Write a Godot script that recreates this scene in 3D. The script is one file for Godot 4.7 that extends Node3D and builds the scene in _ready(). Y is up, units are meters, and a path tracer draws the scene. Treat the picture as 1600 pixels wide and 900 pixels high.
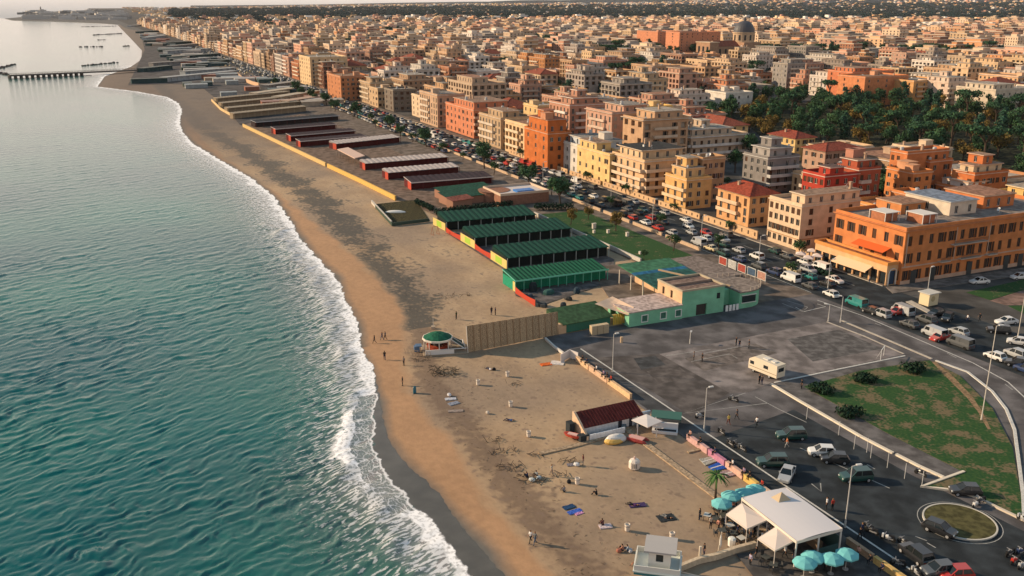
extends Node3D
# A seaside town seen from the air at low sun. The town lies in its own street frame: s runs along the seafront road (away), t runs inland; W(s, t, y) turns that into the world.
const STREET := deg_to_rad(24.5)
const OX := 73.5
const OZ := -191.3
const EYE := 62.0
var rng := RandomNumberGenerator.new()
var mats := {}
var texs := {}
var shared := {}
var taken: Array = []

func _ready():
	rng.seed = 7
	# camera, sky, sun, exposure
	var cam := Camera3D.new()
	cam.name = "camera"
	cam.fov = 34.48
	cam.position = Vector3(0, EYE, 0)
	cam.rotation.x = -atan(448.0 / 1450.0)
	cam.near = 1.0
	cam.far = 90000.0
	add_child(cam)
	var env := Environment.new()
	env.background_mode = Environment.BG_SKY
	var sm := ProceduralSkyMaterial.new()
	sm.sky_top_color = Color(0.04, 0.175, 0.30).linear_to_srgb()
	sm.sky_horizon_color = Color(0.96, 0.80, 0.675).linear_to_srgb()
	sm.sky_curve = 0.35
	sm.ground_bottom_color = Color(0.10, 0.12, 0.13).linear_to_srgb()
	sm.ground_horizon_color = Color(0.55, 0.5, 0.45).linear_to_srgb()
	sm.sun_angle_max = 2.0
	var sky := Sky.new()
	sky.sky_material = sm
	env.sky = sky
	env.tonemap_mode = Environment.TONE_MAPPER_LINEAR
	env.tonemap_exposure = 1.30
	env.sdfgi_enabled = true
	env.ssao_enabled = true
	env.ssil_enabled = true
	env.fog_enabled = true
	env.fog_density = 0.000016
	env.fog_light_color = Color(0.82, 0.82, 0.84)
	var we := WorldEnvironment.new()
	we.name = "world_environment"
	we.environment = env
	add_child(we)
	var sun := DirectionalLight3D.new()
	sun.name = "sun"
	sun.light_energy = 1.6
	sun.light_color = Color(1.0, 0.76, 0.50).linear_to_srgb()
	sun.light_angular_distance = 0.5
	sun.shadow_enabled = true
	var el := deg_to_rad(22.0)
	var to_sun := Vector3(-0.968 * cos(el), sin(el), -0.25 * cos(el)).normalized()
	sun.look_at_from_position(to_sun * 100.0, Vector3.ZERO, Vector3.UP)
	add_child(sun)
	make_textures()
	build_sea_and_beach()
	build_ground()
	build_named_buildings()
	build_town()
	build_seafront()
	build_trees()
	build_traffic()
	build_plaza_things()
	build_beach_things()
	build_far()

# ---- frame helpers
func W(s: float, t: float, y := 0.0) -> Vector3:
	return Vector3(OX - s * sin(STREET) + t * cos(STREET), y, OZ - s * cos(STREET) - t * sin(STREET))

func ST(p: Vector3) -> Vector2:
	var dx := p.x - OX
	var dz := p.z - OZ
	return Vector2(-dx * sin(STREET) - dz * cos(STREET), dx * cos(STREET) - dz * sin(STREET))

# a spot of the ground (at height y) from surveyed sight angles
func G(px: float, py: float, y := 0.0) -> Vector3:
	var th := atan(448.0 / 1450.0)
	var u := (px - 800.0) / 1450.0
	var v := (py - 450.0) / 1450.0
	var k := (EYE - y) / (sin(th) + v * cos(th))
	return Vector3(u * k, y, (-cos(th) + v * sin(th)) * k)

func GS(px: float, py: float, y := 0.0) -> Vector2:
	return ST(G(px, py, y))

func in_view(p: Vector3, margin := 1.12) -> bool:
	var th := atan(448.0 / 1450.0)
	var dy := p.y - EYE
	var z := -dy * sin(th) - p.z * cos(th)
	if z < 1.0:
		return false
	return absf(p.x / z) < 0.5517 * margin

func interp(table: Array, x: float) -> float:
	if x <= table[0].x:
		return table[0].y
	for i in range(1, table.size()):
		if x <= table[i].x:
			var a: Vector2 = table[i - 1]
			var b: Vector2 = table[i]
			return lerpf(a.y, b.y, (x - a.x) / (b.x - a.x))
	return table[-1].y

# ---- mesh builder: quads run counter-clockwise seen from outside
class Mb:
	var v := PackedVector3Array()
	var ix := PackedInt32Array()
	var c := PackedColorArray()
	var uv := PackedVector2Array()
	var n := PackedVector3Array()
	var col = null
	func q(a: Vector3, b: Vector3, cc: Vector3, d: Vector3):
		var k := v.size()
		v.append_array([a, b, cc, d])
		ix.append_array([k, k + 2, k + 1, k, k + 3, k + 2])
		if col != null:
			c.append_array([col, col, col, col])
	func t(a: Vector3, b: Vector3, cc: Vector3):
		var k := v.size()
		v.append_array([a, b, cc])
		ix.append_array([k, k + 2, k + 1])
		if col != null:
			c.append_array([col, col, col])
	func box(lo: Vector3, hi: Vector3, xf = null, bottom := true):
		var p := [Vector3(lo.x, lo.y, hi.z), Vector3(hi.x, lo.y, hi.z), Vector3(hi.x, lo.y, lo.z), Vector3(lo.x, lo.y, lo.z), Vector3(lo.x, hi.y, hi.z), Vector3(hi.x, hi.y, hi.z), Vector3(hi.x, hi.y, lo.z), Vector3(lo.x, hi.y, lo.z)]
		if xf != null:
			for i in 8:
				p[i] = xf * p[i]
		q(p[0], p[1], p[5], p[4])
		q(p[1], p[2], p[6], p[5])
		q(p[2], p[3], p[7], p[6])
		q(p[3], p[0], p[4], p[7])
		q(p[4], p[5], p[6], p[7])
		if bottom:
			q(p[3], p[2], p[1], p[0])
	func bar(a: Vector3, b: Vector3, w: float, h := 0.0):   # a square rod from a to b
		h = w if h == 0.0 else h
		var z := (b - a).normalized()
		var up := Vector3.UP if absf(z.y) < 0.9 else Vector3.RIGHT
		var x := up.cross(z).normalized()
		var y := z.cross(x)
		box(Vector3(-w / 2, -h / 2, 0), Vector3(w / 2, h / 2, a.distance_to(b)), Transform3D(Basis(x, y, z), a))
	func tube(a: Vector3, b: Vector3, r0: float, r1: float, m := 8, caps := true):
		var z := (b - a).normalized()
		var up := Vector3.UP if absf(z.y) < 0.9 else Vector3.RIGHT
		var x := up.cross(z).normalized()
		var y := z.cross(x)
		var ra := []
		var rb := []
		for i in m:
			var w := TAU * i / m
			var o := x * cos(w) + y * sin(w)
			ra.append(a + o * r0)
			rb.append(b + o * r1)
		for i in m:
			var j := (i + 1) % m
			q(ra[i], ra[j], rb[j], rb[i])
			if caps:
				t(rb[i], rb[j], b)
				t(ra[j], ra[i], a)
	func prism(poly: Array, y0: float, y1: float, bottom := false):   # poly: Vector2(x, z), any winding
		var pts := PackedVector2Array(poly)
		var area := 0.0
		for i in pts.size():
			area += pts[i].cross(pts[(i + 1) % pts.size()])
		if area > 0.0:
			pts.reverse()
		var m := pts.size()
		for i in m:
			var a := pts[i]
			var b := pts[(i + 1) % m]
			if y1 - y0 > 0.0005:
				q(Vector3(a.x, y0, a.y), Vector3(b.x, y0, b.y), Vector3(b.x, y1, b.y), Vector3(a.x, y1, a.y))
		var tri := Geometry2D.triangulate_polygon(pts)
		for i in range(0, tri.size(), 3):
			var a := pts[tri[i]]
			var b := pts[tri[i + 1]]
			var d := pts[tri[i + 2]]
			if (b - a).cross(d - a) > 0:
				var k := b
				b = d
				d = k
			t(Vector3(a.x, y1, a.y), Vector3(b.x, y1, b.y), Vector3(d.x, y1, d.y))
			if bottom:
				t(Vector3(a.x, y0, a.y), Vector3(d.x, y0, d.y), Vector3(b.x, y0, b.y))
	func lathe(prof: Array, m := 12, at := Vector3.ZERO, sx := 1.0, sz := 1.0):   # prof: Vector2(radius, y) from bottom to top
		for i in range(prof.size() - 1):
			for j in m:
				var w0 := TAU * j / m
				var w1 := TAU * (j + 1) / m
				var p: Vector2 = prof[i]
				var r: Vector2 = prof[i + 1]
				var a := at + Vector3(p.x * sin(w0) * sx, p.y, p.x * cos(w0) * sz)
				var b := at + Vector3(p.x * sin(w1) * sx, p.y, p.x * cos(w1) * sz)
				var d := at + Vector3(r.x * sin(w1) * sx, r.y, r.x * cos(w1) * sz)
				var e := at + Vector3(r.x * sin(w0) * sx, r.y, r.x * cos(w0) * sz)
				if p.x < 0.001:
					t(a, d, e)
				elif r.x < 0.001:
					t(a, b, d)
				else:
					q(a, b, d, e)
	func add(m: Mb, xf: Transform3D):
		var k := v.size()
		v.append_array(xf * m.v)
		for i in m.ix:
			ix.append(i + k)
		if m.c.size():
			c.append_array(m.c)
		elif col != null:
			for i in m.v.size():
				c.append(col)
	func mesh(mat = null, into: ArrayMesh = null) -> ArrayMesh:
		var am := into if into else ArrayMesh.new()
		if v.is_empty():
			return am
		var a := []
		a.resize(Mesh.ARRAY_MAX)
		a[Mesh.ARRAY_VERTEX] = v
		a[Mesh.ARRAY_INDEX] = ix
		if c.size() == v.size():
			a[Mesh.ARRAY_COLOR] = c
		if uv.size() == v.size():
			a[Mesh.ARRAY_TEX_UV] = uv
		if n.size() == v.size():
			a[Mesh.ARRAY_NORMAL] = n
		am.add_surface_from_arrays(Mesh.PRIMITIVE_TRIANGLES, a)
		if mat != null:
			am.surface_set_material(am.get_surface_count() - 1, mat)
		return am

# ---- objects
func tag(o: Node, label: String, category: String, group := "") -> Node:
	o.set_meta("label", label)
	o.set_meta("category", category)
	if group:
		o.set_meta("group", group)
	return o

func thing(called: String, label: String, category: String, at: Vector3, turn := 0.0, group := "") -> Node3D:
	var o := Node3D.new()
	o.name = called
	add_child(o, true)
	o.position = at
	o.rotation.y = turn
	tag(o, label, category, group)
	return o

func part(parent: Node, called: String, mesh: Mesh, mat = null, at := Transform3D()) -> MeshInstance3D:
	var o := MeshInstance3D.new()
	o.name = called
	o.mesh = mesh
	if mat != null:
		o.material_override = mat
	o.transform = at
	parent.add_child(o, true)
	return o

func struct(called: String, mesh: Mesh, mat = null, label := "") -> MeshInstance3D:
	var o := part(self, called, mesh, mat)
	o.set_meta("kind", "structure")
	if label:
		o.set_meta("label", label)
	return o

func stuff(o: Node, label := "", category := "") -> Node:
	o.set_meta("kind", "stuff")
	if label:
		o.set_meta("label", label)
	if category:
		o.set_meta("category", category)
	return o

# ---- materials: base colours are linear
func mat(r: float, g: float, b: float, rough := 0.85, tex := "", scale := 0.12, extra := {}) -> StandardMaterial3D:
	var key := "%.3f %.3f %.3f %.2f %s %.3f %s" % [r, g, b, rough, tex, scale, str(extra)]
	if mats.has(key):
		return mats[key]
	var m := StandardMaterial3D.new()
	m.albedo_color = Color(r, g, b).linear_to_srgb()
	m.roughness = rough
	if rough > 0.65:
		m.metallic_specular = 0.25
	if tex:
		m.albedo_texture = texs[tex]
		m.uv1_triplanar = true
		m.uv1_world_triplanar = true
		m.uv1_scale = Vector3.ONE * scale
	for k in extra:
		m.set(k, extra[k])
	mats[key] = m
	return m

func vmat(rough := 0.85, tex := "", scale := 0.12, extra := {}) -> StandardMaterial3D:   # colours come from the vertices
	return mat(1, 1, 1, rough, tex, scale, {"vertex_color_use_as_albedo": true}.merged(extra))

func paint(c: Color, rough := 0.9) -> StandardMaterial3D:
	return mat(c.r, c.g, c.b, rough, "wall", 0.07)

func noise(kind: int, freq: float, octaves := 4, sd := 1) -> FastNoiseLite:
	var n := FastNoiseLite.new()
	n.noise_type = kind
	n.frequency = freq
	n.fractal_octaves = octaves
	n.seed = sd
	return n

# a tiling texture whose brightness runs from lo to hi
func tone(called: String, size: int, freq: float, octaves: int, lo: float, hi: float, sharp := 1.0, speck := 0.0, sd := 3):
	var a := noise(FastNoiseLite.TYPE_SIMPLEX_SMOOTH, freq, octaves, sd).get_seamless_image(size, size)
	a.convert(Image.FORMAT_RGBA8)
	var d := a.get_data()
	var r := RandomNumberGenerator.new()
	r.seed = sd
	for i in range(0, d.size(), 4):
		var x := d[i] / 255.0
		x = clampf((x - 0.5) * sharp + 0.5, 0, 1)
		x = lerpf(lo, hi, x) + r.randf_range(-speck, speck)
		var k := int(clampf(x, 0, 1) * 255)
		d[i] = k
		d[i + 1] = k
		d[i + 2] = k
		d[i + 3] = 255
	texs[called] = ImageTexture.create_from_image(Image.create_from_data(size, size, false, Image.FORMAT_RGBA8, d))

func bumps(called: String, size: int, freq: float, octaves: int, strength: float, sd := 5):
	var a := noise(FastNoiseLite.TYPE_SIMPLEX_SMOOTH, freq, octaves, sd).get_seamless_image(size, size)
	a.convert(Image.FORMAT_RGBA8)
	a.bump_map_to_normal_map(strength)
	texs[called] = ImageTexture.create_from_image(a)

func make_textures():
	tone("wall", 256, 0.016, 5, 0.86, 1.0, 1.5, 0.02)
	tone("asphalt", 512, 0.008, 6, 0.72, 1.0, 1.7, 0.06, 9)
	tone("sand", 512, 0.012, 6, 0.72, 1.0, 1.8, 0.07, 4)
	tone("roof", 256, 0.012, 5, 0.74, 1.0, 1.8, 0.03, 12)
	tone("grass", 512, 0.012, 6, 0.35, 1.0, 2.4, 0.12, 21)
	tone("reed", 256, 0.02, 4, 0.6, 1.0, 2.0, 0.1, 31)
	bumps("sand_n", 512, 0.03, 5, 6.0, 8)
	bumps("sea_n", 512, 0.022, 5, 7.0, 17)

# ---- the sea, the beach and the foam
var shore: Array = []     # Vector2(s, t) of the foot of the swash
var wet_edge: Array = []
var debris_edge: Array = []
var weed_line: Array = []
var nz: FastNoiseLite
var nz2: FastNoiseLite
var nz3: FastNoiseLite
const SEA := -0.8
const WAVES := [[0.68, 0.73, 2.3, 0.030], [0.80, 0.60, 1.75, 0.026], [0.50, 0.86, 1.45, 0.024], [0.90, 0.43, 3.9, 0.022], [0.35, 0.94, 2.1, 0.022], [0.74, 0.67, 1.1, 0.018], [0.62, 0.78, 7.0, 0.020], [0.42, 0.91, 0.95, 0.014], [0.86, 0.51, 1.3, 0.018], [0.58, 0.81, 4.9, 0.018], [0.72, 0.69, 3.1, 0.024]]

func line_of(px: Array) -> Array:
	var out := []
	for p in px:
		out.append(GS(p[0], p[1]))
	out.sort_custom(func(a, b): return a.x < b.x)
	return out

func beach_y(s: float, t: float) -> float:
	var u := t - interp(shore, s)
	if u > 16.0:
		return 0.0
	if u > 0.0:
		var k := 1.0 - u / 16.0
		return -0.78 * k * k * (1.4 - 0.4 * k)
	return -0.78 + u * 0.08

func wave(p: Vector3, gap: float) -> float:
	var warp := nz.get_noise_2d(p.x * 1.5, p.z * 1.5) * 2.2
	var amp := 0.8 + 0.7 * nz2.get_noise_2d(p.x * 0.6 + 40.0, p.z * 0.6) + 0.7 * nz.get_noise_2d(p.x * 2.2, p.z * 2.2 + 9.0)
	var h := 0.0
	for w in WAVES:
		if w[2] < gap * 2.6:
			continue
		var ph: float = (p.x * w[0] + p.z * w[1] + warp * (0.45 + 1.6 / w[2])) * TAU / w[2]
		var c := 0.5 + 0.5 * sin(ph)
		h += w[3] * (c * c * c * 2.0 - 0.6)
	h = h * amp
	if gap < 1.4:
		h += nz3.get_noise_2d(p.x * 1.3 + p.z * 1.1, (p.x * 0.66 - p.z * 0.8) * 0.35) * 0.07
	return h * 1.25 * clampf(1.3 - Vector2(p.x, p.z).length() / 700.0, 0.4, 1.0)

func build_sea_and_beach():
	nz = noise(FastNoiseLite.TYPE_SIMPLEX_SMOOTH, 0.06, 3, 2)
	nz2 = noise(FastNoiseLite.TYPE_SIMPLEX_SMOOTH, 0.03, 2, 6)
	nz3 = noise(FastNoiseLite.TYPE_SIMPLEX_SMOOTH, 0.5, 3, 15)
	shore = line_of([[770, 960], [738, 898], [712, 860], [685, 818], [650, 782], [620, 752], [598, 725], [588, 690], [584, 640], [590, 600], [585, 570], [566, 540], [560, 500], [540, 465], [528, 432], [500, 403], [474, 374], [452, 338], [430, 306], [396, 277], [345, 248], [302, 222], [286, 205], [281, 188], [285, 172], [280, 160], [262, 150], [210, 141], [152, 134], [164, 118], [205, 103], [221, 92], [222, 78], [205, 60], [190, 45], [183, 37], [100, 33], [10, 30]])
	shore.append(Vector2(5200, -560))
	shore.append(Vector2(9000, -2500))
	shore.sort_custom(func(a, b): return a.x < b.x)
	# water: one sheet, finer towards the near shore, flat and wide far out
	var rows := []
	var s := -125.0
	while s < 1900.0:
		rows.append(s)
		s += 0.0027 * (s + 165.0)
	while s < 40000.0:
		rows.append(s)
		s *= 1.12
	var cols := []
	var u := 0.0
	while u < 1.0:
		cols.append(u)
		u += 1.0 / 310.0
	cols.append_array([1.0, 1.06, 1.2, 1.5, 2.2, 4.0, 7.0])
	var m := Mb.new()
	var nc := cols.size()
	var pos := PackedVector3Array()
	var colr := PackedColorArray()
	pos.resize(rows.size() * nc)
	colr.resize(rows.size() * nc)
	var deep := Color(0.0, 0.138, 0.110)
	var blue := Color(0.0, 0.080, 0.088)
	var shoal := Color(0.085, 0.110, 0.090)
	for i in rows.size():
		var rs: float = rows[i]
		var ts := interp(shore, rs)
		var wide := 75.0 + 0.22 * maxf(rs + 140.0, 0.0)
		var gap := maxf(0.0027 * (rs + 165.0), wide / 640.0)
		for j in nc:
			var off: float = cols[j] * wide
			var t := ts + 2.5 - off
			var p := W(rs, t, 0)
			var y := SEA
			if rs < 1400.0 and cols[j] < 1.01:
				var k := clampf((off - 1.0) / 9.0, 0.12, 1.0) * clampf((1.0 - cols[j]) * 14.0, 0, 1)
				y += wave(p, gap) * k
				if rs < 130.0:   # a low breaker just off the foam
					var bl := off - 8.0 - 3.0 * nz2.get_noise_1d(rs * 3.0)
					y += 0.35 * exp(-bl * bl / 3.0)
			p.y = y
			pos[i * nc + j] = p
			var near := clampf(1.25 * exp(-maxf(off - 3.0, 0.0) / 11.0), 0, 1)
			var pn := 0.5 + 0.9 * nz2.get_noise_2d(p.x * 0.35, p.z * 0.35)
			var cl := deep.lerp(blue, clampf(pn * 0.8, 0, 1))
			cl = cl.lerp(shoal, clampf(near + 0.35 * (nz2.get_noise_2d(p.x * 0.8 + 90.0, p.z * 0.8) - 0.15) * exp(-off / 45.0), 0, 1))
			colr[i * nc + j] = cl
	m.v = pos
	m.c = colr
	grid_index(m, rows.size(), nc)
	m.n = grid_normals(pos, rows.size(), nc)
	var wm := vmat(0.07, "", 0.12, {"metallic_specular": 0.46})
	wm.normal_enabled = true
	wm.normal_texture = texs["sea_n"]
	wm.normal_scale = 0.20
	wm.uv1_triplanar = true
	wm.uv1_world_triplanar = true
	wm.uv1_scale = Vector3(0.24, 0.24, 0.24)
	struct("sea", m.mesh(), wm, "green sea with small wind waves")
	beach()
	foam()

func grid_index(m: Mb, nr: int, nc: int, flip := false):
	var ix := PackedInt32Array()
	ix.resize((nr - 1) * (nc - 1) * 6)
	var k := 0
	for i in nr - 1:
		for j in nc - 1:
			var a := i * nc + j
			var six := [a, a + nc, a + 1, a + 1, a + nc, a + nc + 1] if flip else [a, a + 1, a + nc, a + 1, a + nc + 1, a + nc]
			for q in 6:
				ix[k + q] = six[q]
			k += 6
	m.ix = ix

func grid_normals(pos: PackedVector3Array, nr: int, nc: int) -> PackedVector3Array:
	var n := PackedVector3Array()
	n.resize(pos.size())
	for i in nr:
		for j in nc:
			var a := pos[mini(i + 1, nr - 1) * nc + j] - pos[maxi(i - 1, 0) * nc + j]
			var b := pos[i * nc + mini(j + 1, nc - 1)] - pos[i * nc + maxi(j - 1, 0)]
			var c := a.cross(b).normalized()
			n[i * nc + j] = c if c.y > 0 else -c
	return n

func beach():
	wet_edge = line_of([[830, 925], [800, 885], [775, 857], [745, 820], [715, 785], [695, 757], [642, 712], [617, 675], [606, 625], [600, 592], [590, 570], [570, 540], [566, 500]])
	debris_edge = line_of([[930, 960], [880, 905], [835, 850], [790, 800], [752, 745], [712, 690], [672, 640], [650, 605], [638, 560], [640, 520], [636, 480], [604, 440], [560, 400], [500, 350], [440, 300], [380, 262], [330, 226], [306, 200]])
	weed_line = line_of([[900, 890], [850, 830], [800, 770], [748, 712], [706, 662], [668, 610], [652, 560], [650, 520], [645, 478], [600, 420], [578, 392], [545, 360], [500, 315], [455, 280], [400, 245], [350, 219], [314, 198], [298, 180]])
	var rows := []
	var s := -120.0
	while s < 2750.0:
		rows.append(s)
		s += 0.010 * (s + 190.0)
	var nc := 90
	var m := Mb.new()
	var bump := noise(FastNoiseLite.TYPE_SIMPLEX_SMOOTH, 0.22, 4, 41)
	var first := -120.0
	for i in rows.size():
		var ts := interp(shore, rows[i])
		for j in nc:
			var u := float(j) / (nc - 1)
			var t := lerpf(ts - 14.0, -4.0, u * u * 0.35 + u * 0.65)
			var p := W(rows[i], t, beach_y(rows[i], t))
			var dry := clampf((t - ts - 6.0) / 10.0, 0, 1)
			p.y += bump.get_noise_2d(p.x, p.z) * 0.10 * dry - 0.06 * dry
			m.v.append(p)
			m.uv.append(Vector2(u, log((rows[i] + 190.0) / 70.0) / log(2940.0 / 70.0)))
	grid_index(m, rows.size(), nc, true)
	m.n = grid_normals(m.v, rows.size(), nc)
	# the picture of the sand: wet edge, weed, driftwood crumbs, tracks
	var w := 640
	var h := 1800
	var img := Image.create(w, h, false, Image.FORMAT_RGB8)
	var fine := noise(FastNoiseLite.TYPE_SIMPLEX_SMOOTH, 0.5, 3, 51)
	var mid := noise(FastNoiseLite.TYPE_SIMPLEX_SMOOTH, 0.09, 4, 52)
	var big := noise(FastNoiseLite.TYPE_SIMPLEX_SMOOTH, 0.02, 3, 53)
	var r := RandomNumberGenerator.new()
	r.seed = 5
	var sand := Color(0.35, 0.235, 0.14)
	var pale := Color(0.41, 0.285, 0.172)
	var orange := Color(0.35, 0.20, 0.105)
	var wet := Color(0.105, 0.098, 0.088)
	var weed := Color(0.042, 0.042, 0.038)
	var grey := Color(0.225, 0.165, 0.12)
	for y in h:
		var ss := exp(float(y) / (h - 1) * log(2940.0 / 70.0)) * 70.0 - 190.0
		var ts := interp(shore, ss)
		var te := interp(wet_edge, ss) if ss < 18.0 else ts + 1.5
		var td := interp(debris_edge, ss)
		var tw := interp(weed_line, ss)
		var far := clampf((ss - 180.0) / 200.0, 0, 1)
		for x in w:
			var u := float(x) / (w - 1)
			var t := lerpf(ts - 14.0, -4.0, u * u * 0.35 + u * 0.65)
			var p := Vector2(ss, t)
			var f := fine.get_noise_2d(p.x, p.y)
			var a := mid.get_noise_2d(p.x * 0.6, p.y)
			var g := big.get_noise_2d(p.x, p.y)
			var c := sand.lerp(pale, clampf(0.5 + a * 0.9 + f * 0.3, 0, 1))
			c = c.lerp(grey, clampf(g * 1.3 + 0.1, 0, 0.7))
			var o := clampf((td + 2.0 * a - t) / 2.0, 0, 1)   # the smooth washed band
			c = c.lerp(orange, o)
			# weed and crumbs above the washed band
			var d := (t - tw) / (6.5 if ss > 30.0 else 5.0)
			var band := exp(-d * d)
			var cover := clampf((band * (1.3 if ss > 22.0 else 0.62) + a * 1.0 + f * 0.85 - 0.52) * 1.8, 0, 1) * (1.0 - o)
			if ss < 22.0:
				cover = maxf(cover * clampf(0.45 + 1.6 * f, 0, 0.85), clampf(exp(-pow((t - td - 3.0) / 3.2, 2.0)) * 1.25 + a * 0.6 + f * 0.9 - 0.25, 0, 0.85) * (1.0 - o))
				c = c.lerp(Color(0.125, 0.080, 0.054), cover * 0.95)
			else:
				c = c.lerp(weed, cover * 0.9)
			if f > 0.47 and o < 0.5 and t < -60.0:
				c = c.lerp(Color(0.16, 0.11, 0.08), 0.6)
			var k := clampf((te + 1.2 * a + 0.5 - t) / 2.2, 0, 1)
			c = c.lerp(wet, k)
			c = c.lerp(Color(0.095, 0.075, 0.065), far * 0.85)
			var v := 1.0 + 0.16 * f + 0.14 * a + r.randf_range(-0.06, 0.06)
			img.set_pixel(x, y, Color(c.r * v, c.g * v, c.b * v).linear_to_srgb())
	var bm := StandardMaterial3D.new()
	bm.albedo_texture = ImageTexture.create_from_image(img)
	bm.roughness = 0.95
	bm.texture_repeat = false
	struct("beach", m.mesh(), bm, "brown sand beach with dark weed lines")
	# the wet strip shines: a thin film of water on the sand
	var f2 := Mb.new()
	var rs2 := []
	s = -120.0
	while s < 14.0:
		rs2.append(s)
		s += 0.6
	for q in rs2:
		var t0 := interp(shore, q) - 3.0
		var t1 := maxf(interp(wet_edge, q) - 1.3 + 0.5 * mid.get_noise_1d(q * 4.0), t0 + 0.5)
		for j in 14:
			var t := lerpf(t0, t1, j / 13.0)
			f2.v.append(W(q, t, maxf(beach_y(q, t), SEA - 0.02) + 0.012))
	grid_index(f2, rs2.size(), 14, true)
	f2.n = grid_normals(f2.v, rs2.size(), 14)
	struct("wet_sand", f2.mesh(), mat(0.105, 0.100, 0.090, 0.16, "wall", 0.05, {"metallic_specular": 0.40}), "dark wet sand left by the last wave")

func foam():
	# near foam: its cover is worked out per decimetre along the shore
	for zone in [[-118.0, 120.0, 2048, 400], [120.0, 900.0, 1536, 128]]:
		var s0: float = zone[0]
		var s1: float = zone[1]
		var w: int = zone[2]
		var h: int = zone[3]
		var near: bool = s0 < 0.0
		var img := Image.create(w, h, false, Image.FORMAT_RGBA8)
		var lace := noise(FastNoiseLite.TYPE_SIMPLEX_SMOOTH, 0.55, 2, 61)
		var a := noise(FastNoiseLite.TYPE_SIMPLEX_SMOOTH, 0.16, 4, 62)
		var b := noise(FastNoiseLite.TYPE_SIMPLEX_SMOOTH, 0.55, 3, 63)
		var reach_in := 18.0
		var reach_out := 3.0
		for x in w:
			var ss := lerpf(s0, s1, (x + 0.5) / w)
			var big := a.get_noise_2d(ss * 0.35, 7.0)
			var thick := 2.1 + 1.5 * big if near else 2.6 + 2.0 * big
			if near:
				thick += 4.2 * exp(-pow((ss + 20.0) / 17.0, 2.0))
			for y in h:
				var off := lerpf(reach_out, -reach_in, (y + 0.5) / h)   # metres from the edge, minus is out to sea
				var e := off + 0.9 * a.get_noise_2d(ss * 0.8, 3.0) + 0.35 * b.get_noise_2d(ss, off)
				var st := b.get_noise_2d((ss * 0.4 + off * 0.9) * 0.8, (ss * 0.9 - off * 0.4) * 3.0)   # streaks that lie along the crests
				var al := 0.0
				if e < 0.0:
					var k := -e
					var solid := clampf((thick - k) * 1.2 + a.get_noise_2d(ss * 1.3, off * 1.3) * 2.0, 0, 1)
					var ragged := clampf((st * 1.7 + (0.62 if ss > 0.0 else 0.50) - k / (15.0 if near else 17.0)) * 3.0 - 0.4, 0, 1) * clampf(1.2 - k / 17.0, 0, 1)
					al = maxf(solid * clampf(0.72 + 0.9 * b.get_noise_2d(ss * 2.2, off * 2.2) + 0.25, 0, 1), ragged * 0.72)
					al = maxf(al, (0.30 + 0.25 * st) * clampf(1.15 - k / (7.0 + 3.0 * big), 0, 1))
					al *= clampf(k / 0.25, 0, 1)
				if near and ss > -42.0 and ss < -4.0:   # a spent wave: lace behind the edge
					if e < 0.0 and e > -5.5:
						var l0 := 1.0 - absf(lace.get_noise_2d(ss * 1.5, off * 2.1)) * 6.5
						var l1 := 1.0 - absf(lace.get_noise_2d(ss * 0.7 + 50.0, off * 0.9)) * 7.0
						var rim := exp(-pow((e + 0.25) / 0.22, 2.0)) * 0.8
						var lc := maxf(maxf(l0 * 0.6, l1 * 0.85), rim)
						al = clampf(lc, 0.16, 0.8) if e > -3.4 else maxf(al, lc)
				al *= clampf((reach_in + off) / 4.0, 0, 1)
				img.set_pixel(x, y, Color(1, 1, 1, al))
		var m := Mb.new()
		var nr := int((s1 - s0) / (0.6 if near else 3.0))
		var nc := 36 if near else 12
		for i in nr + 1:
			var ss := lerpf(s0, s1, float(i) / nr)
			var ts := interp(shore, ss)
			for j in nc + 1:
				var off := lerpf(reach_out, -reach_in, float(j) / nc)
				var t := ts + off
				var p := W(ss, t, 0)
				var o := 2.5 - off
				var k := clampf((o - 1.0) / 9.0, 0.12, 1.0)
				var wy := SEA + wave(p, 0.5 if near else 2.0) * k
				if ss < 130.0:
					var bl := o - 8.0 - 3.0 * nz2.get_noise_1d(ss * 3.0)
					wy += 0.35 * exp(-bl * bl / 3.0)
				p.y = maxf(wy, beach_y(ss, t)) + (0.05 if near else 0.12)
				m.v.append(p)
				m.uv.append(Vector2(float(i) / nr, float(j) / nc))
		grid_index(m, nr + 1, nc + 1)
		m.n = grid_normals(m.v, nr + 1, nc + 1)
		var fm := StandardMaterial3D.new()
		fm.albedo_color = Color(0.95, 0.95, 0.96)
		fm.albedo_texture = ImageTexture.create_from_image(img)
		fm.transparency = BaseMaterial3D.TRANSPARENCY_ALPHA
		fm.roughness = 0.9
		fm.texture_repeat = false
		var o := part(self, "sea_foam", m.mesh(), fm)
		stuff(o, "white foam of the breaking waves along the near shore" if near else "white foam line along the far shore", "foam")

# ---- paved ground, lawns and painted lines
const PAVE := 0.10
func P(pts: Array) -> Array:     # surveyed outline -> ground plan
	var out := []
	for p in pts:
		var g := G(p[0], p[1], PAVE)
		out.append(Vector2(g.x, g.z))
	return out

func Q(pts: Array) -> Array:     # (s, t) outline -> ground plan
	var out := []
	for p in pts:
		var g := W(p[0], p[1])
		out.append(Vector2(g.x, g.z))
	return out

func sheet(called: String, plan: Array, y: float, m: Material, label := "", thick := 0.0) -> MeshInstance3D:
	var b := Mb.new()
	b.prism(plan, y - thick, y)
	return struct(called, b.mesh(), m, label)

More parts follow.
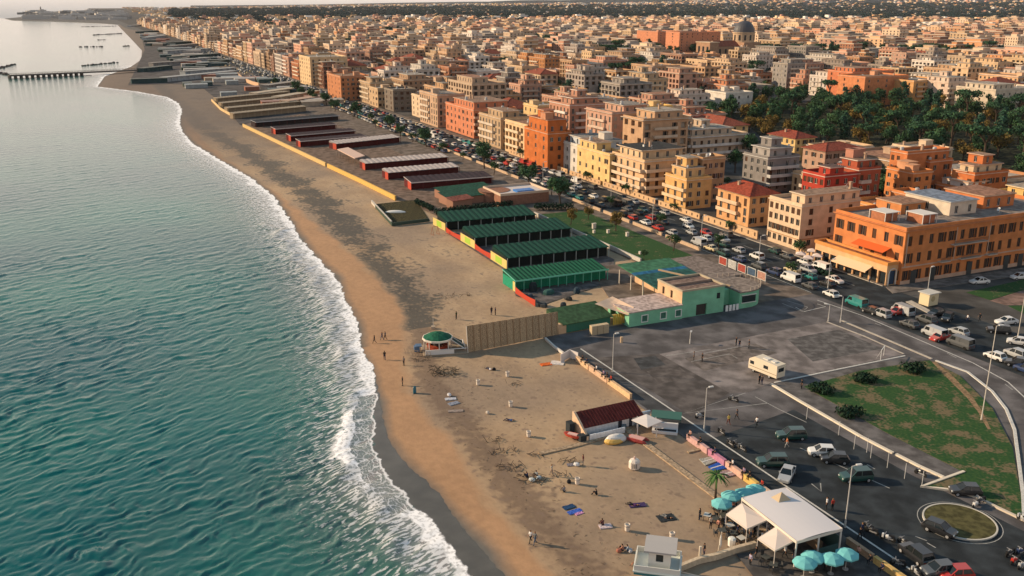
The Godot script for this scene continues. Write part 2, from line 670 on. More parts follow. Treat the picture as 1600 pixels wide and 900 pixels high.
func ribbon(called: String, plan: Array, wide: float, y: float, m: Material, high := 0.0, closed := false, label := "") -> MeshInstance3D:
	var b := Mb.new()
	var n := plan.size()
	var lft := []
	var rgt := []
	for i in n:
		var a: Vector2 = plan[(i - 1 + n) % n] if closed else plan[maxi(i - 1, 0)]
		var c: Vector2 = plan[(i + 1) % n] if closed else plan[mini(i + 1, n - 1)]
		var d := (c - a).normalized()
		var o := Vector2(-d.y, d.x) * wide / 2
		lft.append(plan[i] + o)
		rgt.append(plan[i] - o)
	for i in (n if closed else n - 1):
		var j := (i + 1) % n
		var l0 := Vector3(lft[i].x, y, lft[i].y)
		var l1 := Vector3(lft[j].x, y, lft[j].y)
		var r0 := Vector3(rgt[i].x, y, rgt[i].y)
		var r1 := Vector3(rgt[j].x, y, rgt[j].y)
		b.q(l0, l1, r1, r0)
		if high > 0.0:
			var dn := Vector3(0, -high, 0)
			b.q(l1, l0, l0 + dn, l1 + dn)
			b.q(r0, r1, r1 + dn, r0 + dn)
			if not closed and i == 0:
				b.q(r0, r0 + dn, l0 + dn, l0)
			if not closed and i == n - 2:
				b.q(l1, l1 + dn, r1 + dn, r1)
	return struct(called, b.mesh(), m, label)

func lawn_texture():
	for k in 2:
		var size := 512
		var a := noise(FastNoiseLite.TYPE_SIMPLEX_SMOOTH, 0.011, 5, 71 + k).get_seamless_image(size, size)
		var b := noise(FastNoiseLite.TYPE_SIMPLEX_SMOOTH, 0.08, 3, 75 + k).get_seamless_image(size, size)
		var im := Image.create(size, size, false, Image.FORMAT_RGB8)
		for y in size:
			for x in size:
				var v := a.get_pixel(x, y).r + (b.get_pixel(x, y).r - 0.5) * 0.6
				var c := Color(0.020, 0.064, 0.022).lerp(Color(0.042, 0.088, 0.024), clampf(b.get_pixel(x, y).r * 1.6 - 0.4, 0, 1))
				c = c.lerp(Color(0.20, 0.135, 0.085), clampf((v - (0.46 if k == 0 else 0.70)) * 2.4, 0, 0.72))
				im.set_pixel(x, y, c.linear_to_srgb())
		texs["lawn%d" % k] = ImageTexture.create_from_image(im)

func arc(c: Vector2, r: float, m := 40) -> Array:
	var out := []
	for i in m:
		out.append(c + Vector2(cos(TAU * i / m), sin(TAU * i / m)) * r)
	return out

func build_ground():
	lawn_texture()
	var asphalt := mat(0.158, 0.146, 0.148, 0.9, "asphalt", 0.035)
	var dark := mat(0.045, 0.053, 0.060, 0.86, "asphalt", 0.05)
	var lane := mat(0.092, 0.094, 0.100, 0.88, "asphalt", 0.045)
	var concrete := mat(0.26, 0.228, 0.22, 0.92, "asphalt", 0.05)
	var pinkish := mat(0.27, 0.175, 0.145, 0.92, "asphalt", 0.08)
	var white := mat(0.62, 0.60, 0.56, 0.8, "wall", 0.4)
	var kerbm := mat(0.48, 0.43, 0.37, 0.9, "wall", 0.2)
	var grass0 := mat(1, 1, 1, 0.95, "lawn0", 0.035)
	var grass1 := mat(1, 1, 1, 0.95, "lawn1", 0.04)
	# the town's ground, one sheet to the hills
	sheet("town_ground", Q([[-260, -4.4], [-260, 700], [1500, 4000], [9500, 9000], [9500, -4.4]]), PAVE, mat(0.105, 0.098, 0.092, 0.95, "asphalt", 0.02), "", 0.5)
	sheet("plaza", Q([[-180, -71], [7, -71], [7, -52], [7, -4.4], [-180, -4.4]]), PAVE, asphalt, "grey asphalt plaza beside the beach", 0.5)
	sheet("promenade_pavement", Q([[7, -52], [46, -39.5], [46, -26], [1450, -26], [1450, -4.4], [7, -4.4]]), PAVE - 0.004, mat(0.21, 0.165, 0.135, 0.95, "asphalt", 0.05), "", 0.4)
	sheet("seafront_road", Q([[-60, -4.2], [-60, 14.2], [1500, 14.2], [1500, -4.2]]), PAVE + 0.004, dark, "dark asphalt road along the seafront")
	sheet("promenade_lane", Q([[-180, -67.4], [-1, -67.4], [-1, -70.6], [-180, -70.6]]), PAVE + 0.004, lane)
	sheet("dark_asphalt", P([[1100, 690], [1240, 640], [1420, 740], [1600, 830], [1640, 960], [1280, 960], [1200, 770]]), PAVE + 0.008, dark, "newer dark asphalt at the near end of the plaza")
	sheet("asphalt_patch", P([[905, 560], [1030, 553], [1140, 614], [1080, 650], [1000, 600]]), PAVE + 0.006, mat(0.135, 0.118, 0.112, 0.92, "asphalt", 0.06))
	sheet("asphalt_patch", P([[1010, 580], [1062, 574], [1085, 590], [1030, 600]]), PAVE + 0.012, mat(0.15, 0.130, 0.122, 0.92, "asphalt", 0.09))
	sheet("asphalt_patch", P([[990, 560], [1024, 556], [1040, 570], [1002, 578]]), PAVE + 0.012, mat(0.078, 0.08, 0.084, 0.92, "asphalt", 0.09))
	sheet("court", P([[1030, 553], [1292, 503], [1415, 553], [1205, 598], [1170, 613], [1140, 614]]), PAVE + 0.012, concrete, "pale concrete sports court on the plaza")
	sheet("court_wear", P([[1070, 560], [1180, 537], [1215, 552], [1100, 580]]), PAVE + 0.016, mat(0.20, 0.170, 0.155, 0.92, "asphalt", 0.11))
	sheet("court_wear", P([[1230, 530], [1310, 515], [1380, 545], [1270, 565]]), PAVE + 0.016, mat(0.155, 0.145, 0.142, 0.92, "asphalt", 0.11))
	sheet("side_path", P([[1208, 601], [1420, 558], [1452, 563], [1345, 580], [1256, 605], [1390, 680], [1504, 738], [1475, 747], [1395, 708], [1300, 655]]), PAVE + 0.10, mat(0.16, 0.148, 0.145, 0.92, "asphalt", 0.07), "grey footpath round the grass triangle", 0.1)
	sheet("grass", P([[1256, 605], [1345, 580], [1452, 564], [1500, 588], [1550, 638], [1582, 700], [1597, 790], [1600, 812], [1560, 795], [1500, 768], [1441, 762], [1505, 738], [1390, 680]]), PAVE + 0.14, grass0, "worn grass triangle between plaza and road", 0.14)
	sheet("bare_track", P([[1455, 566], [1462, 566], [1490, 590], [1520, 622], [1535, 645], [1548, 672], [1543, 672], [1528, 645], [1510, 622], [1480, 592]]), PAVE + 0.146, mat(0.32, 0.21, 0.12, 0.95, "sand", 0.2))
	sheet("lawn", Q([[45, -25.5], [45, -9.6], [104, -9.6], [104, -25.5]]), PAVE + 0.02, grass1, "green lawn beside the seafront road")
	sheet("verge", P([[1510, 457], [1600, 437], [1660, 425], [1660, 442], [1600, 453], [1547, 469]]), PAVE + 0.05, grass1, "", 0.05)
	sheet("brick_square", P([[1547, 470], [1594, 455], [1660, 440], [1660, 476], [1573, 477]]), PAVE + 0.05, pinkish, "", 0.05)
	sheet("verge", P([[1575, 478], [1660, 476], [1660, 500], [1600, 490]]), PAVE + 0.05, grass1, "", 0.05)
	sheet("traffic_island", P([[1415, 472], [1424, 470], [1462, 490], [1456, 493]]), PAVE + 0.12, kerbm, "", 0.12)
	sheet("side_pavement", P([[1384, 449], [1600, 419], [1660, 411], [1660, 422], [1395, 459]]), PAVE + 0.12, mat(0.22, 0.19, 0.17, 0.9, "asphalt", 0.08), "", 0.12)
	sheet("town_pavement", Q([[5, 14.2], [5, 17.5], [1400, 17.5], [1400, 14.2]]), PAVE + 0.12, mat(0.235, 0.185, 0.150, 0.9, "asphalt", 0.08), "", 0.12)
	# kerbs and painted lines
	ribbon("kerb", Q([[5, 14.1], [1400, 14.1]]), 0.25, PAVE + 0.125, kerbm, 0.12)
	ribbon("white_line", Q([[-1.5, -67.4], [-120, -66.6]]), 0.28, PAVE + 0.016, white)
	ribbon("white_line", P([[1277, 469], [1350, 494], [1415, 522], [1480, 550], [1520, 567], [1575, 597], [1602, 622], [1630, 660]]), 0.24, PAVE + 0.016, white)
	ribbon("kerb", P([[1315, 501], [1400, 537], [1456, 561]]), 0.5, PAVE + 0.10, kerbm, 0.1)
	ribbon("kerb", P([[1462, 564], [1512, 582], [1550, 612], [1572, 640], [1585, 672], [1592, 725], [1598, 772], [1600, 812]]), 0.45, PAVE + 0.18, white, 0.16)
	ribbon("court_line", P([[1292, 503], [1352, 526], [1412, 553]]), 0.35, PAVE + 0.06, kerbm, 0.06)
	ribbon("court_line", P([[1414, 556], [1310, 577], [1210, 598]]), 0.35, PAVE + 0.06, white, 0.06)
	ribbon("kerb", P([[1205, 601], [1250, 628], [1297, 655], [1345, 683], [1395, 709]]), 0.5, PAVE + 0.24, mat(0.66, 0.58, 0.47, 0.9), 0.24)
	ribbon("kerb", P([[1400, 711], [1435, 729], [1474, 747]]), 0.5, PAVE + 0.24, mat(0.66, 0.58, 0.47, 0.9), 0.24)
	ribbon("kerb", P([[1506, 738], [1470, 751], [1440, 762], [1470, 765], [1500, 769]]), 0.4, PAVE + 0.26, mat(0.66, 0.58, 0.47, 0.9), 0.26)
	ribbon("kerb", P([[1500, 769], [1530, 780], [1562, 796], [1600, 814], [1640, 832]]), 0.4, PAVE + 0.24, mat(0.55, 0.47, 0.38, 0.9), 0.24)
	ribbon("white_line", P([[1277, 475], [1290, 479], [1256, 487], [1243, 480]]), 0.2, PAVE + 0.016, white)
	for l in [[[1230, 470], [1262, 480], [1254, 487], [1222, 474]], [[1100, 552], [1160, 541]], [[1040, 556], [1110, 546]], [[1080, 565], [1140, 553], [1152, 560]], [[1367, 505], [1377, 509]], [[1480, 552], [1494, 559]], [[1570, 600], [1582, 609]], [[1268, 756], [1283, 768], [1282, 755]], [[1355, 726], [1367, 733]], [[1250, 700], [1390, 763]], [[1260, 660], [1218, 640], [1180, 620]], [[1430, 838], [1448, 845]], [[1448, 848], [1462, 856]], [[1165, 614], [1068, 646], [1200, 630]]]:
		ribbon("road_marking", P(l), 0.16, PAVE + 0.020, mat(0.40, 0.39, 0.37, 0.85, "wall", 0.4))
	for k in 14:   # lane dashes on the seafront road
		for tt in [0.6, 5.0, 8.6]:
			ribbon("lane_dash", Q([[8 + k * 12.0, tt], [12 + k * 12.0, tt]]), 0.14, PAVE + 0.012, mat(0.40, 0.39, 0.37, 0.85, "wall", 0.4))
	ribbon("road_marking", Q([[8, -4.0], [600, -4.0]]), 0.16, PAVE + 0.012, white)
	# roundabout
	var c := G(1499, 817)
	var rr := 4.1
	sheet("roundabout", arc(Vector2(c.x, c.z), rr), PAVE + 0.16, mat(0.11, 0.10, 0.042, 0.95, "sand", 0.12), "round brownish green island on the plaza", 0.16)
	ribbon("roundabout_kerb", arc(Vector2(c.x, c.z), rr + 0.1), 0.2, PAVE + 0.2, mat(0.5, 0.47, 0.42, 0.9), 0.2, true)
	ribbon("roundabout_line", arc(Vector2(c.x, c.z), rr + 0.75), 0.1, PAVE + 0.016, mat(0.40, 0.39, 0.37, 0.85, "wall", 0.4), 0.0, true)
	# pale concrete strips on the near beach
	ribbon("sand_path", Q([[-29.5, -77.5], [-38, -77.3], [-62, -77.0], [-66, -76.6]]), 1.0, 0.14, mat(0.46, 0.34, 0.23, 0.95, "sand", 0.25), 0.2, false, "pale concrete strip across the sand")
	ribbon("sand_path", P([[843, 708], [905, 694], [945, 682], [985, 668]]), 0.9, 0.12, mat(0.46, 0.34, 0.23, 0.95, "sand", 0.25), 0.2)
	ribbon("sand_path", P([[1075, 706], [1108, 698]]), 0.5, 0.13, mat(0.46, 0.34, 0.23, 0.95, "sand", 0.25), 0.2)

# ---- buildings. Own axes: x inland (t), z towards the camera end of the street (-s), origin at the corner nearest the sea and the plaza
func panel(b: Mb, o: Vector3, ux: Vector3, wide: float, high: float, rows: Array, deep := 0.22):   # rows: [y0, y1, [x0, ...], ww]
	var up := Vector3.UP
	var nn := ux.cross(up)
	var y := 0.0
	for r in rows:
		b.q(o + up * y, o + ux * wide + up * y, o + ux * wide + up * r[0], o + up * r[0])
		var x := 0.0
		for x0 in r[2]:
			var a: Vector3 = o + ux * x0 + up * r[0]
			var d: Vector3 = o + ux * (x0 + r[3]) + up * r[0]
			var h: Vector3 = up * (r[1] - r[0])
			var e := -nn * deep
			b.q(o + ux * x + up * r[0], a, a + h, o + ux * x + up * r[1])
			b.q(a, a + e, a + e + h, a + h)
			b.q(d + e, d, d + h, d + h + e)
			b.q(a, d, d + e, a + e)
			b.q(a + h + e, d + h + e, d + h, a + h)
			x = x0 + r[3]
		b.q(o + ux * x + up * r[0], o + ux * wide + up * r[0], o + ux * wide + up * r[1], o + ux * x + up * r[1])
		y = r[1]
	b.q(o + up * y, o + ux * wide + up * y, o + ux * wide + up * high, o + up * high)

const GLASS := Color(0.020, 0.026, 0.030)
const SHUTTERS := [Color(0.075, 0.038, 0.022), Color(0.03, 0.05, 0.04), Color(0.16, 0.15, 0.14), Color(0.14, 0.07, 0.035), Color(0.34, 0.30, 0.25)]

func glass_mat() -> StandardMaterial3D:
	return mat(GLASS.r, GLASS.g, GLASS.b, 0.12)

# one window: pane set back, frame and mullion, shutters closed or folded open; kind 0 plain, 1 shut, 2 open shutters
func window_shapes(w: float, h: float, kind: int, deep := 0.22) -> Array:
	var g := Mb.new()
	var f := Mb.new()
	var sh := Mb.new()
	var z := -deep + 0.03
	if kind == 1:
		sh.box(Vector3(0.03, 0.03, z), Vector3(w - 0.03, h - 0.03, z + 0.06))
		for k in 5:
			var y := h * (k + 0.5) / 5.0
			sh.box(Vector3(0.08, y, z + 0.06), Vector3(w - 0.08, y + 0.05, z + 0.085))
	else:
		g.q(Vector3(0, 0, z), Vector3(w, 0, z), Vector3(w, h, z), Vector3(0, h, z))
		f.box(Vector3(0, 0, z), Vector3(0.07, h, z + 0.07))
		f.box(Vector3(w - 0.07, 0, z), Vector3(w, h, z + 0.07))
		f.box(Vector3(0.07, h - 0.07, z), Vector3(w - 0.07, h, z + 0.07))
		f.box(Vector3(0.07, 0, z), Vector3(w - 0.07, 0.07, z + 0.07))
		f.box(Vector3(w / 2 - 0.035, 0.07, z), Vector3(w / 2 + 0.035, h - 0.07, z + 0.06))
		if kind == 2:
			for s in [0, 1]:
				var x := -w * 0.5 if s == 0 else w + 0.02
				sh.box(Vector3(x, 0, 0.01), Vector3(x + w * 0.48, h, 0.06))
	return [g, f, sh]

func window_mesh(w: float, h: float, kind: int, shutter: int, frame: Color) -> ArrayMesh:
	var key := "win %.2f %.2f %d %d %s" % [w, h, kind, shutter, frame]
	if not shared.has(key):
		var sh := window_shapes(w, h, kind)
		var c: Color = SHUTTERS[shutter]
		var am := ArrayMesh.new()
		sh[0].mesh(glass_mat(), am)
		sh[1].mesh(mat(frame.r, frame.g, frame.b, 0.7), am)
		sh[2].mesh(mat(c.r, c.g, c.b, 0.75), am)
		shared[key] = am
	return shared[key]

func ring(b: Mb, x0: float, x1: float, z0: float, z1: float, y0: float, y1: float, th: float):   # a low wall round a rectangle
	b.box(Vector3(x0, y0, z1 - th), Vector3(x1, y1, z1))
	b.box(Vector3(x0, y0, z0), Vector3(x1, y1, z0 + th))
	b.box(Vector3(x0, y0, z0 + th), Vector3(x0 + th, y1, z1 - th))
	b.box(Vector3(x1 - th, y0, z0 + th), Vector3(x1, y1, z1 - th))

func dish_mesh() -> ArrayMesh:
	if not shared.has("dish"):
		var b := Mb.new()
		b.tube(Vector3.ZERO, Vector3(0, 0.9, 0), 0.04, 0.04, 5)
		var c := Mb.new()
		c.lathe([Vector2(0.0, 0.0), Vector2(0.3, 0.05), Vector2(0.5, 0.17), Vector2(0.47, 0.18), Vector2(0.28, 0.08), Vector2(0.0, 0.03)], 10)
		b.add(c, Transform3D(Basis(Vector3.RIGHT, deg_to_rad(60)), Vector3(0, 0.95, 0.1)))
		shared["dish"] = b.mesh(mat(0.66, 0.65, 0.63, 0.5))
	return shared["dish"]

func tank_mesh() -> ArrayMesh:
	if not shared.has("tank"):
		var b := Mb.new()
		b.box(Vector3(-0.6, 0, -0.6), Vector3(0.6, 0.4, 0.6))
		b.lathe([Vector2(0.55, 0.4), Vector2(0.6, 0.5), Vector2(0.6, 1.3), Vector2(0.45, 1.45), Vector2(0, 1.5)], 10)
		shared["tank"] = b.mesh(mat(0.42, 0.42, 0.42, 0.5))
	return shared["tank"]

func chimney_mesh() -> ArrayMesh:
	if not shared.has("chimney"):
		var b := Mb.new()
		b.box(Vector3(-0.35, 0, -0.35), Vector3(0.35, 1.5, 0.35))
		b.box(Vector3(-0.45, 1.5, -0.45), Vector3(0.45, 1.62, 0.45))
		b.box(Vector3(-0.25, 1.62, -0.25), Vector3(0.25, 1.85, 0.25))
		b.box(Vector3(-0.45, 1.85, -0.45), Vector3(0.45, 1.93, 0.45))
		shared["chimney"] = b.mesh(mat(0.46, 0.32, 0.23, 0.9, "wall", 0.3))
	return shared["chimney"]

func condenser_mesh() -> ArrayMesh:
	if not shared.has("ac"):
		var b := Mb.new()
		b.box(Vector3(-0.45, 0.1, -0.18), Vector3(0.45, 0.75, 0.18))
		b.box(Vector3(-0.4, 0, -0.15), Vector3(-0.3, 0.1, 0.15))
		b.box(Vector3(0.3, 0, -0.15), Vector3(0.4, 0.1, 0.15))
		shared["ac"] = b.mesh(mat(0.6, 0.6, 0.58, 0.6))
	return shared["ac"]

# a storey box on a roof or behind it: walls, windows, own flat roof with an overhanging slab
func upper_block(o: Node3D, called: String, x0: float, x1: float, z0: float, z1: float, y0: float, y1: float, c: Color, roofc: Color, slab: Color, over := 0.5, nl := 2, nf := 2):
	var b := Mb.new()
	var h := y1 - y0
	var ww := 1.1
	var rl := []
	var rf := []
	for i in nl:
		rl.append((i + 0.5) / nl * (z1 - z0) - ww / 2)
	for i in nf:
		rf.append((i + 0.5) / nf * (x1 - x0) - ww / 2)
	var top := minf(2.3, h - 0.4)
	panel(b, Vector3(x0, y0, z0), Vector3(0, 0, 1), z1 - z0, h, [[0.4, top, rl, ww]])
	panel(b, Vector3(x0, y0, z1), Vector3(1, 0, 0), x1 - x0, h, [[0.4, top, rf, ww]])
	panel(b, Vector3(x1, y0, z1), Vector3(0, 0, -1), z1 - z0, h, [])
	panel(b, Vector3(x1, y0, z0), Vector3(-1, 0, 0), x1 - x0, h, [])
	var p := part(o, called, b.mesh(), paint(c))
	for x in rl:
		part(p, "window", window_mesh(ww, top - 0.4, 0, 0, Color(0.5, 0.48, 0.44)), null, Transform3D(Basis(Vector3(0, 0, 1), Vector3.UP, Vector3(-1, 0, 0)), Vector3(x0, y0 + 0.4, z0 + x)))
	for x in rf:
		part(p, "window", window_mesh(ww, top - 0.4, 0, 0, Color(0.5, 0.48, 0.44)), null, Transform3D(Basis(), Vector3(x0 + x, y0 + 0.4, z1)))
	var r := Mb.new()
	r.box(Vector3(x0 - over, y1, z0 - over), Vector3(x1 + over, y1 + 0.25, z1 + over))
	part(p, "roof_slab", r.mesh(), paint(slab))
	var r2 := Mb.new()
	r2.box(Vector3(x0 - over + 0.2, y1 + 0.25, z0 - over + 0.2), Vector3(x1 + over - 0.2, y1 + 0.30, z1 + over - 0.2))
	part(p, "roof_paving", r2.mesh(), mat(roofc.r, roofc.g, roofc.b, 0.9, "roof", 0.15))

func hip_roof(o: Node3D, x0: float, x1: float, z0: float, z1: float, y: float, rise: float, over: float, c: Color):
	var b := Mb.new()
	x0 -= over
	x1 += over
	z0 -= over
	z1 += over
	var k := minf(x1 - x0, z1 - z0) / 2.0
	var a0: Vector3
	var a1: Vector3
	if x1 - x0 > z1 - z0:
		a0 = Vector3(x0 + k, y + rise, (z0 + z1) / 2)
		a1 = Vector3(x1 - k, y + rise, (z0 + z1) / 2)
	else:
		a0 = Vector3((x0 + x1) / 2, y + rise, z1 - k)
		a1 = Vector3((x0 + x1) / 2, y + rise, z0 + k)
	var p := [Vector3(x0, y + 0.12, z1), Vector3(x1, y + 0.12, z1), Vector3(x1, y + 0.12, z0), Vector3(x0, y + 0.12, z0)]
	if x1 - x0 > z1 - z0:
		b.q(p[0], p[1], a1, a0)
		b.t(p[1], p[2], a1)
		b.q(p[2], p[3], a0, a1)
		b.t(p[3], p[0], a0)
	else:
		b.t(p[0], p[1], a0)
		b.q(p[1], p[2], a1, a0)
		b.t(p[2], p[3], a1)
		b.q(p[3], p[0], a0, a1)
	# rows of roof tiles, raised a little
	for f in [[p[0], p[1]], [p[1], p[2]], [p[2], p[3]], [p[3], p[0]]]:
		b.bar(f[0], f[1], 0.18)
	b.bar(a0, a1, 0.2)
	for f in [[p[0], a0], [p[1], a1 if x1 - x0 > z1 - z0 else a0], [p[2], a1], [p[3], a0 if x1 - x0 > z1 - z0 else a1]]:
		b.bar(f[0], f[1], 0.2)
	var r := part(o, "roof", b.mesh(), mat(c.r, c.g, c.b, 0.9, "roof", 0.25))
	var e := Mb.new()
	e.box(Vector3(x0 + 0.05, y - 0.1, z0 + 0.05), Vector3(x1 - 0.05, y + 0.10, z1 - 0.05))
	part(r, "eaves", e.mesh(), mat(0.5, 0.42, 0.33, 0.9))

# d: s, t, w, d, fl (storeys), fh, col, and options. level 2 = every window a part, 1 = windows joined, 0 = walls only for copies
func building(label: String, d: Dictionary, level := 2, called := "apartment_building", group := "") -> Node3D:
	var o := thing(called, label, "building", W(d.s, d.t, PAVE), STREET, group)
	taken.append([d.s - 1.0, d.s + d.d + 1.0, d.t - 1.0, d.t + d.w + 1.0])
	var w: float = d.w
	var dp: float = d.d
	var fl: int = d.fl
	var fh: float = d.get("fh", 3.1)
	var h := fl * fh + 0.5
	d.h = h
	var c: Color = d.col
	var trim: Color = d.get("trim", c.lerp(Color(0.75, 0.68, 0.56), 0.45))
	var roofc: Color = d.get("roofc", Color(0.30, 0.21, 0.16))
	var ww: float = d.get("ww", 1.3)
	var wh: float = d.get("wh", 1.65)
	var shut: int = d.get("shut", 0)
	var sty: int = d.get("sty", 0)
	var frame: Color = d.get("frame", Color(0.5, 0.47, 0.42))
	var r := RandomNumberGenerator.new()
	r.seed = int(d.s * 31 + d.t * 17) + 5
	var sides := [["l", Vector3(0, 0, -dp), Vector3(0, 0, 1), dp, d.get("nl", int(dp / 3.2))], ["f", Vector3.ZERO, Vector3(1, 0, 0), w, d.get("nf", int(w / 3.2))]]
	var deep: float = d.get("deep", 0.22)
	var walls := Mb.new()
	var joined := [Mb.new(), Mb.new(), Mb.new()]
	var slabs := Mb.new()
	var windows := []
	for sd in sides:
		var rows := []
		var bal = d.get("bal_" + sd[0], [])      # [from, to] as shares of the facade, or empty
		var n: int = sd[4]
		var L: float = sd[3]
		var basis := Basis(sd[2], Vector3.UP, sd[2].cross(Vector3.UP))
		for k in fl:
			var y0 := k * fh + 0.95
			var y1 := y0 + wh
			var bw := ww
			if k == 0 and d.get("shop", false):
				y0 = 0.25
				y1 = 2.7
				bw = minf(2.2, L / n * 0.72)
			elif bal.size() and k > 0:
				y0 = k * fh + 0.12
				y1 = y0 + 2.25
			var xs := []
			for i in n:
				if k > 0 and r.randf() < d.get("gap", 0.05):
					continue
				xs.append((i + 0.5) / n * L - bw / 2)
			rows.append([y0, y1, xs, bw])
			for x in xs:
				var kind := 0
				var q := r.randf()
				if q < d.get("shutp", 0.3):
					kind = 1
				elif q < d.get("openp", 0.45) and not bal.size():
					kind = 2
				if k == 0 and d.get("shop", false):
					kind = 0
				windows.append([sd[1] + sd[2] * x + Vector3.UP * y0 - basis.z * (deep - 0.22), basis, bw, y1 - y0, kind])
			if bal.size() and k > 0:
				var b0: float = bal[0] * L
				var b1: float = bal[1] * L
				var bd: float = d.get("bd", 1.1)
				var mb := Mb.new() if level == 2 else slabs
				var xf := Transform3D(basis, sd[1] + Vector3.UP * (k * fh))
				mb.box(Vector3(b0, -0.1, 0.003), Vector3(b1, 0.1, bd), xf)
				if sty == 0:   # solid parapet
					mb.box(Vector3(b0, 0.1, bd - 0.12), Vector3(b1, 0.95, bd), xf)
					mb.box(Vector3(b0, 0.1, 0.003), Vector3(b0 + 0.12, 0.95, bd - 0.12), xf)
					mb.box(Vector3(b1 - 0.12, 0.1, 0.003), Vector3(b1, 0.95, bd - 0.12), xf)
				else:          # railings
					mb.box(Vector3(b0, 0.95, bd - 0.08), Vector3(b1, 1.02, bd - 0.02), xf)
					mb.box(Vector3(b0, 0.5, bd - 0.07), Vector3(b1, 0.55, bd - 0.03), xf)
					var nn := int((b1 - b0) / 0.9) + 1
					for i in nn + 1:
						var x := lerpf(b0, b1 - 0.05, float(i) / nn)
						mb.box(Vector3(x, 0.1, bd - 0.075), Vector3(x + 0.05, 0.95, bd - 0.025), xf)
				if level == 2:
					part(o, "balcony", mb.mesh(), paint(trim))
		panel(walls, sd[1], sd[2], L, h, rows, deep)
	panel(walls, Vector3(w, 0, 0), Vector3(0, 0, -1), dp, h, [])
	panel(walls, Vector3(w, 0, -dp), Vector3(-1, 0, 0), w, h, [])
	part(o, "wall", walls.mesh(), paint(c))
	if d.has("base"):
		var bb := Mb.new()
		for sd in sides:
			var x0 := 0.0
			var xs := []
			for q in windows:
				pass
			bb.box(Vector3(0, fh + 0.05, 0.003), Vector3(sd[3], fh + 0.30, 0.10), Transform3D(Basis(sd[2], Vector3.UP, sd[2].cross(Vector3.UP)), sd[1]))
		part(o, "string_course", bb.mesh(), paint(d.base))
	if level == 2:
		for q in windows:
			part(o, "window", window_mesh(q[2], q[3], q[4], shut, frame), null, Transform3D(q[1], q[0]))
	else:
		for q in windows:
			var sh := window_shapes(q[2], q[3], q[4]) if level == 1 else []
			if level == 1:
				for i in 3:
					joined[i].add(sh[i], Transform3D(q[1], q[0]))
		if level == 1:
			var am := ArrayMesh.new()
			joined[0].mesh(glass_mat(), am)
			joined[1].mesh(mat(frame.r, frame.g, frame.b, 0.7), am)
			joined[2].mesh(mat(SHUTTERS[shut].r, SHUTTERS[shut].g, SHUTTERS[shut].b, 0.75), am)
			if am.get_surface_count():
				stuff(part(o, "windows", am))
		if slabs.v.size():
			stuff(part(o, "balconies", slabs.mesh(), paint(trim)))
	# roof
	if d.get("roof", "flat") == "hip":
		var eh := h
		hip_roof(o, 0, w, -dp, 0, eh, d.get("rise", minf(w, dp) * 0.22), 0.7, d.get("tile", Color(0.30, 0.085, 0.055)))
		part(o, "chimney", chimney_mesh(), null, Transform3D(Basis(), Vector3(w * 0.3, eh + 0.8, -dp * 0.6)))
	else:
		var rf := Mb.new()
		rf.box(Vector3(0.02, h - 0.3, -dp + 0.02), Vector3(w - 0.02, h - 0.04, -0.02))
		part(o, "roof", rf.mesh(), mat(roofc.r, roofc.g, roofc.b, 0.92, "roof", 0.12))
		var pp := Mb.new()
		var ph: float = d.get("parapet", 0.85)
		ring(pp, -0.003, w + 0.003, -dp - 0.003, 0.003, h - 0.04, h + ph, 0.22)
		part(o, "parapet", pp.mesh(), paint(d.get("parc", c)))
		var cc := Mb.new()
		var ov: float = d.get("cornice", 0.28)
		ring(cc, -ov, w + ov, -dp - ov, ov, h - 0.02, h + 0.2, ov - 0.006)
		part(o, "cornice", cc.mesh(), paint(trim))
		if d.has("attic"):
			var a = d.attic   # x0, x1, z0, z1 as shares, storeys, colour
			upper_block(o, "attic_storey", a[0] * w, a[1] * w, -a[3] * dp, -a[2] * dp, h - 0.04, h + a[4] * 2.9, a[5] if a.size() > 5 else c, roofc, trim, a[6] if a.size() > 6 else 0.5, maxi(1, int((a[3] - a[2]) * dp / 3.5)), maxi(1, int((a[1] - a[0]) * w / 3.5)))
			if r.randf() < 0.4:
				var xm: float = lerpf(a[0], a[1], 0.5) * w
				var zm: float = -lerpf(a[2], a[3], 0.55) * dp
				upper_block(o, "roof_room", xm - 2.2, xm + 2.0, zm - 3.0, zm + 2.4, h + a[4] * 2.9 + 0.25, h + a[4] * 2.9 + 2.9, c, roofc, trim, 0.4, 1, 1)
		var nd: int = d.get("clutter", 3)
		for i in nd:
			var at := Vector3(r.randf_range(0.12, 0.88) * w, h - 0.04, -r.randf_range(0.1, 0.9) * dp)
			if d.has("attic"):
				var a = d.attic
				if at.x > a[0] * w - 1.2 and at.x < a[1] * w + 1.2 and -at.z > a[2] * dp - 1.2 and -at.z < a[3] * dp + 1.2:
					at.y = h + a[4] * 2.9 + 0.26
					at.x = clampf(at.x, a[0] * w + 0.8, a[1] * w - 0.8)
					at.z = clampf(at.z, -a[3] * dp + 0.8, -a[2] * dp - 0.8)
			var pick := r.randi() % 5
			var tn := Basis(Vector3.UP, r.randf() * 6.0)
			if pick == 0:
				part(o, "satellite_dish", dish_mesh(), null, Transform3D(tn, at))
			elif pick == 1:
				part(o, "water_tank", tank_mesh(), null, Transform3D(Basis(), at))
			elif pick == 2:
				part(o, "chimney", chimney_mesh(), null, Transform3D(Basis(), at))
			elif pick == 3:
				part(o, "condenser", condenser_mesh(), null, Transform3D(tn, at))
			else:
				var hb := Mb.new()
				var hx := r.randf_range(1.2, 2.2)
				var hz := r.randf_range(1.4, 2.4)
				hb.box(Vector3(-hx, 0, -hz), Vector3(hx, 2.4, hz))
				hb.box(Vector3(-hx - 0.2, 2.4, -hz - 0.2), Vector3(hx + 0.2, 2.55, hz + 0.2))
				at.x = clampf(at.x, hx + 0.5, maxf(w - hx - 0.5, hx + 0.5))
				at.z = clampf(at.z, -dp + hz + 0.5, minf(-hz - 0.5, -hz - 0.5))
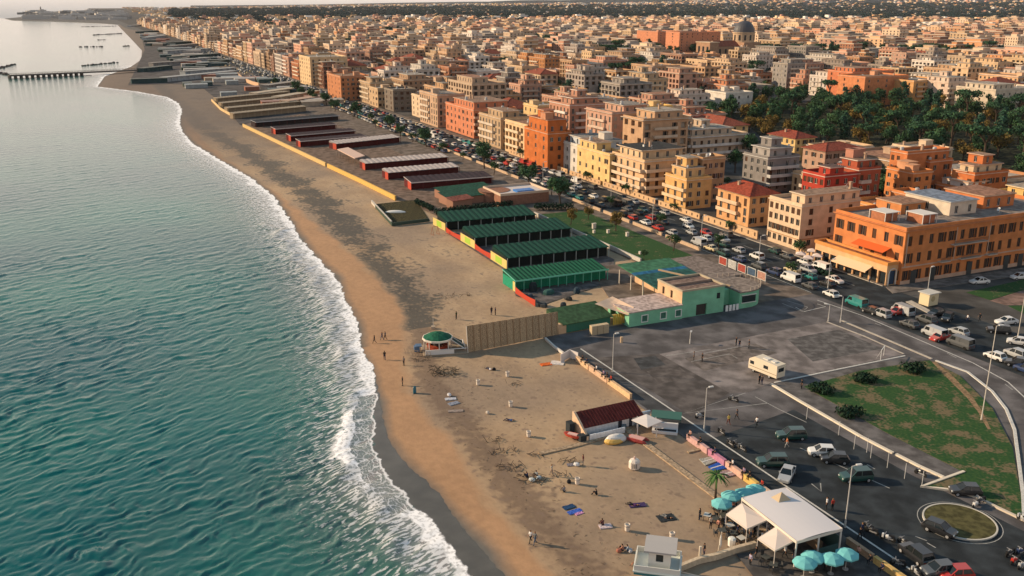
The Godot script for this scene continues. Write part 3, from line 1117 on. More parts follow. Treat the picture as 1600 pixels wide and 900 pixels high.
				part(o, "stair_hut", hb.mesh(), paint(c.lerp(Color(0.6, 0.5, 0.4), 0.3)), Transform3D(Basis(), at))
	return o

# a building surveyed by three roof corners: near corner, far end of the sea side, inland end of the plaza side, at height h
func surveyed(label: String, c: Array, l: Array, r: Array, h: float, d: Dictionary, called := "apartment_building", level := 2) -> Node3D:
	var a := GS(c[0], c[1], h + PAVE)
	var b := GS(l[0], l[1], h + PAVE)
	var e := GS(r[0], r[1], h + PAVE)
	d.s = a.x
	d.t = a.y
	d.d = clampf(b.x - a.x, 6.0, 60.0)
	d.w = clampf(e.y - a.y, 6.0, 60.0)
	var fl: int = d.get("fl", maxi(1, roundi((h - 0.5) / 3.1)))
	d.fl = fl
	d.fh = (h - 0.5) / fl
	return building(label, d, level, called)

const CREAM := Color(0.68, 0.50, 0.34)
const OCHRE := Color(0.64, 0.38, 0.20)
const ORANGE := Color(0.66, 0.26, 0.065)
const TERRA := Color(0.46, 0.135, 0.050)
const SALMON := Color(0.61, 0.30, 0.20)
const PINK := Color(0.62, 0.34, 0.24)
const WHITE := Color(0.72, 0.66, 0.60)
const GREY := Color(0.26, 0.245, 0.24)
const CRIMSON := Color(0.42, 0.055, 0.035)
const TAN := Color(0.46, 0.28, 0.155)
const PAVING := Color(0.34, 0.22, 0.155)
const GRAVEL := Color(0.30, 0.265, 0.235)
const PALEROOF := Color(0.42, 0.36, 0.30)

func build_named_buildings():
	corner_building()
	surveyed("pale cream four-storey corner house with dark string courses, next to the orange corner building", [1253, 324], [1191, 311], [1306, 304], 11.5, {"fl": 4, "col": CREAM, "nl": 6, "nf": 3, "base": TAN, "shut": 0, "roofc": PAVING, "attic": [0.05, 0.98, 0.02, 0.42, 1], "clutter": 2, "frame": Color(0.4, 0.3, 0.2)})
	surveyed("peach villa with a red hipped roof behind the pierced garden wall", [1172, 307], [1130, 292], [1216, 303], 9.0, {"col": Color(0.66, 0.36, 0.17), "roof": "hip", "tile": Color(0.33, 0.07, 0.04), "rise": 2.6, "bal_l": [0.05, 0.7], "nl": 4, "nf": 3}, "villa")
	surveyed("ochre three-storey block with brown shaded end wall and white balconies", [1073, 283], [1043, 273], [1115, 280], 9.0, {"col": Color(0.68, 0.40, 0.16), "nl": 3, "nf": 3, "bal_l": [0.0, 1.0], "roofc": GRAVEL, "attic": [0.25, 1.0, 0.35, 1.0, 1, Color(0.66, 0.42, 0.2), 0.2], "clutter": 2})
	surveyed("tan four-storey block behind the ochre three-storey one", [1098, 250], [1082, 245], [1137, 248], 14.0, {"col": TAN, "nl": 2, "nf": 4, "roofc": PAVING, "clutter": 3})
	surveyed("cream seafront flats with wrap-round balconies and a dark roof terrace", [1007, 254], [955, 240], [1082, 246], 11.5, {"col": Color(0.68, 0.45, 0.27), "trim": Color(0.72, 0.55, 0.40), "nl": 5, "nf": 6, "bal_l": [0.0, 1.0], "bal_f": [0.0, 1.0], "bd": 1.5, "roofc": Color(0.05, 0.05, 0.05), "attic": [0.12, 0.9, 0.25, 0.95, 1, Color(0.70, 0.50, 0.31), 0.9], "clutter": 4, "cornice": 0.5})
	surveyed("yellow four-storey end of the cream seafront flats", [953, 244], [922, 228], [975, 240], 11.0, {"col": Color(0.72, 0.50, 0.22), "nl": 5, "nf": 2, "roofc": PAVING, "attic": [0.1, 0.9, 0.45, 0.98, 1], "clutter": 2})
	surveyed("white seafront house with a pale blue-grey top storey", [927, 236], [881, 219], [965, 230], 10.5, {"col": Color(0.62, 0.58, 0.53), "nl": 5, "nf": 3, "roofc": GRAVEL, "attic": [0.15, 1.0, 0.05, 0.75, 1, Color(0.55, 0.58, 0.60)], "clutter": 2, "shut": 2})
	surveyed("rust red seafront tower house with two set-back top storeys", [856, 210], [833, 199], [886, 206], 14.0, {"col": Color(0.52, 0.155, 0.045), "nl": 3, "nf": 3, "roofc": Color(0.33, 0.12, 0.07), "attic": [0.2, 1.0, 0.2, 1.0, 1.6], "clutter": 2})
	surveyed("salmon pink six-part seafront block with white window bands", [740, 173], [700, 161], [791, 166], 13.0, {"col": Color(0.58, 0.22, 0.12), "nl": 7, "nf": 8, "roofc": PAVING, "bal_f": [0.0, 1.0], "attic": [0.15, 0.95, 0.2, 0.9, 1], "clutter": 4})
	surveyed("cream four-storey house with arched loggias beside the salmon block", [662, 153], [638, 148], [693, 150], 11.5, {"col": CREAM, "nl": 3, "nf": 4, "roofc": PAVING, "clutter": 3})
	surveyed("dark grey square block on the seafront with deep windows", [614, 142], [606, 138], [641, 138], 12.0, {"col": Color(0.20, 0.165, 0.135), "nl": 2, "nf": 4, "roofc": GRAVEL, "ww": 1.9})
	surveyed("beige seafront block with large square openings", [590, 140], [580, 136], [609, 137], 11.0, {"col": Color(0.52, 0.36, 0.22), "nl": 3, "nf": 4, "ww": 1.8, "roofc": PALEROOF})
	surveyed("brick orange seafront block with tall brown bays", [532, 121], [512, 115], [568, 117], 15.0, {"col": Color(0.50, 0.21, 0.10), "nl": 4, "nf": 6, "roofc": PAVING, "clutter": 4})
	surveyed("tall cream seafront block with a plain lit end wall", [484, 91], [464, 87], [530, 87], 21.0, {"col": Color(0.68, 0.48, 0.28), "nl": 5, "nf": 6, "bal_f": [0.1, 0.9], "roofc": PALEROOF, "clutter": 4})
	# second row and beyond
	surveyed("mustard slab tower with a blank lit side above the white house", [1001, 170], [967, 167], [1038, 165], 18.0, {"col": Color(0.70, 0.44, 0.15), "nl": 1, "nf": 4, "gap": 0.0, "ww": 1.4, "roofc": PALEROOF, "bal_f": [0.3, 0.75], "clutter": 5})
	surveyed("dark grey house with white columns and a round arched roof room", [1200, 249], [1167, 240], [1241, 243], 11.5, {"col": Color(0.24, 0.22, 0.21), "trim": Color(0.55, 0.53, 0.50), "nl": 4, "nf": 4, "bal_f": [0.0, 0.9], "bd": 1.8, "roofc": GRAVEL, "attic": [0.2, 0.9, 0.2, 0.9, 1, Color(0.35, 0.32, 0.3)], "clutter": 2})
	surveyed("crimson house with white string lines and a red box on its roof", [1289, 277], [1254, 269], [1334, 270], 12.5, {"col": CRIMSON, "trim": Color(0.62, 0.42, 0.34), "nl": 4, "nf": 4, "frame": Color(0.7, 0.62, 0.52), "roofc": Color(0.15, 0.1, 0.09), "base": Color(0.6, 0.42, 0.34), "attic": [0.2, 0.6, 0.1, 0.6, 0.8], "clutter": 2})
	surveyed("brick red house with a white window bay, right of the crimson house", [1342, 267], [1325, 258], [1378, 264], 13.5, {"col": Color(0.40, 0.095, 0.05), "trim": Color(0.62, 0.5, 0.42), "nl": 2, "nf": 3, "bal_f": [0.05, 0.5], "roofc": PAVING, "attic": [0.1, 0.9, 0.2, 0.9, 0.9], "clutter": 3})
	surveyed("bright orange tower house with small barred windows", [1427, 272], [1380, 264], [1452, 268], 12.0, {"col": Color(0.62, 0.235, 0.085), "nl": 4, "nf": 2, "roofc": PAVING, "clutter": 2, "wh": 1.3})
	surveyed("tall orange and brown block behind the orange tower house", [1418, 241], [1394, 236], [1476, 234], 16.0, {"col": Color(0.54, 0.19, 0.075), "nl": 3, "nf": 5, "gap": 0.5, "roofc": PAVING, "clutter": 3})
	surveyed("orange wing with a roof terrace, lower end of the tall orange block", [1453, 254], [1432, 250], [1485, 250], 13.0, {"col": Color(0.54, 0.19, 0.075), "nl": 2, "nf": 2, "roofc": PALEROOF, "clutter": 2})
	surveyed("small orange house with a pierced parapet behind the corner building", [1417, 305], [1398, 299], [1440, 301], 8.5, {"col": Color(0.62, 0.235, 0.085), "nl": 1, "nf": 2, "gap": 0.4, "roofc": PAVING, "clutter": 1})
	surveyed("low orange house with sunken roof yard beside the cream corner house", [1390, 330], [1332, 314], [1418, 322], 6.5, {"col": Color(0.68, 0.30, 0.10), "nl": 4, "nf": 1, "roofc": Color(0.36, 0.15, 0.08), "clutter": 3})
	surveyed("orange house with a long row of blue-grey upper windows", [1523, 274], [1501, 268], [1584, 270], 11.0, {"col": Color(0.52, 0.165, 0.06), "nl": 2, "nf": 5, "ww": 1.6, "roofc": PAVING, "attic": [0.02, 0.85, 0.15, 0.9, 0.9, Color(0.62, 0.46, 0.3), 0.4], "clutter": 3})
	surveyed("low orange house with a glazed roof veranda", [1513, 299], [1466, 288], [1541, 293], 6.5, {"col": Color(0.62, 0.25, 0.095), "nl": 4, "nf": 2, "roofc": PALEROOF, "attic": [0.1, 0.95, 0.1, 0.9, 0.75, WHITE, 0.2], "clutter": 1})
	surveyed("yellow house with a raised roof room at the right edge", [1650, 322], [1556, 300], [1700, 312], 9.5, {"col": Color(0.72, 0.48, 0.18), "nl": 5, "nf": 3, "roofc": PALEROOF, "attic": [0.0, 0.9, 0.2, 0.75, 1], "clutter": 1})
	surveyed("yellow villa with a red hipped roof at the edge of the wood", [1243, 217], [1205, 209], [1270, 214], 9.0, {"col": Color(0.70, 0.49, 0.22), "roof": "hip", "nl": 5, "nf": 3, "tile": Color(0.30, 0.07, 0.045)}, "villa")
	surveyed("salmon grey house with a shallow red roof below the wood", [1290, 237], [1256, 230], [1352, 233], 10.0, {"col": Color(0.46, 0.29, 0.21), "roof": "hip", "rise": 2.2, "nl": 3, "nf": 5, "tile": Color(0.32, 0.08, 0.05)}, "villa")
	surveyed("ochre house with a long red tiled roof in the middle of the town", [1040, 147], [973, 139], [1056, 145], 10.0, {"col": Color(0.62, 0.40, 0.18), "roof": "hip", "nl": 6, "nf": 3, "tile": Color(0.33, 0.085, 0.05)})
	surveyed("white and pink four-storey house with arched doors", [1060, 150], [1039, 146], [1112, 148], 12.0, {"col": Color(0.66, 0.52, 0.44), "nl": 2, "nf": 5, "bal_f": [0.2, 1.0], "roofc": PALEROOF, "attic": [0.2, 0.9, 0.3, 0.9, 0.8]})
	surveyed("plain white three-storey house left of the autumn tree", [1134, 147], [1112, 142], [1162, 143], 11.0, {"col": Color(0.70, 0.64, 0.57), "nl": 2, "nf": 3, "roofc": PALEROOF, "clutter": 2})
	surveyed("cream villa with two red tiled roofs above the dark modern terrace", [1128, 198], [1086, 186], [1162, 194], 8.5, {"col": Color(0.68, 0.46, 0.22), "roof": "hip", "nl": 5, "nf": 3, "tile": Color(0.36, 0.10, 0.06)}, "villa")
	surveyed("long modern flats with white slab edges behind the yellow flats", [1080, 216], [1030, 208], [1170, 210], 10.0, {"col": Color(0.55, 0.42, 0.31), "trim": WHITE, "nl": 5, "nf": 8, "bal_f": [0.0, 1.0], "bal_l": [0.0, 1.0], "roofc": PALEROOF, "attic": [0.1, 0.8, 0.2, 0.9, 0.9], "cornice": 0.6})
	surveyed("apartment block of white slab balconies left of the mustard tower", [925, 158], [893, 150], [972, 154], 14.0, {"col": Color(0.52, 0.33, 0.20), "trim": WHITE, "nl": 3, "nf": 6, "bal_f": [0.0, 1.0], "roofc": GRAVEL, "cornice": 0.6, "clutter": 4})
	surveyed("cream tower house with a slim lit side, left of the rust red one", [840, 168], [818, 163], [874, 164], 16.0, {"col": Color(0.68, 0.47, 0.23), "nl": 3, "nf": 4, "bal_f": [0.3, 1.0], "roofc": PALEROOF, "clutter": 3})
	surveyed("large salmon block with a blank lit side, left of the domed church", [1062, 51], [1034, 50], [1092, 48], 26.0, {"col": Color(0.66, 0.27, 0.15), "nl": 1, "nf": 8, "gap": 0.3, "roofc": PALEROOF}, "apartment_building", 1)
	surveyed("second salmon block with a blank lit side, farther left of the church", [1028, 50], [1015, 48], [1040, 48], 24.0, {"col": Color(0.60, 0.25, 0.14), "nl": 1, "nf": 4, "roofc": PALEROOF}, "apartment_building", 1)
	surveyed("brick orange block of three towers above the wood", [1332, 114], [1306, 110], [1382, 110], 18.0, {"col": Color(0.58, 0.20, 0.10), "nl": 3, "nf": 6, "gap": 0.3, "roofc": PAVING, "attic": [0.1, 0.5, 0.1, 0.9, 0.9]})
	surveyed("orange block with a stepped lit side above the wood", [1352, 122], [1332, 117], [1408, 118], 17.0, {"col": Color(0.62, 0.24, 0.11), "nl": 2, "nf": 5, "roofc": PAVING, "clutter": 4})
	surveyed("ochre block with grey glazed upper floors above the wood", [1428, 128], [1398, 122], [1468, 124], 15.0, {"col": Color(0.64, 0.35, 0.15), "nl": 4, "nf": 5, "bal_f": [0.1, 0.9], "roofc": GRAVEL})
	surveyed("white and pink flats with terraces rising behind the wood", [1482, 130], [1468, 124], [1532, 128], 15.0, {"col": Color(0.66, 0.50, 0.40), "nl": 3, "nf": 4, "bal_f": [0.0, 1.0], "roofc": PALEROOF, "attic": [0.2, 0.8, 0.2, 0.9, 0.9]})
	surveyed("wide cream flats with dark windows at the right edge of the wood", [1556, 142], [1534, 134], [1640, 138], 14.0, {"col": Color(0.60, 0.50, 0.39), "nl": 4, "nf": 9, "bal_f": [0.0, 1.0], "roofc": PALEROOF, "attic": [0.1, 0.5, 0.2, 0.9, 0.9]})
	church()

func corner_building():
	# the orange corner building: upper block, a one-storey shop wing on the sea side with a roof terrace, awnings, pergola and a white roof shed
	var hh := 12.5
	var a := GS(1416, 363, hh)
	var b := GS(1311, 332, hh)
	var fl := 3
	var d := {"s": a.x, "t": a.y, "w": 56.0, "d": b.x - a.x, "fl": 3, "fh": 4.0, "col": Color(0.62, 0.225, 0.080), "trim": Color(0.56, 0.21, 0.09), "nl": 6, "nf": 17, "ww": 1.25, "wh": 2.3, "roofc": Color(0.28, 0.23, 0.20), "shut": 0, "shutp": 0.3, "openp": 0.75, "parapet": 0.9, "clutter": 5, "frame": Color(0.30, 0.14, 0.07), "gap": 0.02, "cornice": 0.45}
	var o := building("orange three-storey corner building with a shop wing and roof terrace", d, 2, "corner_building")
	var w := 56.0
	var dp: float = d.d
	# sea side is painted lighter: a pilaster at the corner and string course
	var bb := Mb.new()
	bb.box(Vector3(0.02, 4.0, 0.003), Vector3(w, 4.3, 0.12))
	bb.box(Vector3(0.02, 0.0, 0.003), Vector3(w, 0.9, 0.06))
	bb.box(Vector3(0.6, 4.3, 0.003), Vector3(1.0, 12.0, 0.07))
	for x in [16.0, 27.0, 40.0]:
		bb.box(Vector3(x, 4.3, 0.003), Vector3(x + 0.25, 12.0, 0.07))
	part(o, "string_course", bb.mesh(), paint(Color(0.55, 0.36, 0.26)))
	var bl := Mb.new()
	for q in [[14.5, 25.5, 8.0], [17.5, 24.0, 4.3], [11.0, 14.0, 4.3], [26.5, 29.5, 4.3]]:
		bl.box(Vector3(q[0], q[2] - 0.05, 0.003), Vector3(q[1], q[2] + 0.13, 1.2))
	part(o, "balcony", bl.mesh(), paint(Color(0.55, 0.45, 0.36)))
	var rl := Mb.new()
	for q in [[14.5, 25.5, 8.0], [17.5, 24.0, 4.3], [11.0, 14.0, 4.3], [26.5, 29.5, 4.3]]:
		rl.box(Vector3(q[0], q[2] + 1.0, 1.12), Vector3(q[1], q[2] + 1.06, 1.18))
		var x: float = q[0]
		while x < q[1]:
			rl.box(Vector3(x, q[2] + 0.13, 1.13), Vector3(x + 0.04, q[2] + 1.0, 1.17))
			x += 0.35
	part(o, "balcony_railing", rl.mesh(), mat(0.02, 0.025, 0.025, 0.6))
	# street doors, arched gate
	for q in [3.0, 9.0, 21.0, 33.5, 38.5]:
		var db := Mb.new()
		db.box(Vector3(q, 0.0, 0.003), Vector3(q + 1.7, 3.1, 0.09))
		part(o, "door", db.mesh(), mat(0.03, 0.035, 0.035, 0.5))
	# shop wing
	var an := GS(1387, 413, 5.2)
	var al := GS(1281, 376, 5.2)
	var wt: float = a.y - an.y
	var wing := Mb.new()
	var x0 := -wt
	var z1 := (a.x - an.x)
	var z0 := -(al.x - a.x)
	var L := z1 - z0
	var xs := []
	for i in 9:
		xs.append((i + 0.5) / 9.0 * L - 1.1)
	panel(wing, Vector3(x0, 0, z0), Vector3(0, 0, 1), L, 5.0, [[0.1, 3.1, xs, 2.2]], 0.5)
	panel(wing, Vector3(x0, 0, z1), Vector3(1, 0, 0), wt - 0.01, 5.0, [[0.1, 3.4, [0.7], 2.2]], 0.5)
	panel(wing, Vector3(x0 + wt, 0, z0), Vector3(-1, 0, 0), wt, 5.0, [])
	wing.box(Vector3(x0 + 0.02, 4.6, z0 + 0.02), Vector3(-0.02, 4.9, z1 - 0.02))
	var wp := part(o, "shop_wing", wing.mesh(), paint(Color(0.70, 0.42, 0.22)))
	var cp := Mb.new()
	ring(cp, x0 - 0.2, 0.0, z0 - 0.2, z1 + 0.2, 4.75, 5.5, 0.4)
	part(wp, "wing_parapet", cp.mesh(), paint(Color(0.66, 0.29, 0.09)))
	var tp := Mb.new()
	tp.box(Vector3(x0 + 0.25, 4.9, z0 + 0.25), Vector3(-0.01, 4.95, z1 - 0.25))
	part(wp, "terrace_paving", tp.mesh(), mat(0.30, 0.12, 0.07, 0.9, "roof", 0.2))
	for x in xs:
		var g := Mb.new()
		g.box(Vector3(x0 + 0.42, 0.1, z0 + x), Vector3(x0 + 0.48, 3.1, z0 + x + 2.2))
		part(wp, "shop_window", g.mesh(), glass_mat())
	var ag := Mb.new()
	var pts := []
	for i in 11:
		pts.append(Vector2(1.8 + 1.1 * cos(PI * i / 10.0), 3.0 + 0.9 * sin(PI * i / 10.0)))
	for i in 10:
		ag.bar(Vector3(x0 + pts[i].x, pts[i].y, z1 + 0.06), Vector3(x0 + pts[i + 1].x, pts[i + 1].y, z1 + 0.06), 0.3, 0.12)
	ag.box(Vector3(x0 + 0.55, 0, z1 + 0.004), Vector3(x0 + 0.85, 3.0, z1 + 0.12))
	ag.box(Vector3(x0 + 2.75, 0, z1 + 0.004), Vector3(x0 + 3.05, 3.0, z1 + 0.12))
	part(wp, "arched_gate", ag.mesh(), mat(0.66, 0.62, 0.56, 0.8))
	var gd := Mb.new()
	gd.box(Vector3(x0 + 0.7, 0, z1 - 0.4), Vector3(x0 + 2.9, 3.4, z1 - 0.3))
	part(wp, "gate_door", gd.mesh(), mat(0.02, 0.05, 0.10, 0.4))
	# awnings: cream over the shop, orange over the terrace
	var aw := Mb.new()
	aw.q(Vector3(x0 - 2.2, 2.55, z0 + L * 0.82), Vector3(x0 - 0.02, 3.6, z0 + L * 0.82), Vector3(x0 - 0.02, 3.6, z0 + L * 0.35), Vector3(x0 - 2.2, 2.55, z0 + L * 0.35))
	aw.q(Vector3(x0 - 2.2, 2.25, z0 + L * 0.82), Vector3(x0 - 2.2, 2.55, z0 + L * 0.82), Vector3(x0 - 2.2, 2.55, z0 + L * 0.35), Vector3(x0 - 2.2, 2.25, z0 + L * 0.35))
	part(wp, "shop_awning", aw.mesh(), mat(0.70, 0.48, 0.30, 0.9))
	var ao := Mb.new()
	ao.q(Vector3(-2.6, 7.0, -dp * 0.12 - 1), Vector3(-0.02, 7.9, -dp * 0.12 - 1), Vector3(-0.02, 7.9, -dp * 0.62), Vector3(-2.6, 7.0, -dp * 0.62))
	part(o, "terrace_awning", ao.mesh(), mat(0.62, 0.12, 0.03, 0.85))
	var rp := Mb.new()
	for k in 2:   # glazed roof rooms
		var xa := 2.5 + k * 6.5
		var za := -dp * 0.62 + k * 5.0
		rp.box(Vector3(xa + 0.3, d.h, za), Vector3(xa + 4.2, d.h + 2.1, za + 4.5))
		var wf := Mb.new()
		wf.box(Vector3(xa, d.h + 2.1, za - 0.3), Vector3(xa + 4.6, d.h + 2.25, za + 4.9))
		for px in [xa, xa + 2.2, xa + 4.4]:
			for pz in [za - 0.2, za + 4.7]:
				wf.box(Vector3(px, d.h, pz), Vector3(px + 0.15, d.h + 2.1, pz + 0.15))
		part(o, "roof_pergola", wf.mesh(), mat(0.62, 0.58, 0.54))
	part(o, "roof_room", rp.mesh(), mat(0.42, 0.17, 0.09, 0.8, "wall", 0.2))
	upper_block(o, "roof_storey", 36, 47, -dp + 0.4, -dp * 0.45, d.h, d.h + 3.0, Color(0.60, 0.21, 0.08), Color(0.34, 0.18, 0.12), Color(0.55, 0.36, 0.24), 0.3, 2, 3)
	upper_block(o, "roof_storey", 12.5, 20.5, -dp + 0.4, -dp * 0.62, d.h, d.h + 2.4, Color(0.60, 0.24, 0.09), Color(0.36, 0.20, 0.13), Color(0.55, 0.36, 0.24), 0.2, 1, 2)
	upper_block(o, "roof_shed", 22, 31, -dp + 0.5, -dp * 0.35, d.h, d.h + 3.2, Color(0.64, 0.55, 0.44), Color(0.22, 0.26, 0.33), Color(0.5, 0.48, 0.45), 0.3, 1, 2)

func church():
	var a := GS(1108, 92)
	var o := thing("church", "domed brick church with a red tiled nave roof rising above the town", "church", W(a.x, a.y, PAVE), STREET)
	taken.append([a.x - 5, a.x + 40, a.y - 5, a.y + 75])
	taken.append([a.x - 75, a.x + 40, a.y - 75, a.y + 75])
	var b := Mb.new()
	b.box(Vector3(0, 0, -26), Vector3(12, 17, 0))
	b.box(Vector3(12, 0, -22), Vector3(50, 13, -4))
	b.box(Vector3(44, 0, -30), Vector3(68, 17, 4))
	part(o, "wall", b.mesh(), paint(Color(0.42, 0.25, 0.16)))
	var r := Mb.new()
	r.q(Vector3(12, 13, -3.5), Vector3(46, 13, -3.5), Vector3(46, 19, -13), Vector3(12, 19, -13))
	r.q(Vector3(46, 13, -22.5), Vector3(12, 13, -22.5), Vector3(12, 19, -13), Vector3(46, 19, -13))
	part(o, "roof", r.mesh(), mat(0.33, 0.10, 0.06, 0.9, "roof", 0.2))
	var f := Mb.new()
	f.t(Vector3(12.01, 13, -3.5), Vector3(12.01, 19, -13), Vector3(12.01, 13, -22.5))
	f.box(Vector3(-0.6, 17, -27), Vector3(12.5, 18, 1))
	part(o, "cornice", f.mesh(), paint(Color(0.55, 0.40, 0.28)))
	for k in 3:
		var wn := Mb.new()
		wn.box(Vector3(-0.12, 6, -22 + k * 8), Vector3(-0.01, 13, -18.5 + k * 8))
		part(o, "window", wn.mesh(), glass_mat())
	for k in 4:
		var wn := Mb.new()
		wn.box(Vector3(16 + k * 8, 4, -3.99), Vector3(18.5 + k * 8, 10, -3.9))
		part(o, "window", wn.mesh(), glass_mat())
	var dr := Mb.new()
	dr.lathe([Vector2(12.5, 17), Vector2(12.5, 27), Vector2(13.3, 27), Vector2(13.3, 28), Vector2(12.2, 28)], 24, Vector3(56, 0, -13))
	var dd := part(o, "drum", dr.mesh(), paint(Color(0.56, 0.40, 0.26)))
	for k in 12:
		var wn := Mb.new()
		wn.box(Vector3(-1.1, 19, 12.3), Vector3(1.1, 25, 12.6))
		part(dd, "window", wn.mesh(glass_mat()), null, Transform3D(Basis(Vector3.UP, TAU * k / 12.0), Vector3(56, 0, -13)))
	var dm := Mb.new()
	var prof := []
	for k in 9:
		prof.append(Vector2(12.2 * cos(PI / 2 * k / 8.0) + (0.01 if k < 8 else 0.0), 28 + 12.5 * sin(PI / 2 * k / 8.0)))
	prof[8].x = 0.0
	dm.lathe(prof, 24, Vector3(56, 0, -13))
	dm.lathe([Vector2(1.4, 40.2), Vector2(1.4, 43), Vector2(0, 45)], 8, Vector3(56, 0, -13))
	part(o, "dome", dm.mesh(), mat(0.055, 0.055, 0.065, 0.6))

# ---- the town behind: rows of blocks in the street grid
const TONES := [["cream", CREAM], ["ochre", OCHRE], ["salmon", SALMON], ["terracotta", Color(0.50, 0.19, 0.09)], ["pale pink", PINK], ["white", WHITE], ["tan", TAN], ["orange", Color(0.62, 0.27, 0.10)], ["sand yellow", Color(0.68, 0.47, 0.27)], ["brick brown", Color(0.34, 0.15, 0.09)], ["grey", Color(0.32, 0.29, 0.27)]]
const COUNT := ["no", "one", "two", "three", "four", "five", "six", "seven", "eight", "nine", "ten"]
const ORDINAL := ["first", "second", "third", "fourth", "fifth", "sixth", "seventh", "eighth", "ninth", "tenth", "eleventh", "twelfth", "thirteenth", "fourteenth", "fifteenth", "sixteenth", "seventeenth", "eighteenth", "nineteenth", "twentieth"]
var wood_plan := PackedVector2Array()
var groves: Array = []
var garden_spots: Array = []
var gap_spots: Array = []

func ordinal(n: int) -> String:
	if n > 98:
		return "%dth" % (n + 1)
	if n < 20:
		return ORDINAL[n]
	var tens := ["", "", "twenty", "thirty", "forty", "fifty", "sixty", "seventy", "eighty", "ninety"]
	var k := n + 1
	if k % 10 == 0:
		return "%dth" % k
	return tens[(k / 10) % 10] + "-" + ORDINAL[k % 10 - 1]

func vacant(s0: float, s1: float, t0: float, t1: float) -> bool:
	for q in taken:
		if s0 < q[1] and s1 > q[0] and t0 < q[3] and t1 > q[2]:
			return false
	return true

func green_at(p: Vector3) -> bool:
	if Geometry2D.is_point_in_polygon(Vector2(p.x, p.z), wood_plan):
		return true
	for g in groves:
		if Vector2(p.x, p.z).distance_to(g[0]) < g[1]:
			return true
	return false

func random_block(r: RandomNumberGenerator, s: float, t: float, w: float, d: float, row0: bool) -> Dictionary:
	var tone: Array = TONES[[0, 0, 1, 1, 2, 2, 3, 4, 5, 5, 6, 6, 7, 8, 8, 9, 10][r.randi() % 17]]
	var c: Color = tone[1]
	var v := r.randf_range(0.85, 1.1)
	c = c.lerp(Color(0.55, 0.41, 0.33), r.randf_range(0.0, 0.36))
	v *= r.randf_range(0.75, 1.05)
	c = Color(c.r * v, c.g * v, c.b * v)
	var o := {"s": s, "t": t, "w": w, "d": d, "fl": [2, 3, 3, 4, 4, 5, 5, 6][r.randi() % 8], "col": c, "tone": tone[0], "clutter": 2 + r.randi() % 4, "shut": r.randi() % 5, "roofc": [PAVING, GRAVEL, PALEROOF, Color(0.38, 0.20, 0.13)][r.randi() % 4], "sty": 0 if r.randf() < 0.7 else 1}
	if r.randf() < 0.6:
		o.trim = [WHITE, Color(0.62, 0.52, 0.42), Color(0.66, 0.56, 0.44)][r.randi() % 3]
	if r.randf() < (0.75 if row0 else 0.5):
		var q := r.randf_range(0.0, 0.3)
		o.bal_l = [q, r.randf_range(q + 0.4, 1.0)]
	if r.randf() < 0.6:
		var q := r.randf_range(0.0, 0.25)
		o.bal_f = [q, r.randf_range(q + 0.5, 1.0)]
	if r.randf() < 0.10 and o.fl < 5:
		o.roof = "hip"
		o.tile = Color(0.32, 0.09, 0.055)
	elif r.randf() < 0.65:
		var q := r.randf_range(0.05, 0.3)
		var z := r.randf_range(0.05, 0.3)
		o.attic = [q, r.randf_range(0.65, 0.98), z, r.randf_range(0.65, 0.98), 1, c, r.randf_range(0.2, 1.1)]
	o.cornice = r.randf_range(0.2, 0.75)
	if r.randf() < 0.35:
		o.merge({"ww": 2.5, "wh": 2.1, "deep": 1.2, "nl": int(d / 3.7), "nf": int(w / 3.7), "shutp": 0.08, "openp": 0.0})
	return o

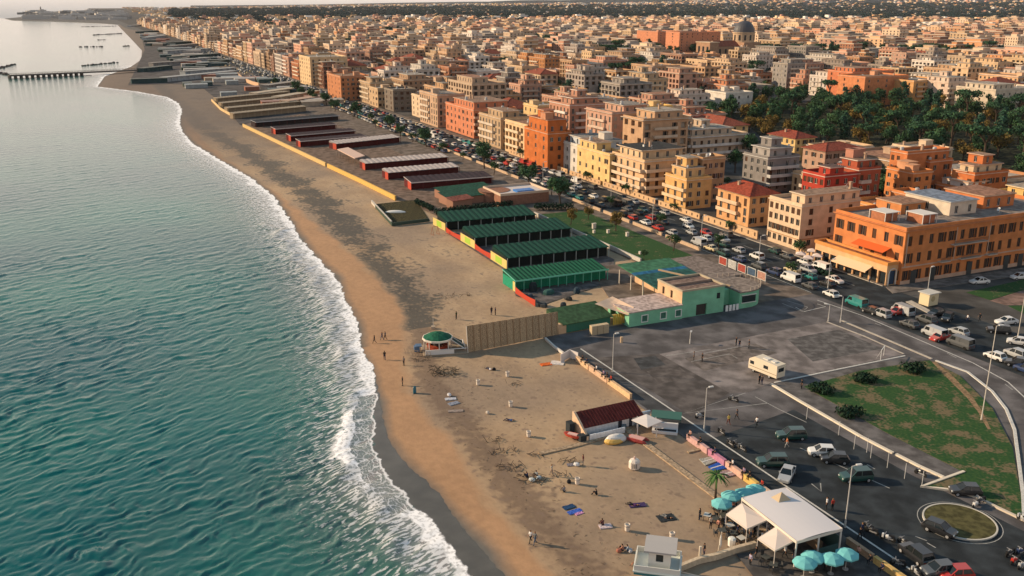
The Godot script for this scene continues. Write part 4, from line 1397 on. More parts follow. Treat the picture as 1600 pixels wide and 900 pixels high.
func proto_block(r: RandomNumberGenerator, w: float, d: float, fl: int) -> ArrayMesh:
	var wall := Mb.new()
	var dark := Mb.new()
	var slab := Mb.new()
	var roof := Mb.new()
	var h := fl * 3.1 + 0.6
	for sd in [[Vector3(0, 0, -d), Vector3(0, 0, 1), d], [Vector3.ZERO, Vector3(1, 0, 0), w]]:
		var rows := []
		var n := int(sd[2] / 4.0)
		for k in fl:
			var xs := []
			for i in n:
				if r.randf() < 0.85:
					xs.append((i + 0.5) / n * sd[2] - 0.75)
			rows.append([k * 3.1 + 0.7, k * 3.1 + 2.5, xs, 1.5])
			for x in xs:
				var a: Vector3 = sd[1] * x + sd[0] - sd[1].cross(Vector3.UP) * 0.2 + Vector3.UP * (k * 3.1 + 0.7)
				dark.q(a, a + sd[1] * 1.5, a + sd[1] * 1.5 + Vector3.UP * 1.8, a + Vector3.UP * 1.8)
			if k > 0 and r.randf() < 0.6:
				var xf := Transform3D(Basis(sd[1], Vector3.UP, sd[1].cross(Vector3.UP)), sd[0] + Vector3.UP * (k * 3.1))
				slab.box(Vector3(0.5, -0.1, 0.003), Vector3(sd[2] - 0.5, 0.85, 1.0), xf)
		panel(wall, sd[0], sd[1], sd[2], h, rows, 0.2)
	panel(wall, Vector3(w, 0, 0), Vector3(0, 0, -1), d, h, [])
	panel(wall, Vector3(w, 0, -d), Vector3(-1, 0, 0), w, h, [])
	ring(slab, -0.3, w + 0.3, -d - 0.3, 0.3, h - 0.02, h + 0.7, 0.28)
	roof.box(Vector3(0.02, h - 0.3, -d + 0.02), Vector3(w - 0.02, h - 0.03, -0.02))
	var x0 := r.randf_range(0.05, 0.4) * w
	var z0 := r.randf_range(0.05, 0.4) * d
	wall.box(Vector3(x0, h, -z0 - d * 0.45), Vector3(x0 + w * 0.5, h + 3.0, -z0))
	slab.box(Vector3(x0 - 0.4, h + 3.0, -z0 - d * 0.45 - 0.4), Vector3(x0 + w * 0.5 + 0.4, h + 3.25, -z0 + 0.4))
	var am := ArrayMesh.new()
	wall.col = Color.WHITE
	for b in [wall, slab, roof]:
		b.c = PackedColorArray()
		b.c.resize(b.v.size())
	wall.c.fill(Color(1, 1, 1))
	slab.c.fill(Color(1.0, 1.0, 1.0))
	roof.c.fill(Color(0.62, 0.60, 0.60))
	wall.mesh(vmat(0.9), am)
	dark.mesh(mat(0.035, 0.035, 0.038, 0.3), am)
	slab.mesh(mat(0.58, 0.48, 0.38, 0.9), am)
	roof.mesh(vmat(0.95), am)
	return am

func multi(called: String, mesh: Mesh, xfs: Array, cols: Array, label: String, category: String) -> MultiMeshInstance3D:
	var mm := MultiMesh.new()
	mm.transform_format = MultiMesh.TRANSFORM_3D
	mm.use_colors = cols.size() > 0
	mm.mesh = mesh
	mm.instance_count = xfs.size()
	for i in xfs.size():
		mm.set_instance_transform(i, xfs[i])
		if cols.size():
			mm.set_instance_color(i, cols[i])
	var o := MultiMeshInstance3D.new()
	o.name = called
	o.multimesh = mm
	add_child(o, true)
	stuff(o, label, category)
	return o

func build_town():
	wood_plan = PackedVector2Array(P([[1080, 212], [1110, 180], [1210, 160], [1330, 163], [1480, 172], [1600, 163], [1760, 163], [1760, 300], [1590, 296], [1490, 262], [1350, 246], [1272, 224], [1200, 222], [1160, 190]]))
	for q in [[965, 92, 45], [1045, 85, 40], [1075, 100, 30], [900, 82, 30], [600, 60, 45], [560, 74, 25], [430, 50, 60], [650, 72, 26], [1010, 128, 30], [1030, 112, 24], [1215, 98, 40], [1250, 92, 45], [1300, 92, 40], [1420, 96, 40], [1480, 92, 45], [700, 60, 40], [1180, 125, 18], [850, 70, 28], [800, 120, 18], [1120, 118, 14], [870, 172, 9], [985, 120, 18]]:
		var g := G(q[0], q[1])
		groves.append([Vector2(g.x, g.z), float(q[2])])
	var r := RandomNumberGenerator.new()
	r.seed = 77
	var lots := []
	var t := 17.6
	var row := 0
	while t < 2700.0:
		var w := r.randf_range(13.0, 23.0)
		var s := r.randf_range(-20.0, 5.0) if row > 0 else 30.0
		var k := 0
		while s < 2900.0:
			var d := r.randf_range(12.0, 36.0)
			if k % 4 == 3:
				s += 7.0
			var tt := t + r.randf_range(-1.0, 1.5)
			if row == 0:
				tt = 17.8
			var c := W(s + d / 2, tt + w / 2)
			if in_view(c, 1.10) and c.z < -180.0:
				if green_at(c) or green_band(c):
					pass
				elif not vacant(s, s + d, tt, tt + w):
					pass
				elif r.randf() < (0.20 if c.z > -900.0 else 0.30) and row > 0:
					garden_spots.append(Vector2(s + d / 2, tt + w / 2))
				else:
					lots.append([Vector2(c.x, c.z).length(), s, tt, w, d, row, k])
			var gp := r.randf_range(3.0, 9.0)
			if gp > 5.0 and row > 0 and in_view(c) and c.length() < 640.0 and not green_at(c):
				gap_spots.append(Vector2(s + d + gp / 2, tt + w * r.randf()))
			s += d + gp
			k += 1
		t += w + (11.0 if row % 2 == 0 else r.randf_range(4.0, 6.0))
		row += 1
	lots.sort_custom(func(a, b): return a[0] < b[0])
	var order := {}
	var front := PackedVector2Array(P([[1190, 225], [1760, 300], [1760, 420], [1330, 400], [1190, 330]]))
	var xfs := [[], [], [], [], [], []]
	var cols := [[], [], [], [], [], []]
	var protos := []
	var pr := RandomNumberGenerator.new()
	pr.seed = 3
	for i in 6:
		protos.append(proto_block(pr, [14, 16, 13, 18, 15, 14][i], [18, 22, 15, 26, 14, 20][i], [3, 4, 4, 5, 3, 6][i]))
	for i in lots.size():
		var q: Array = lots[i]
		if i < 245:
			var d := random_block(r, q[1], q[2], q[3], q[4], q[5] == 0)
			if Geometry2D.is_point_in_polygon(Vector2(W(q[1], q[2]).x, W(q[1], q[2]).z), front):
				d.fl = 2
				d.erase("attic")
			if q[5] == 0:
				d.fl = 4 + r.randi() % 2
			order[q[5]] = order.get(q[5], -1) + 1
			var where := "on the seafront road" if q[5] == 0 else "%s street row inland" % ordinal(q[5] - 1)
			var roof: String = "red hipped roof" if d.has("roof") else ("set-back roof storey" if d.has("attic") else "flat roof")
			var bal: String = "balconied " if d.has("bal_l") or d.has("bal_f") else ""
			var label := "%s %s-storey %sblock, %s, %s, %s from the plaza" % [d.tone, COUNT[d.fl], bal, roof, where, ordinal(order[q[5]])]
			building(label, d, 1, "apartment_building", "town blocks behind the seafront")
		elif q[0] < 2900.0:
			var n := r.randi() % 6
			var tone: Color = TONES[[0, 0, 1, 1, 2, 2, 3, 4, 5, 6, 7, 8, 8, 9, 10][r.randi() % 15]][1]
			var v := r.randf_range(0.55, 1.05)
			xfs[n].append(Transform3D(Basis(Vector3.UP, STREET).scaled_local(Vector3(q[3] / 15.0, r.randf_range(0.8, 1.15), q[4] / 19.0)), W(q[1], q[2], PAVE)))
			tone = tone.lerp(Color(0.52, 0.40, 0.33), 0.25)
			cols[n].append(Color(tone.r * v, tone.g * v, tone.b * v))
	for n in 6:
		if xfs[n].size():
			multi("distant_blocks", protos[n], xfs[n], cols[n], "distant ochre and cream town blocks, roof behind roof", "buildings")

# ---- trees
func leafy(b: Mb, c: Vector3, rad: Vector3, count: int, size: float, col: Color, r: RandomNumberGenerator):
	for i in count:
		var d := Vector3(r.randfn(), r.randfn() * 0.9 + 0.15, r.randfn()).normalized()
		var k := pow(r.randf(), 0.35)
		var p := c + d * rad * k
		var n := (d + Vector3(r.randfn(), r.randfn(), r.randfn()) * 0.45).normalized()
		var u := n.cross(Vector3(r.randfn(), r.randfn(), r.randfn())).normalized()
		var w := n.cross(u)
		var s := size * r.randf_range(0.6, 1.25)
		var v := r.randf_range(0.62, 1.35)
		b.col = Color(col.r * v * r.randf_range(0.9, 1.15), col.g * v, col.b * v * r.randf_range(0.85, 1.1))
		b.q(p - u * s, p - w * s * 0.6, p + u * s, p + w * s * 0.6)

func tree_meshes(kind: int, sd: int) -> Array:
	var key := "tree%d_%d" % [kind, sd]
	if shared.has(key):
		return shared[key]
	var r := RandomNumberGenerator.new()
	r.seed = sd * 13 + kind
	var tr := Mb.new()
	var cr := Mb.new()
	if kind == 5:     # palm
		tr.tube(Vector3.ZERO, Vector3(0.1, 2.2, 0), 0.22, 0.17, 8)
		tr.tube(Vector3(0.1, 2.2, 0), Vector3(0.05, 4.2, 0.05), 0.17, 0.15, 8)
		tr.lathe([Vector2(0.15, 4.1), Vector2(0.34, 4.35), Vector2(0.25, 4.7), Vector2(0, 4.8)], 8)
		for i in 22:
			var a := i * 2.4
			var up := r.randf_range(-0.3, 0.9)
			var p := Vector3(0.05, 4.6, 0.05)
			var dir := Vector3(cos(a), up, sin(a)).normalized()
			var side := Vector3(-sin(a), 0, cos(a))
			cr.col = Color(0.055, 0.11, 0.035) * r.randf_range(0.7, 1.3)
			for k in 6:
				var q := p + dir * 0.38
				dir = (dir + Vector3(0, -0.24, 0)).normalized()
				var w0 := 0.30 * (1.0 - k / 7.0)
				var w1 := 0.30 * (1.0 - (k + 1) / 7.0)
				var dn := Vector3(0, -0.12, 0)
				cr.q(p, q, q + side * w1 + dn, p + side * w0 + dn)
				cr.q(q, p, p - side * w0 + dn, q - side * w1 + dn)
				p = q
	else:
		var h: float = [9.0, 12.0, 12.0, 8.0, 5.0][kind]
		var th: float = h * [0.30, 0.62, 0.12, 0.3, 0.36][kind]
		var lean := Vector3(r.randf_range(-0.4, 0.4), 0, r.randf_range(-0.4, 0.4))
		tr.tube(Vector3.ZERO, lean + Vector3(0, th, 0), h * 0.032, h * 0.022, 7)
		var col: Color = [Color(0.040, 0.088, 0.042), Color(0.032, 0.075, 0.040), Color(0.026, 0.066, 0.044), Color(0.150, 0.105, 0.032), Color(0.040, 0.082, 0.034)][kind]
		var lumps: int = [8, 7, 6, 8, 6][kind]
		for i in lumps:
			var a := TAU * i / lumps + r.randf()
			var c: Vector3
			var rad: Vector3
			if kind == 1:
				var q := h * r.randf_range(0.12, 0.30)
				c = lean + Vector3(cos(a) * q, h * r.randf_range(0.80, 0.88), sin(a) * q)
				rad = Vector3(h * 0.19, h * 0.10, h * 0.19)
			elif kind == 2:
				c = lean + Vector3(cos(a) * h * 0.06, h * (0.22 + 0.13 * i), sin(a) * h * 0.06)
				rad = Vector3(h * 0.16, h * 0.16, h * 0.16) * (1.15 - 0.09 * i)
			else:
				var q := h * r.randf_range(0.10, 0.30)
				c = lean + Vector3(cos(a) * q, h * r.randf_range(0.45, 0.82), sin(a) * q)
				rad = Vector3(1, 0.85, 1) * h * r.randf_range(0.16, 0.24)
			tr.tube(lean + Vector3(0, th * 0.9, 0), c, h * 0.014, h * 0.006, 5, false)
			leafy(cr, c, rad, [120, 110, 110, 110, 70][kind], h * [0.042, 0.036, 0.038, 0.044, 0.055][kind], col * r.randf_range(0.75, 1.3), r)
	var bark := mat(0.085, 0.06, 0.045, 0.95, "wall", 1.0)
	shared[key] = [tr.mesh(bark), cr.mesh(vmat(0.9))]
	return shared[key]

const TREE_NAME := ["broadleaf_tree", "umbrella_pine", "evergreen_tree", "autumn_tree", "street_tree", "palm_tree"]
func tree(kind: int, p: Vector3, size: float, label: String, group := "") -> Node3D:
	var m := tree_meshes(kind, rng.randi() % 3)
	var o := thing(TREE_NAME[kind], label, "tree", p, rng.randf() * TAU, group)
	o.scale = Vector3(1, rng.randf_range(0.9, 1.12), 1) * size
	part(o, "trunk", m[0])
	part(o, "crown", m[1])
	return o

const GROVE := ["clump left of the large salmon block", "clump under the large salmon block", "clump before the domed church", "clump left of the salmon blocks", "dark clump in the far left town", "small far clump above the cream tower", "clump at the far left edge of the town", "small clump in the far middle town", "park strip below the salmon blocks", "park strip left of the church", "clump right of the church", "clump behind the brick orange towers", "tree line above the brick orange towers", "tree line above the ochre glazed block", "tree line at the upper right", "far clump left of the salmon blocks", "clump beside the plain white house", "clump in the far middle town", "clump beside the cream tower house", "small clump below the church", "small clump left of the slab balcony block", "clump above the long red roof"]

func build_trees():
	rng.seed = 31
	# the wood behind the orange houses
	var lo := Vector2(1e9, 1e9)
	var hi := -lo
	for q in wood_plan:
		lo = lo.min(q)
		hi = hi.max(q)
	var spots := []
	var tries := 0
	while spots.size() < 190 and tries < 6000:
		tries += 1
		var q := Vector2(rng.randf_range(lo.x, hi.x), rng.randf_range(lo.y, hi.y))
		if not Geometry2D.is_point_in_polygon(q, wood_plan) or not in_view(Vector3(q.x, 0, q.y), 1.06):
			continue
		var st := ST(Vector3(q.x, 0, q.y))
		if not vacant(st.x - 2, st.x + 2, st.y - 2, st.y + 2):
			continue
		var ok := true
		for z in spots:
			if z.distance_to(q) < 9.0:
				ok = false
				break
		if ok:
			spots.append(q)
	var what := ["dark green round-crowned tree", "flat-topped umbrella pine", "tall narrow dark evergreen", "golden brown autumn tree"]
	var belts := [[], [], [], [], []]
	for q in spots:
		belts[clampi(int((q.length() - 380.0) / 60.0), 0, 4)].append(q)
	for b in 5:
		belts[b].sort_custom(func(x, y): return x.x / x.y > y.x / y.y)
		for i in belts[b].size():
			var q: Vector2 = belts[b][i]
			var kind: int = [0, 0, 0, 1, 2, 3, 3, 0][rng.randi() % 8]
			tree(kind, Vector3(q.x, PAVE, q.y), rng.randf_range(1.05, 1.5), "%s in the %s belt of the wood, %s from its left end" % [what[kind], ["front", "second", "middle", "fourth", "back"][b], ordinal(i)], "trees of the wood behind the orange houses")
	# undergrowth so that the wood has a floor
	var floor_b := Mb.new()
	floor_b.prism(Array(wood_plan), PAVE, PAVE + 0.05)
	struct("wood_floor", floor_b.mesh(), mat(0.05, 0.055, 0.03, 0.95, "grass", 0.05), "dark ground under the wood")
	# groves in the town
	for gi in groves.size():
		var g: Array = groves[gi]
		var n := clampi(int(g[1] * g[1] / 110.0), 2, 14)
		var ps := []
		for i in n:
			var a := rng.randf() * TAU
			var d: float = sqrt(rng.randf()) * g[1]
			ps.append(Vector3(g[0].x + cos(a) * d, PAVE, g[0].y + sin(a) * d))
		ps.sort_custom(func(x, y): return x.x / x.z > y.x / y.z)
		for i in n:
			var p: Vector3 = ps[i]
			var kind: int = [0, 0, 1, 2][rng.randi() % 4]
			tree(kind, p, rng.randf_range(1.1, 1.7), "%s, %s in the %s" % [what[kind], ordinal(i), GROVE[gi]], "tree clumps between the town blocks")
	# gardens between blocks
	var gn := -1
	for q in garden_spots:
		gn += 1
		if Vector2(W(q.x, q.y).x, W(q.x, q.y).z).length() < 750.0:
			for i in 3:
				tree([0, 0, 4, 3][rng.randi() % 4], W(q.x + rng.randf_range(-5, 5), q.y + rng.randf_range(-4, 4), PAVE), rng.randf_range(0.8, 1.1), "tree in garden gap %s of the town, %s of three" % [ordinal(gn), ordinal(i)], "garden trees between town blocks")
	for i in gap_spots.size():
		var q: Vector2 = gap_spots[i]
		if i < 95 and vacant(q.x - 1, q.x + 1, q.y - 1, q.y + 1):
			tree([0, 4, 0, 2][i % 4], W(q.x, q.y, PAVE), rng.randf_range(0.85, 1.15), "courtyard tree in the narrow gap between two town blocks, %s from the seafront" % ordinal(i), "courtyard trees between town blocks")
	# along the seafront
	for k in 26:
		var s := 112.0 + k * 19.0 + rng.randf_range(-5, 5)
		tree([0, 4, 0, 4][rng.randi() % 4], W(s, -9.5 + rng.randf_range(-2.5, 2.0), PAVE), rng.randf_range(0.75, 1.15), "leafy tree on the sea side of the seafront road, %s beyond the lawn" % ordinal(k), "trees on the sea side of the seafront road")
	for k in 14:
		tree(4, W(20.0 + k * 14.0, 0.6 if k % 2 == 0 else 14.9, PAVE), rng.randf_range(0.7, 0.9), "small street tree beside the %s car lanes, %s from the plaza" % ["left" if k % 2 == 0 else "right", ordinal(k / 2)], "small street trees beside the car lanes")
	tree(3, W(88, -22, PAVE), 0.62, "bare brownish tree at the top of the lawn")
	tree(3, W(76, -14, PAVE), 0.68, "rusty brown tree in the middle of the lawn")
	tree(3, W(92, -14, PAVE), 0.55, "thin brown tree on the lawn beside the road wall")
	tree(4, W(51, -11.5, PAVE), 1.0, "green tree at the lower corner of the lawn, by the terrace")
	tree(4, W(47, -23, PAVE), 0.5, "small bushy tree at the bottom edge of the lawn")
	var pp := G(1117, 789)
	tree(5, pp, 0.86, "short palm with a full crown beside the turquoise parasols")

func low_tree() -> ArrayMesh:
	var r := RandomNumberGenerator.new()
	r.seed = 8
	var b := Mb.new()
	for i in 5:
		leafy(b, Vector3(r.randf_range(-3, 3), r.randf_range(3.5, 6.5), r.randf_range(-3, 3)), Vector3(2.6, 2.2, 2.6), 26, 1.0, Color(0.017, 0.041, 0.044), r)
	return b.mesh(vmat(0.9))

var hn: FastNoiseLite
func hill_y(p: Vector3) -> float:
	var dist := Vector2(p.x, p.z).length()
	var a := atan2(p.x, -p.z)
	var rise := clampf((dist - 5600.0) / 6000.0, 0, 1) * clampf((a + 0.30) / 0.5, 0.0, 1.0)
	return PAVE + (0.5 if dist > 5250.0 else 0.0) + rise * (62.0 + 90.0 * maxf(hn.get_noise_2d(p.x, p.z) + 0.3, 0.0) + 70.0 * clampf(a, 0, 1))

func build_far():
	var r := RandomNumberGenerator.new()
	r.seed = 404
	# hills inland
	hn = noise(FastNoiseLite.TYPE_SIMPLEX_SMOOTH, 0.00022, 4, 91)
	var m := Mb.new()
	var nr := 26
	var nc := 90
	for i in nr:
		var dist := 5200.0 + i * 420.0
		for j in nc:
			var a := lerpf(-0.32, 0.85, float(j) / (nc - 1))
			var p := Vector3(sin(a) * dist, 0, -cos(a) * dist)
			p.y = hill_y(p)
			m.v.append(p)
	grid_index(m, nr, nc, true)
	m.n = grid_normals(m.v, nr, nc)
	struct("hills", m.mesh(), mat(0.028, 0.050, 0.066, 0.95, "grass", 0.0015), "low dark hills on the horizon")
	# far coast: land that bends out to the harbour
	sheet("far_shore", P([[232, 52], [196, 44], [186, 38], [150, 35.5], [90, 33.5], [20, 31.5], [8, 29], [40, 26], [60, 21], [90, 17.5], [250, 15], [420, 11], [700, 8], [900, 30]]), PAVE - 0.02, mat(0.12, 0.115, 0.11, 0.95), "flat far shore and harbour mole", 1.2)
	var lh := G(64, 17.5)
	var o := thing("lighthouse", "dark slim lighthouse on the far harbour mole", "lighthouse", Vector3(lh.x, PAVE, lh.z))
	var b := Mb.new()
	b.lathe([Vector2(5, 0), Vector2(3.6, 22), Vector2(5, 22.3), Vector2(5, 23.2), Vector2(0, 23.2)], 10)
	part(o, "tower", b.mesh(mat(0.16, 0.14, 0.13)))
	var b2 := Mb.new()
	b2.lathe([Vector2(3, 23.2), Vector2(3, 27), Vector2(0, 30)], 8)
	part(o, "lantern_room", b2.mesh(mat(0.2, 0.2, 0.2)))
	# harbour sheds and far roofs
	var boxes := Mb.new()
	boxes.col = Color.WHITE
	boxes.box(Vector3(-0.5, 0, -0.5), Vector3(0.5, 1, 0.5))
	boxes.box(Vector3(-0.3, 1, -0.3), Vector3(0.2, 1.25, 0.3))
	var bm := boxes.mesh(vmat(0.9))
	var xf := []
	var cl := []
	for k in 60:
		var g := G(r.randf_range(45, 190), r.randf_range(19, 31))
		xf.append(Transform3D(Basis(Vector3.UP, r.randf()).scaled_local(Vector3(r.randf_range(30, 120), r.randf_range(6, 15), r.randf_range(15, 40))), Vector3(g.x, PAVE, g.z)))
		var v := r.randf_range(0.18, 0.55)
		cl.append(Color(v, v * 0.95, v * 0.9))
	multi("harbour_sheds", bm, xf, cl, "pale sheds along the far harbour mole", "sheds")
	xf = []
	cl = []
	for k in 5200:
		var d := 2300.0 + 8200.0 * pow(r.randf(), 1.1)
		var a := r.randf_range(-0.40, 0.58)
		var p := Vector3(sin(a) * d, PAVE, -cos(a) * d)
		var st := ST(p)
		if st.y < 25.0 + 0.03 * st.x or (green_band(p) and r.randf() < 0.6):
			continue
		p.y = hill_y(p)
		var low := d > 3300.0
		xf.append(Transform3D(Basis(Vector3.UP, STREET + r.randf_range(-0.2, 0.2)).scaled_local(Vector3(r.randf_range(14, 42), r.randf_range(4, 8) if low else r.randf_range(9, 18), r.randf_range(12, 26))), p))
		var c: Color = TONES[[0, 0, 5, 1, 4, 8, 5][r.randi() % 7]][1]
		var v := r.randf_range(0.6, 1.2)
		cl.append(Color(c.r * v, c.g * v, c.b * v))
	multi("far_roofs", bm, xf, cl, "far scattered houses on the plain", "buildings")
	var lt := low_tree()
	xf = []
	for q in garden_spots:
		var c := W(q.x, q.y, PAVE)
		if Vector2(c.x, c.z).length() >= 750.0:
			for i in 4:
				var z := r.randf_range(0.8, 1.4)
				xf.append(Transform3D(Basis(Vector3.UP, r.randf() * TAU).scaled_local(Vector3(z, z, z)), c + Vector3(r.randf_range(-8, 8), 0, r.randf_range(-8, 8))))
	for k in 10000:
		var d := 1000.0 + 6500.0 * pow(r.randf(), 0.8)
		var a := r.randf_range(-0.34, 0.60)
		var p := Vector3(sin(a) * d, PAVE, -cos(a) * d)
		var st := ST(p)
		if st.y < 40.0 + 0.03 * st.x:
			continue
		if r.randf() > (0.18 if d < 2600.0 and not green_band(p) else 0.75):
			continue
		p.y = hill_y(p)
		var z := r.randf_range(1.0, 2.0) * (1.0 if d < 2600.0 else 1.4)
		xf.append(Transform3D(Basis(Vector3.UP, r.randf() * TAU).scaled_local(Vector3(z * 1.3, z, z * 1.3)), p))
	multi("far_woods", lt, xf, [], "dark far woods and tree belts on the plain", "woods")

func green_band(p: Vector3) -> bool:
	var d := -p.z
	var wob := 130.0 * sin(p.x * 0.004) + 80.0 * sin(p.x * 0.0113 + 1.0)
	if p.x > 350.0 and d > 1560.0 + wob * 0.5 and d < 1830.0 + wob * 0.7:
		return p.x > 430.0
	if p.x > 120.0 and d > 2750.0 + wob and d < 3500.0 + wob * 1.6:
		return true
	return p.x < 100.0 and d > 2500.0 + wob and d < 2800.0 + wob

# ---- the bathing establishments between beach and road
# a thing set on the ground between two surveyed base points: x runs from a to b, z towards the camera; returns [node, length]
func between(called: String, label: String, category: String, a: Array, b: Array, group := "") -> Array:
	var p := G(a[0], a[1], 0.05)
	var q := G(b[0], b[1], 0.05)
	var o := thing(called, label, category, p, -atan2(q.z - p.z, q.x - p.x), group)
	return [o, p.distance_to(q)]

func cabin_row(label: String, a: Array, b: Array, deep: float, high: float, rise: float, roofc: Color, wallc: Color, bay: float, postc: Color, group: String, endc = null, edge = null, level := 2):
	var r := between("cabin_row", label, "beach cabins", a, b, group)
	var o: Node3D = r[0]
	var L: float = r[1]
	var n := maxi(2, roundi(L / bay))
	var w := Mb.new()
	w.box(Vector3(0, 0, -deep), Vector3(L, high - 0.1, -1.0))
	part(o, "wall", w.mesh(), mat(wallc.r, wallc.g, wallc.b, 0.9, "wall", 0.3))
	var pm := Mb.new()
	pm.box(Vector3(-0.07, 0, -0.14), Vector3(0.07, high - 0.1, 0.0))
	var post := pm.mesh(mat(postc.r, postc.g, postc.b, 0.7))
	var dm := Mb.new()
	dm.box(Vector3(0.15, 0.05, -0.99), Vector3(L / n - 0.15, high - 0.45, -0.93))
	for k in 4:
		var x := lerpf(0.2, L / n - 0.2, (k + 0.5) / 4.0)
		dm.box(Vector3(x - 0.03, 0.1, -0.929), Vector3(x + 0.03, high - 0.5, -0.90))
	var dc := wallc * 0.8
	var door := dm.mesh(mat(dc.r, dc.g, dc.b, 0.8, "wall", 0.6))
	# one raised roof panel, set in a row with recessed joints
	var rm := Mb.new()
	var px := L / n / 2.0
	for k in 2:
		var x0 := k * px + 0.08
		var x1 := (k + 1) * px - 0.08
		var c := [Vector3(x0, high, 0.35), Vector3(x1, high, 0.35), Vector3(x1, high + rise, -deep), Vector3(x0, high + rise, -deep)]
		var mid := [Vector3((x0 + x1) / 2, high + 0.14, 0.35), Vector3((x0 + x1) / 2, high + rise + 0.14, -deep)]
		rm.q(c[0], mid[0], mid[1], c[3])
		rm.q(mid[0], c[1], c[2], mid[1])
		rm.t(c[0], c[1], mid[0])
		rm.q(c[1], c[0], c[0] - Vector3(0, 0.1, 0), c[1] - Vector3(0, 0.1, 0))
	var panel_m := rm.mesh(mat(roofc.r, roofc.g, roofc.b, 0.92, "wall", 0.2))
	var ub := Mb.new()
	ub.q(Vector3(0, high - 0.08, 0.3), Vector3(L, high - 0.08, 0.3), Vector3(L, high + rise - 0.08, -deep), Vector3(0, high + rise - 0.08, -deep))
	ub.q(Vector3(0, 0, -deep - 0.002), Vector3(0, high + rise - 0.09, -deep - 0.002), Vector3(L, high + rise - 0.09, -deep - 0.002), Vector3(L, 0, -deep - 0.002))
	ub.t(Vector3(0.003, high - 0.1, -deep), Vector3(0.003, high - 0.1, 0.2), Vector3(0.003, high + rise - 0.09, -deep))
	var rc := roofc * 0.5
	part(o, "roof_deck", ub.mesh(), mat(rc.r, rc.g, rc.b, 0.9))
	for k in n:
		part(o, "roof_panel", panel_m, null, Transform3D(Basis(), Vector3(k * L / n, 0, 0)))
		part(o, "door", door, null, Transform3D(Basis(), Vector3(k * L / n, 0, 0)))
	if level == 2:
		for k in n + 1:
			part(o, "post", post, null, Transform3D(Basis(), Vector3(k * L / n, 0, 0.1)))
	if endc != null:
		var e := Mb.new()
		e.box(Vector3(-0.15, 0, -deep * 0.45), Vector3(-0.004, high - 0.05, 0.1))
		part(o, "end_wall", e.mesh(), mat(endc.r, endc.g, endc.b, 0.9))
	if edge != null:
		var e := Mb.new()
		e.box(Vector3(-0.1, high - 0.22, 0.36), Vector3(L + 0.1, high + 0.12, 0.46))
		e.bar(Vector3(-0.12, high, 0.4), Vector3(-0.12, high + rise, -deep), 0.16)
		part(o, "roof_edge", e.mesh(), mat(edge.r, edge.g, edge.b, 0.8))

func wall_run(called: String, label: String, category: String, plan: Array, high: float, th: float, m: Material, group := "", base := 0.05) -> Node3D:
	var c: Vector2 = plan[0]
	var o := thing(called, label, category, Vector3(c.x, base, c.y), 0.0, group)
	var b := Mb.new()
	for i in plan.size() - 1:
		var p := Vector3(plan[i].x - c.x, high / 2, plan[i].y - c.y)
		var q := Vector3(plan[i + 1].x - c.x, high / 2, plan[i + 1].y - c.y)
		b.bar(p, q, th, high)
	part(o, "wall", b.mesh(), m)
	var k := Mb.new()
	for i in plan.size() - 1:
		var p := Vector3(plan[i].x - c.x, high + 0.04, plan[i].y - c.y)
		var q := Vector3(plan[i + 1].x - c.x, high + 0.04, plan[i + 1].y - c.y)
		k.bar(p, q, th + 0.08, 0.08)
	part(o, "coping", k.mesh(), m)
	return o

func hedge(label: String, p0: Vector3, p1: Vector3, wide: float, high: float, group := ""):
	var o := thing("hedge", label, "hedge", p0, 0.0, group)
	var r := RandomNumberGenerator.new()
	r.seed = int(p0.x * 10 + p0.z)
	var b := Mb.new()
	var L := p0.distance_to(p1)
	var n := int(L / 1.2) + 1
	for i in n:
		leafy(b, (p1 - p0) * ((i + 0.5) / n) + Vector3(0, high * 0.5, 0), Vector3(0.9, high * 0.55, wide * 0.6), 60, 0.35, Color(0.016, 0.036, 0.024), r)
	part(o, "foliage", b.mesh(vmat(0.95)))
	var s := Mb.new()
	for i in n:
		var p := (p1 - p0) * ((i + 0.5) / n)
		s.tube(p, p + Vector3(0, high * 0.7, 0), 0.06, 0.03, 5, false)
	part(o, "stems", s.mesh(mat(0.06, 0.045, 0.03)))

func bush(label: String, p: Vector3, rx: float, ry: float, group := ""):
	var o := thing("bush", label, "bush", p, 0.0, group)
	var r := RandomNumberGenerator.new()
	r.seed = int(p.x * 7 + p.z * 3)
	var b := Mb.new()
	for k in 6:
		leafy(b, Vector3(r.randf_range(-0.5, 0.5) * rx, ry * 0.45, r.randf_range(-0.4, 0.4) * rx), Vector3(rx * 0.55, ry * 0.55, rx * 0.5), 110, 0.28, Color(0.018, 0.040, 0.024), r)
	part(o, "foliage", b.mesh(vmat(0.95)))
	var s := Mb.new()
	for k in 5:
		s.tube(Vector3.ZERO, Vector3(cos(k * 1.3) * rx * 0.4, ry * 0.6, sin(k * 1.3) * rx * 0.4), 0.06, 0.02, 5, false)
	part(o, "stems", s.mesh(mat(0.06, 0.045, 0.03)))

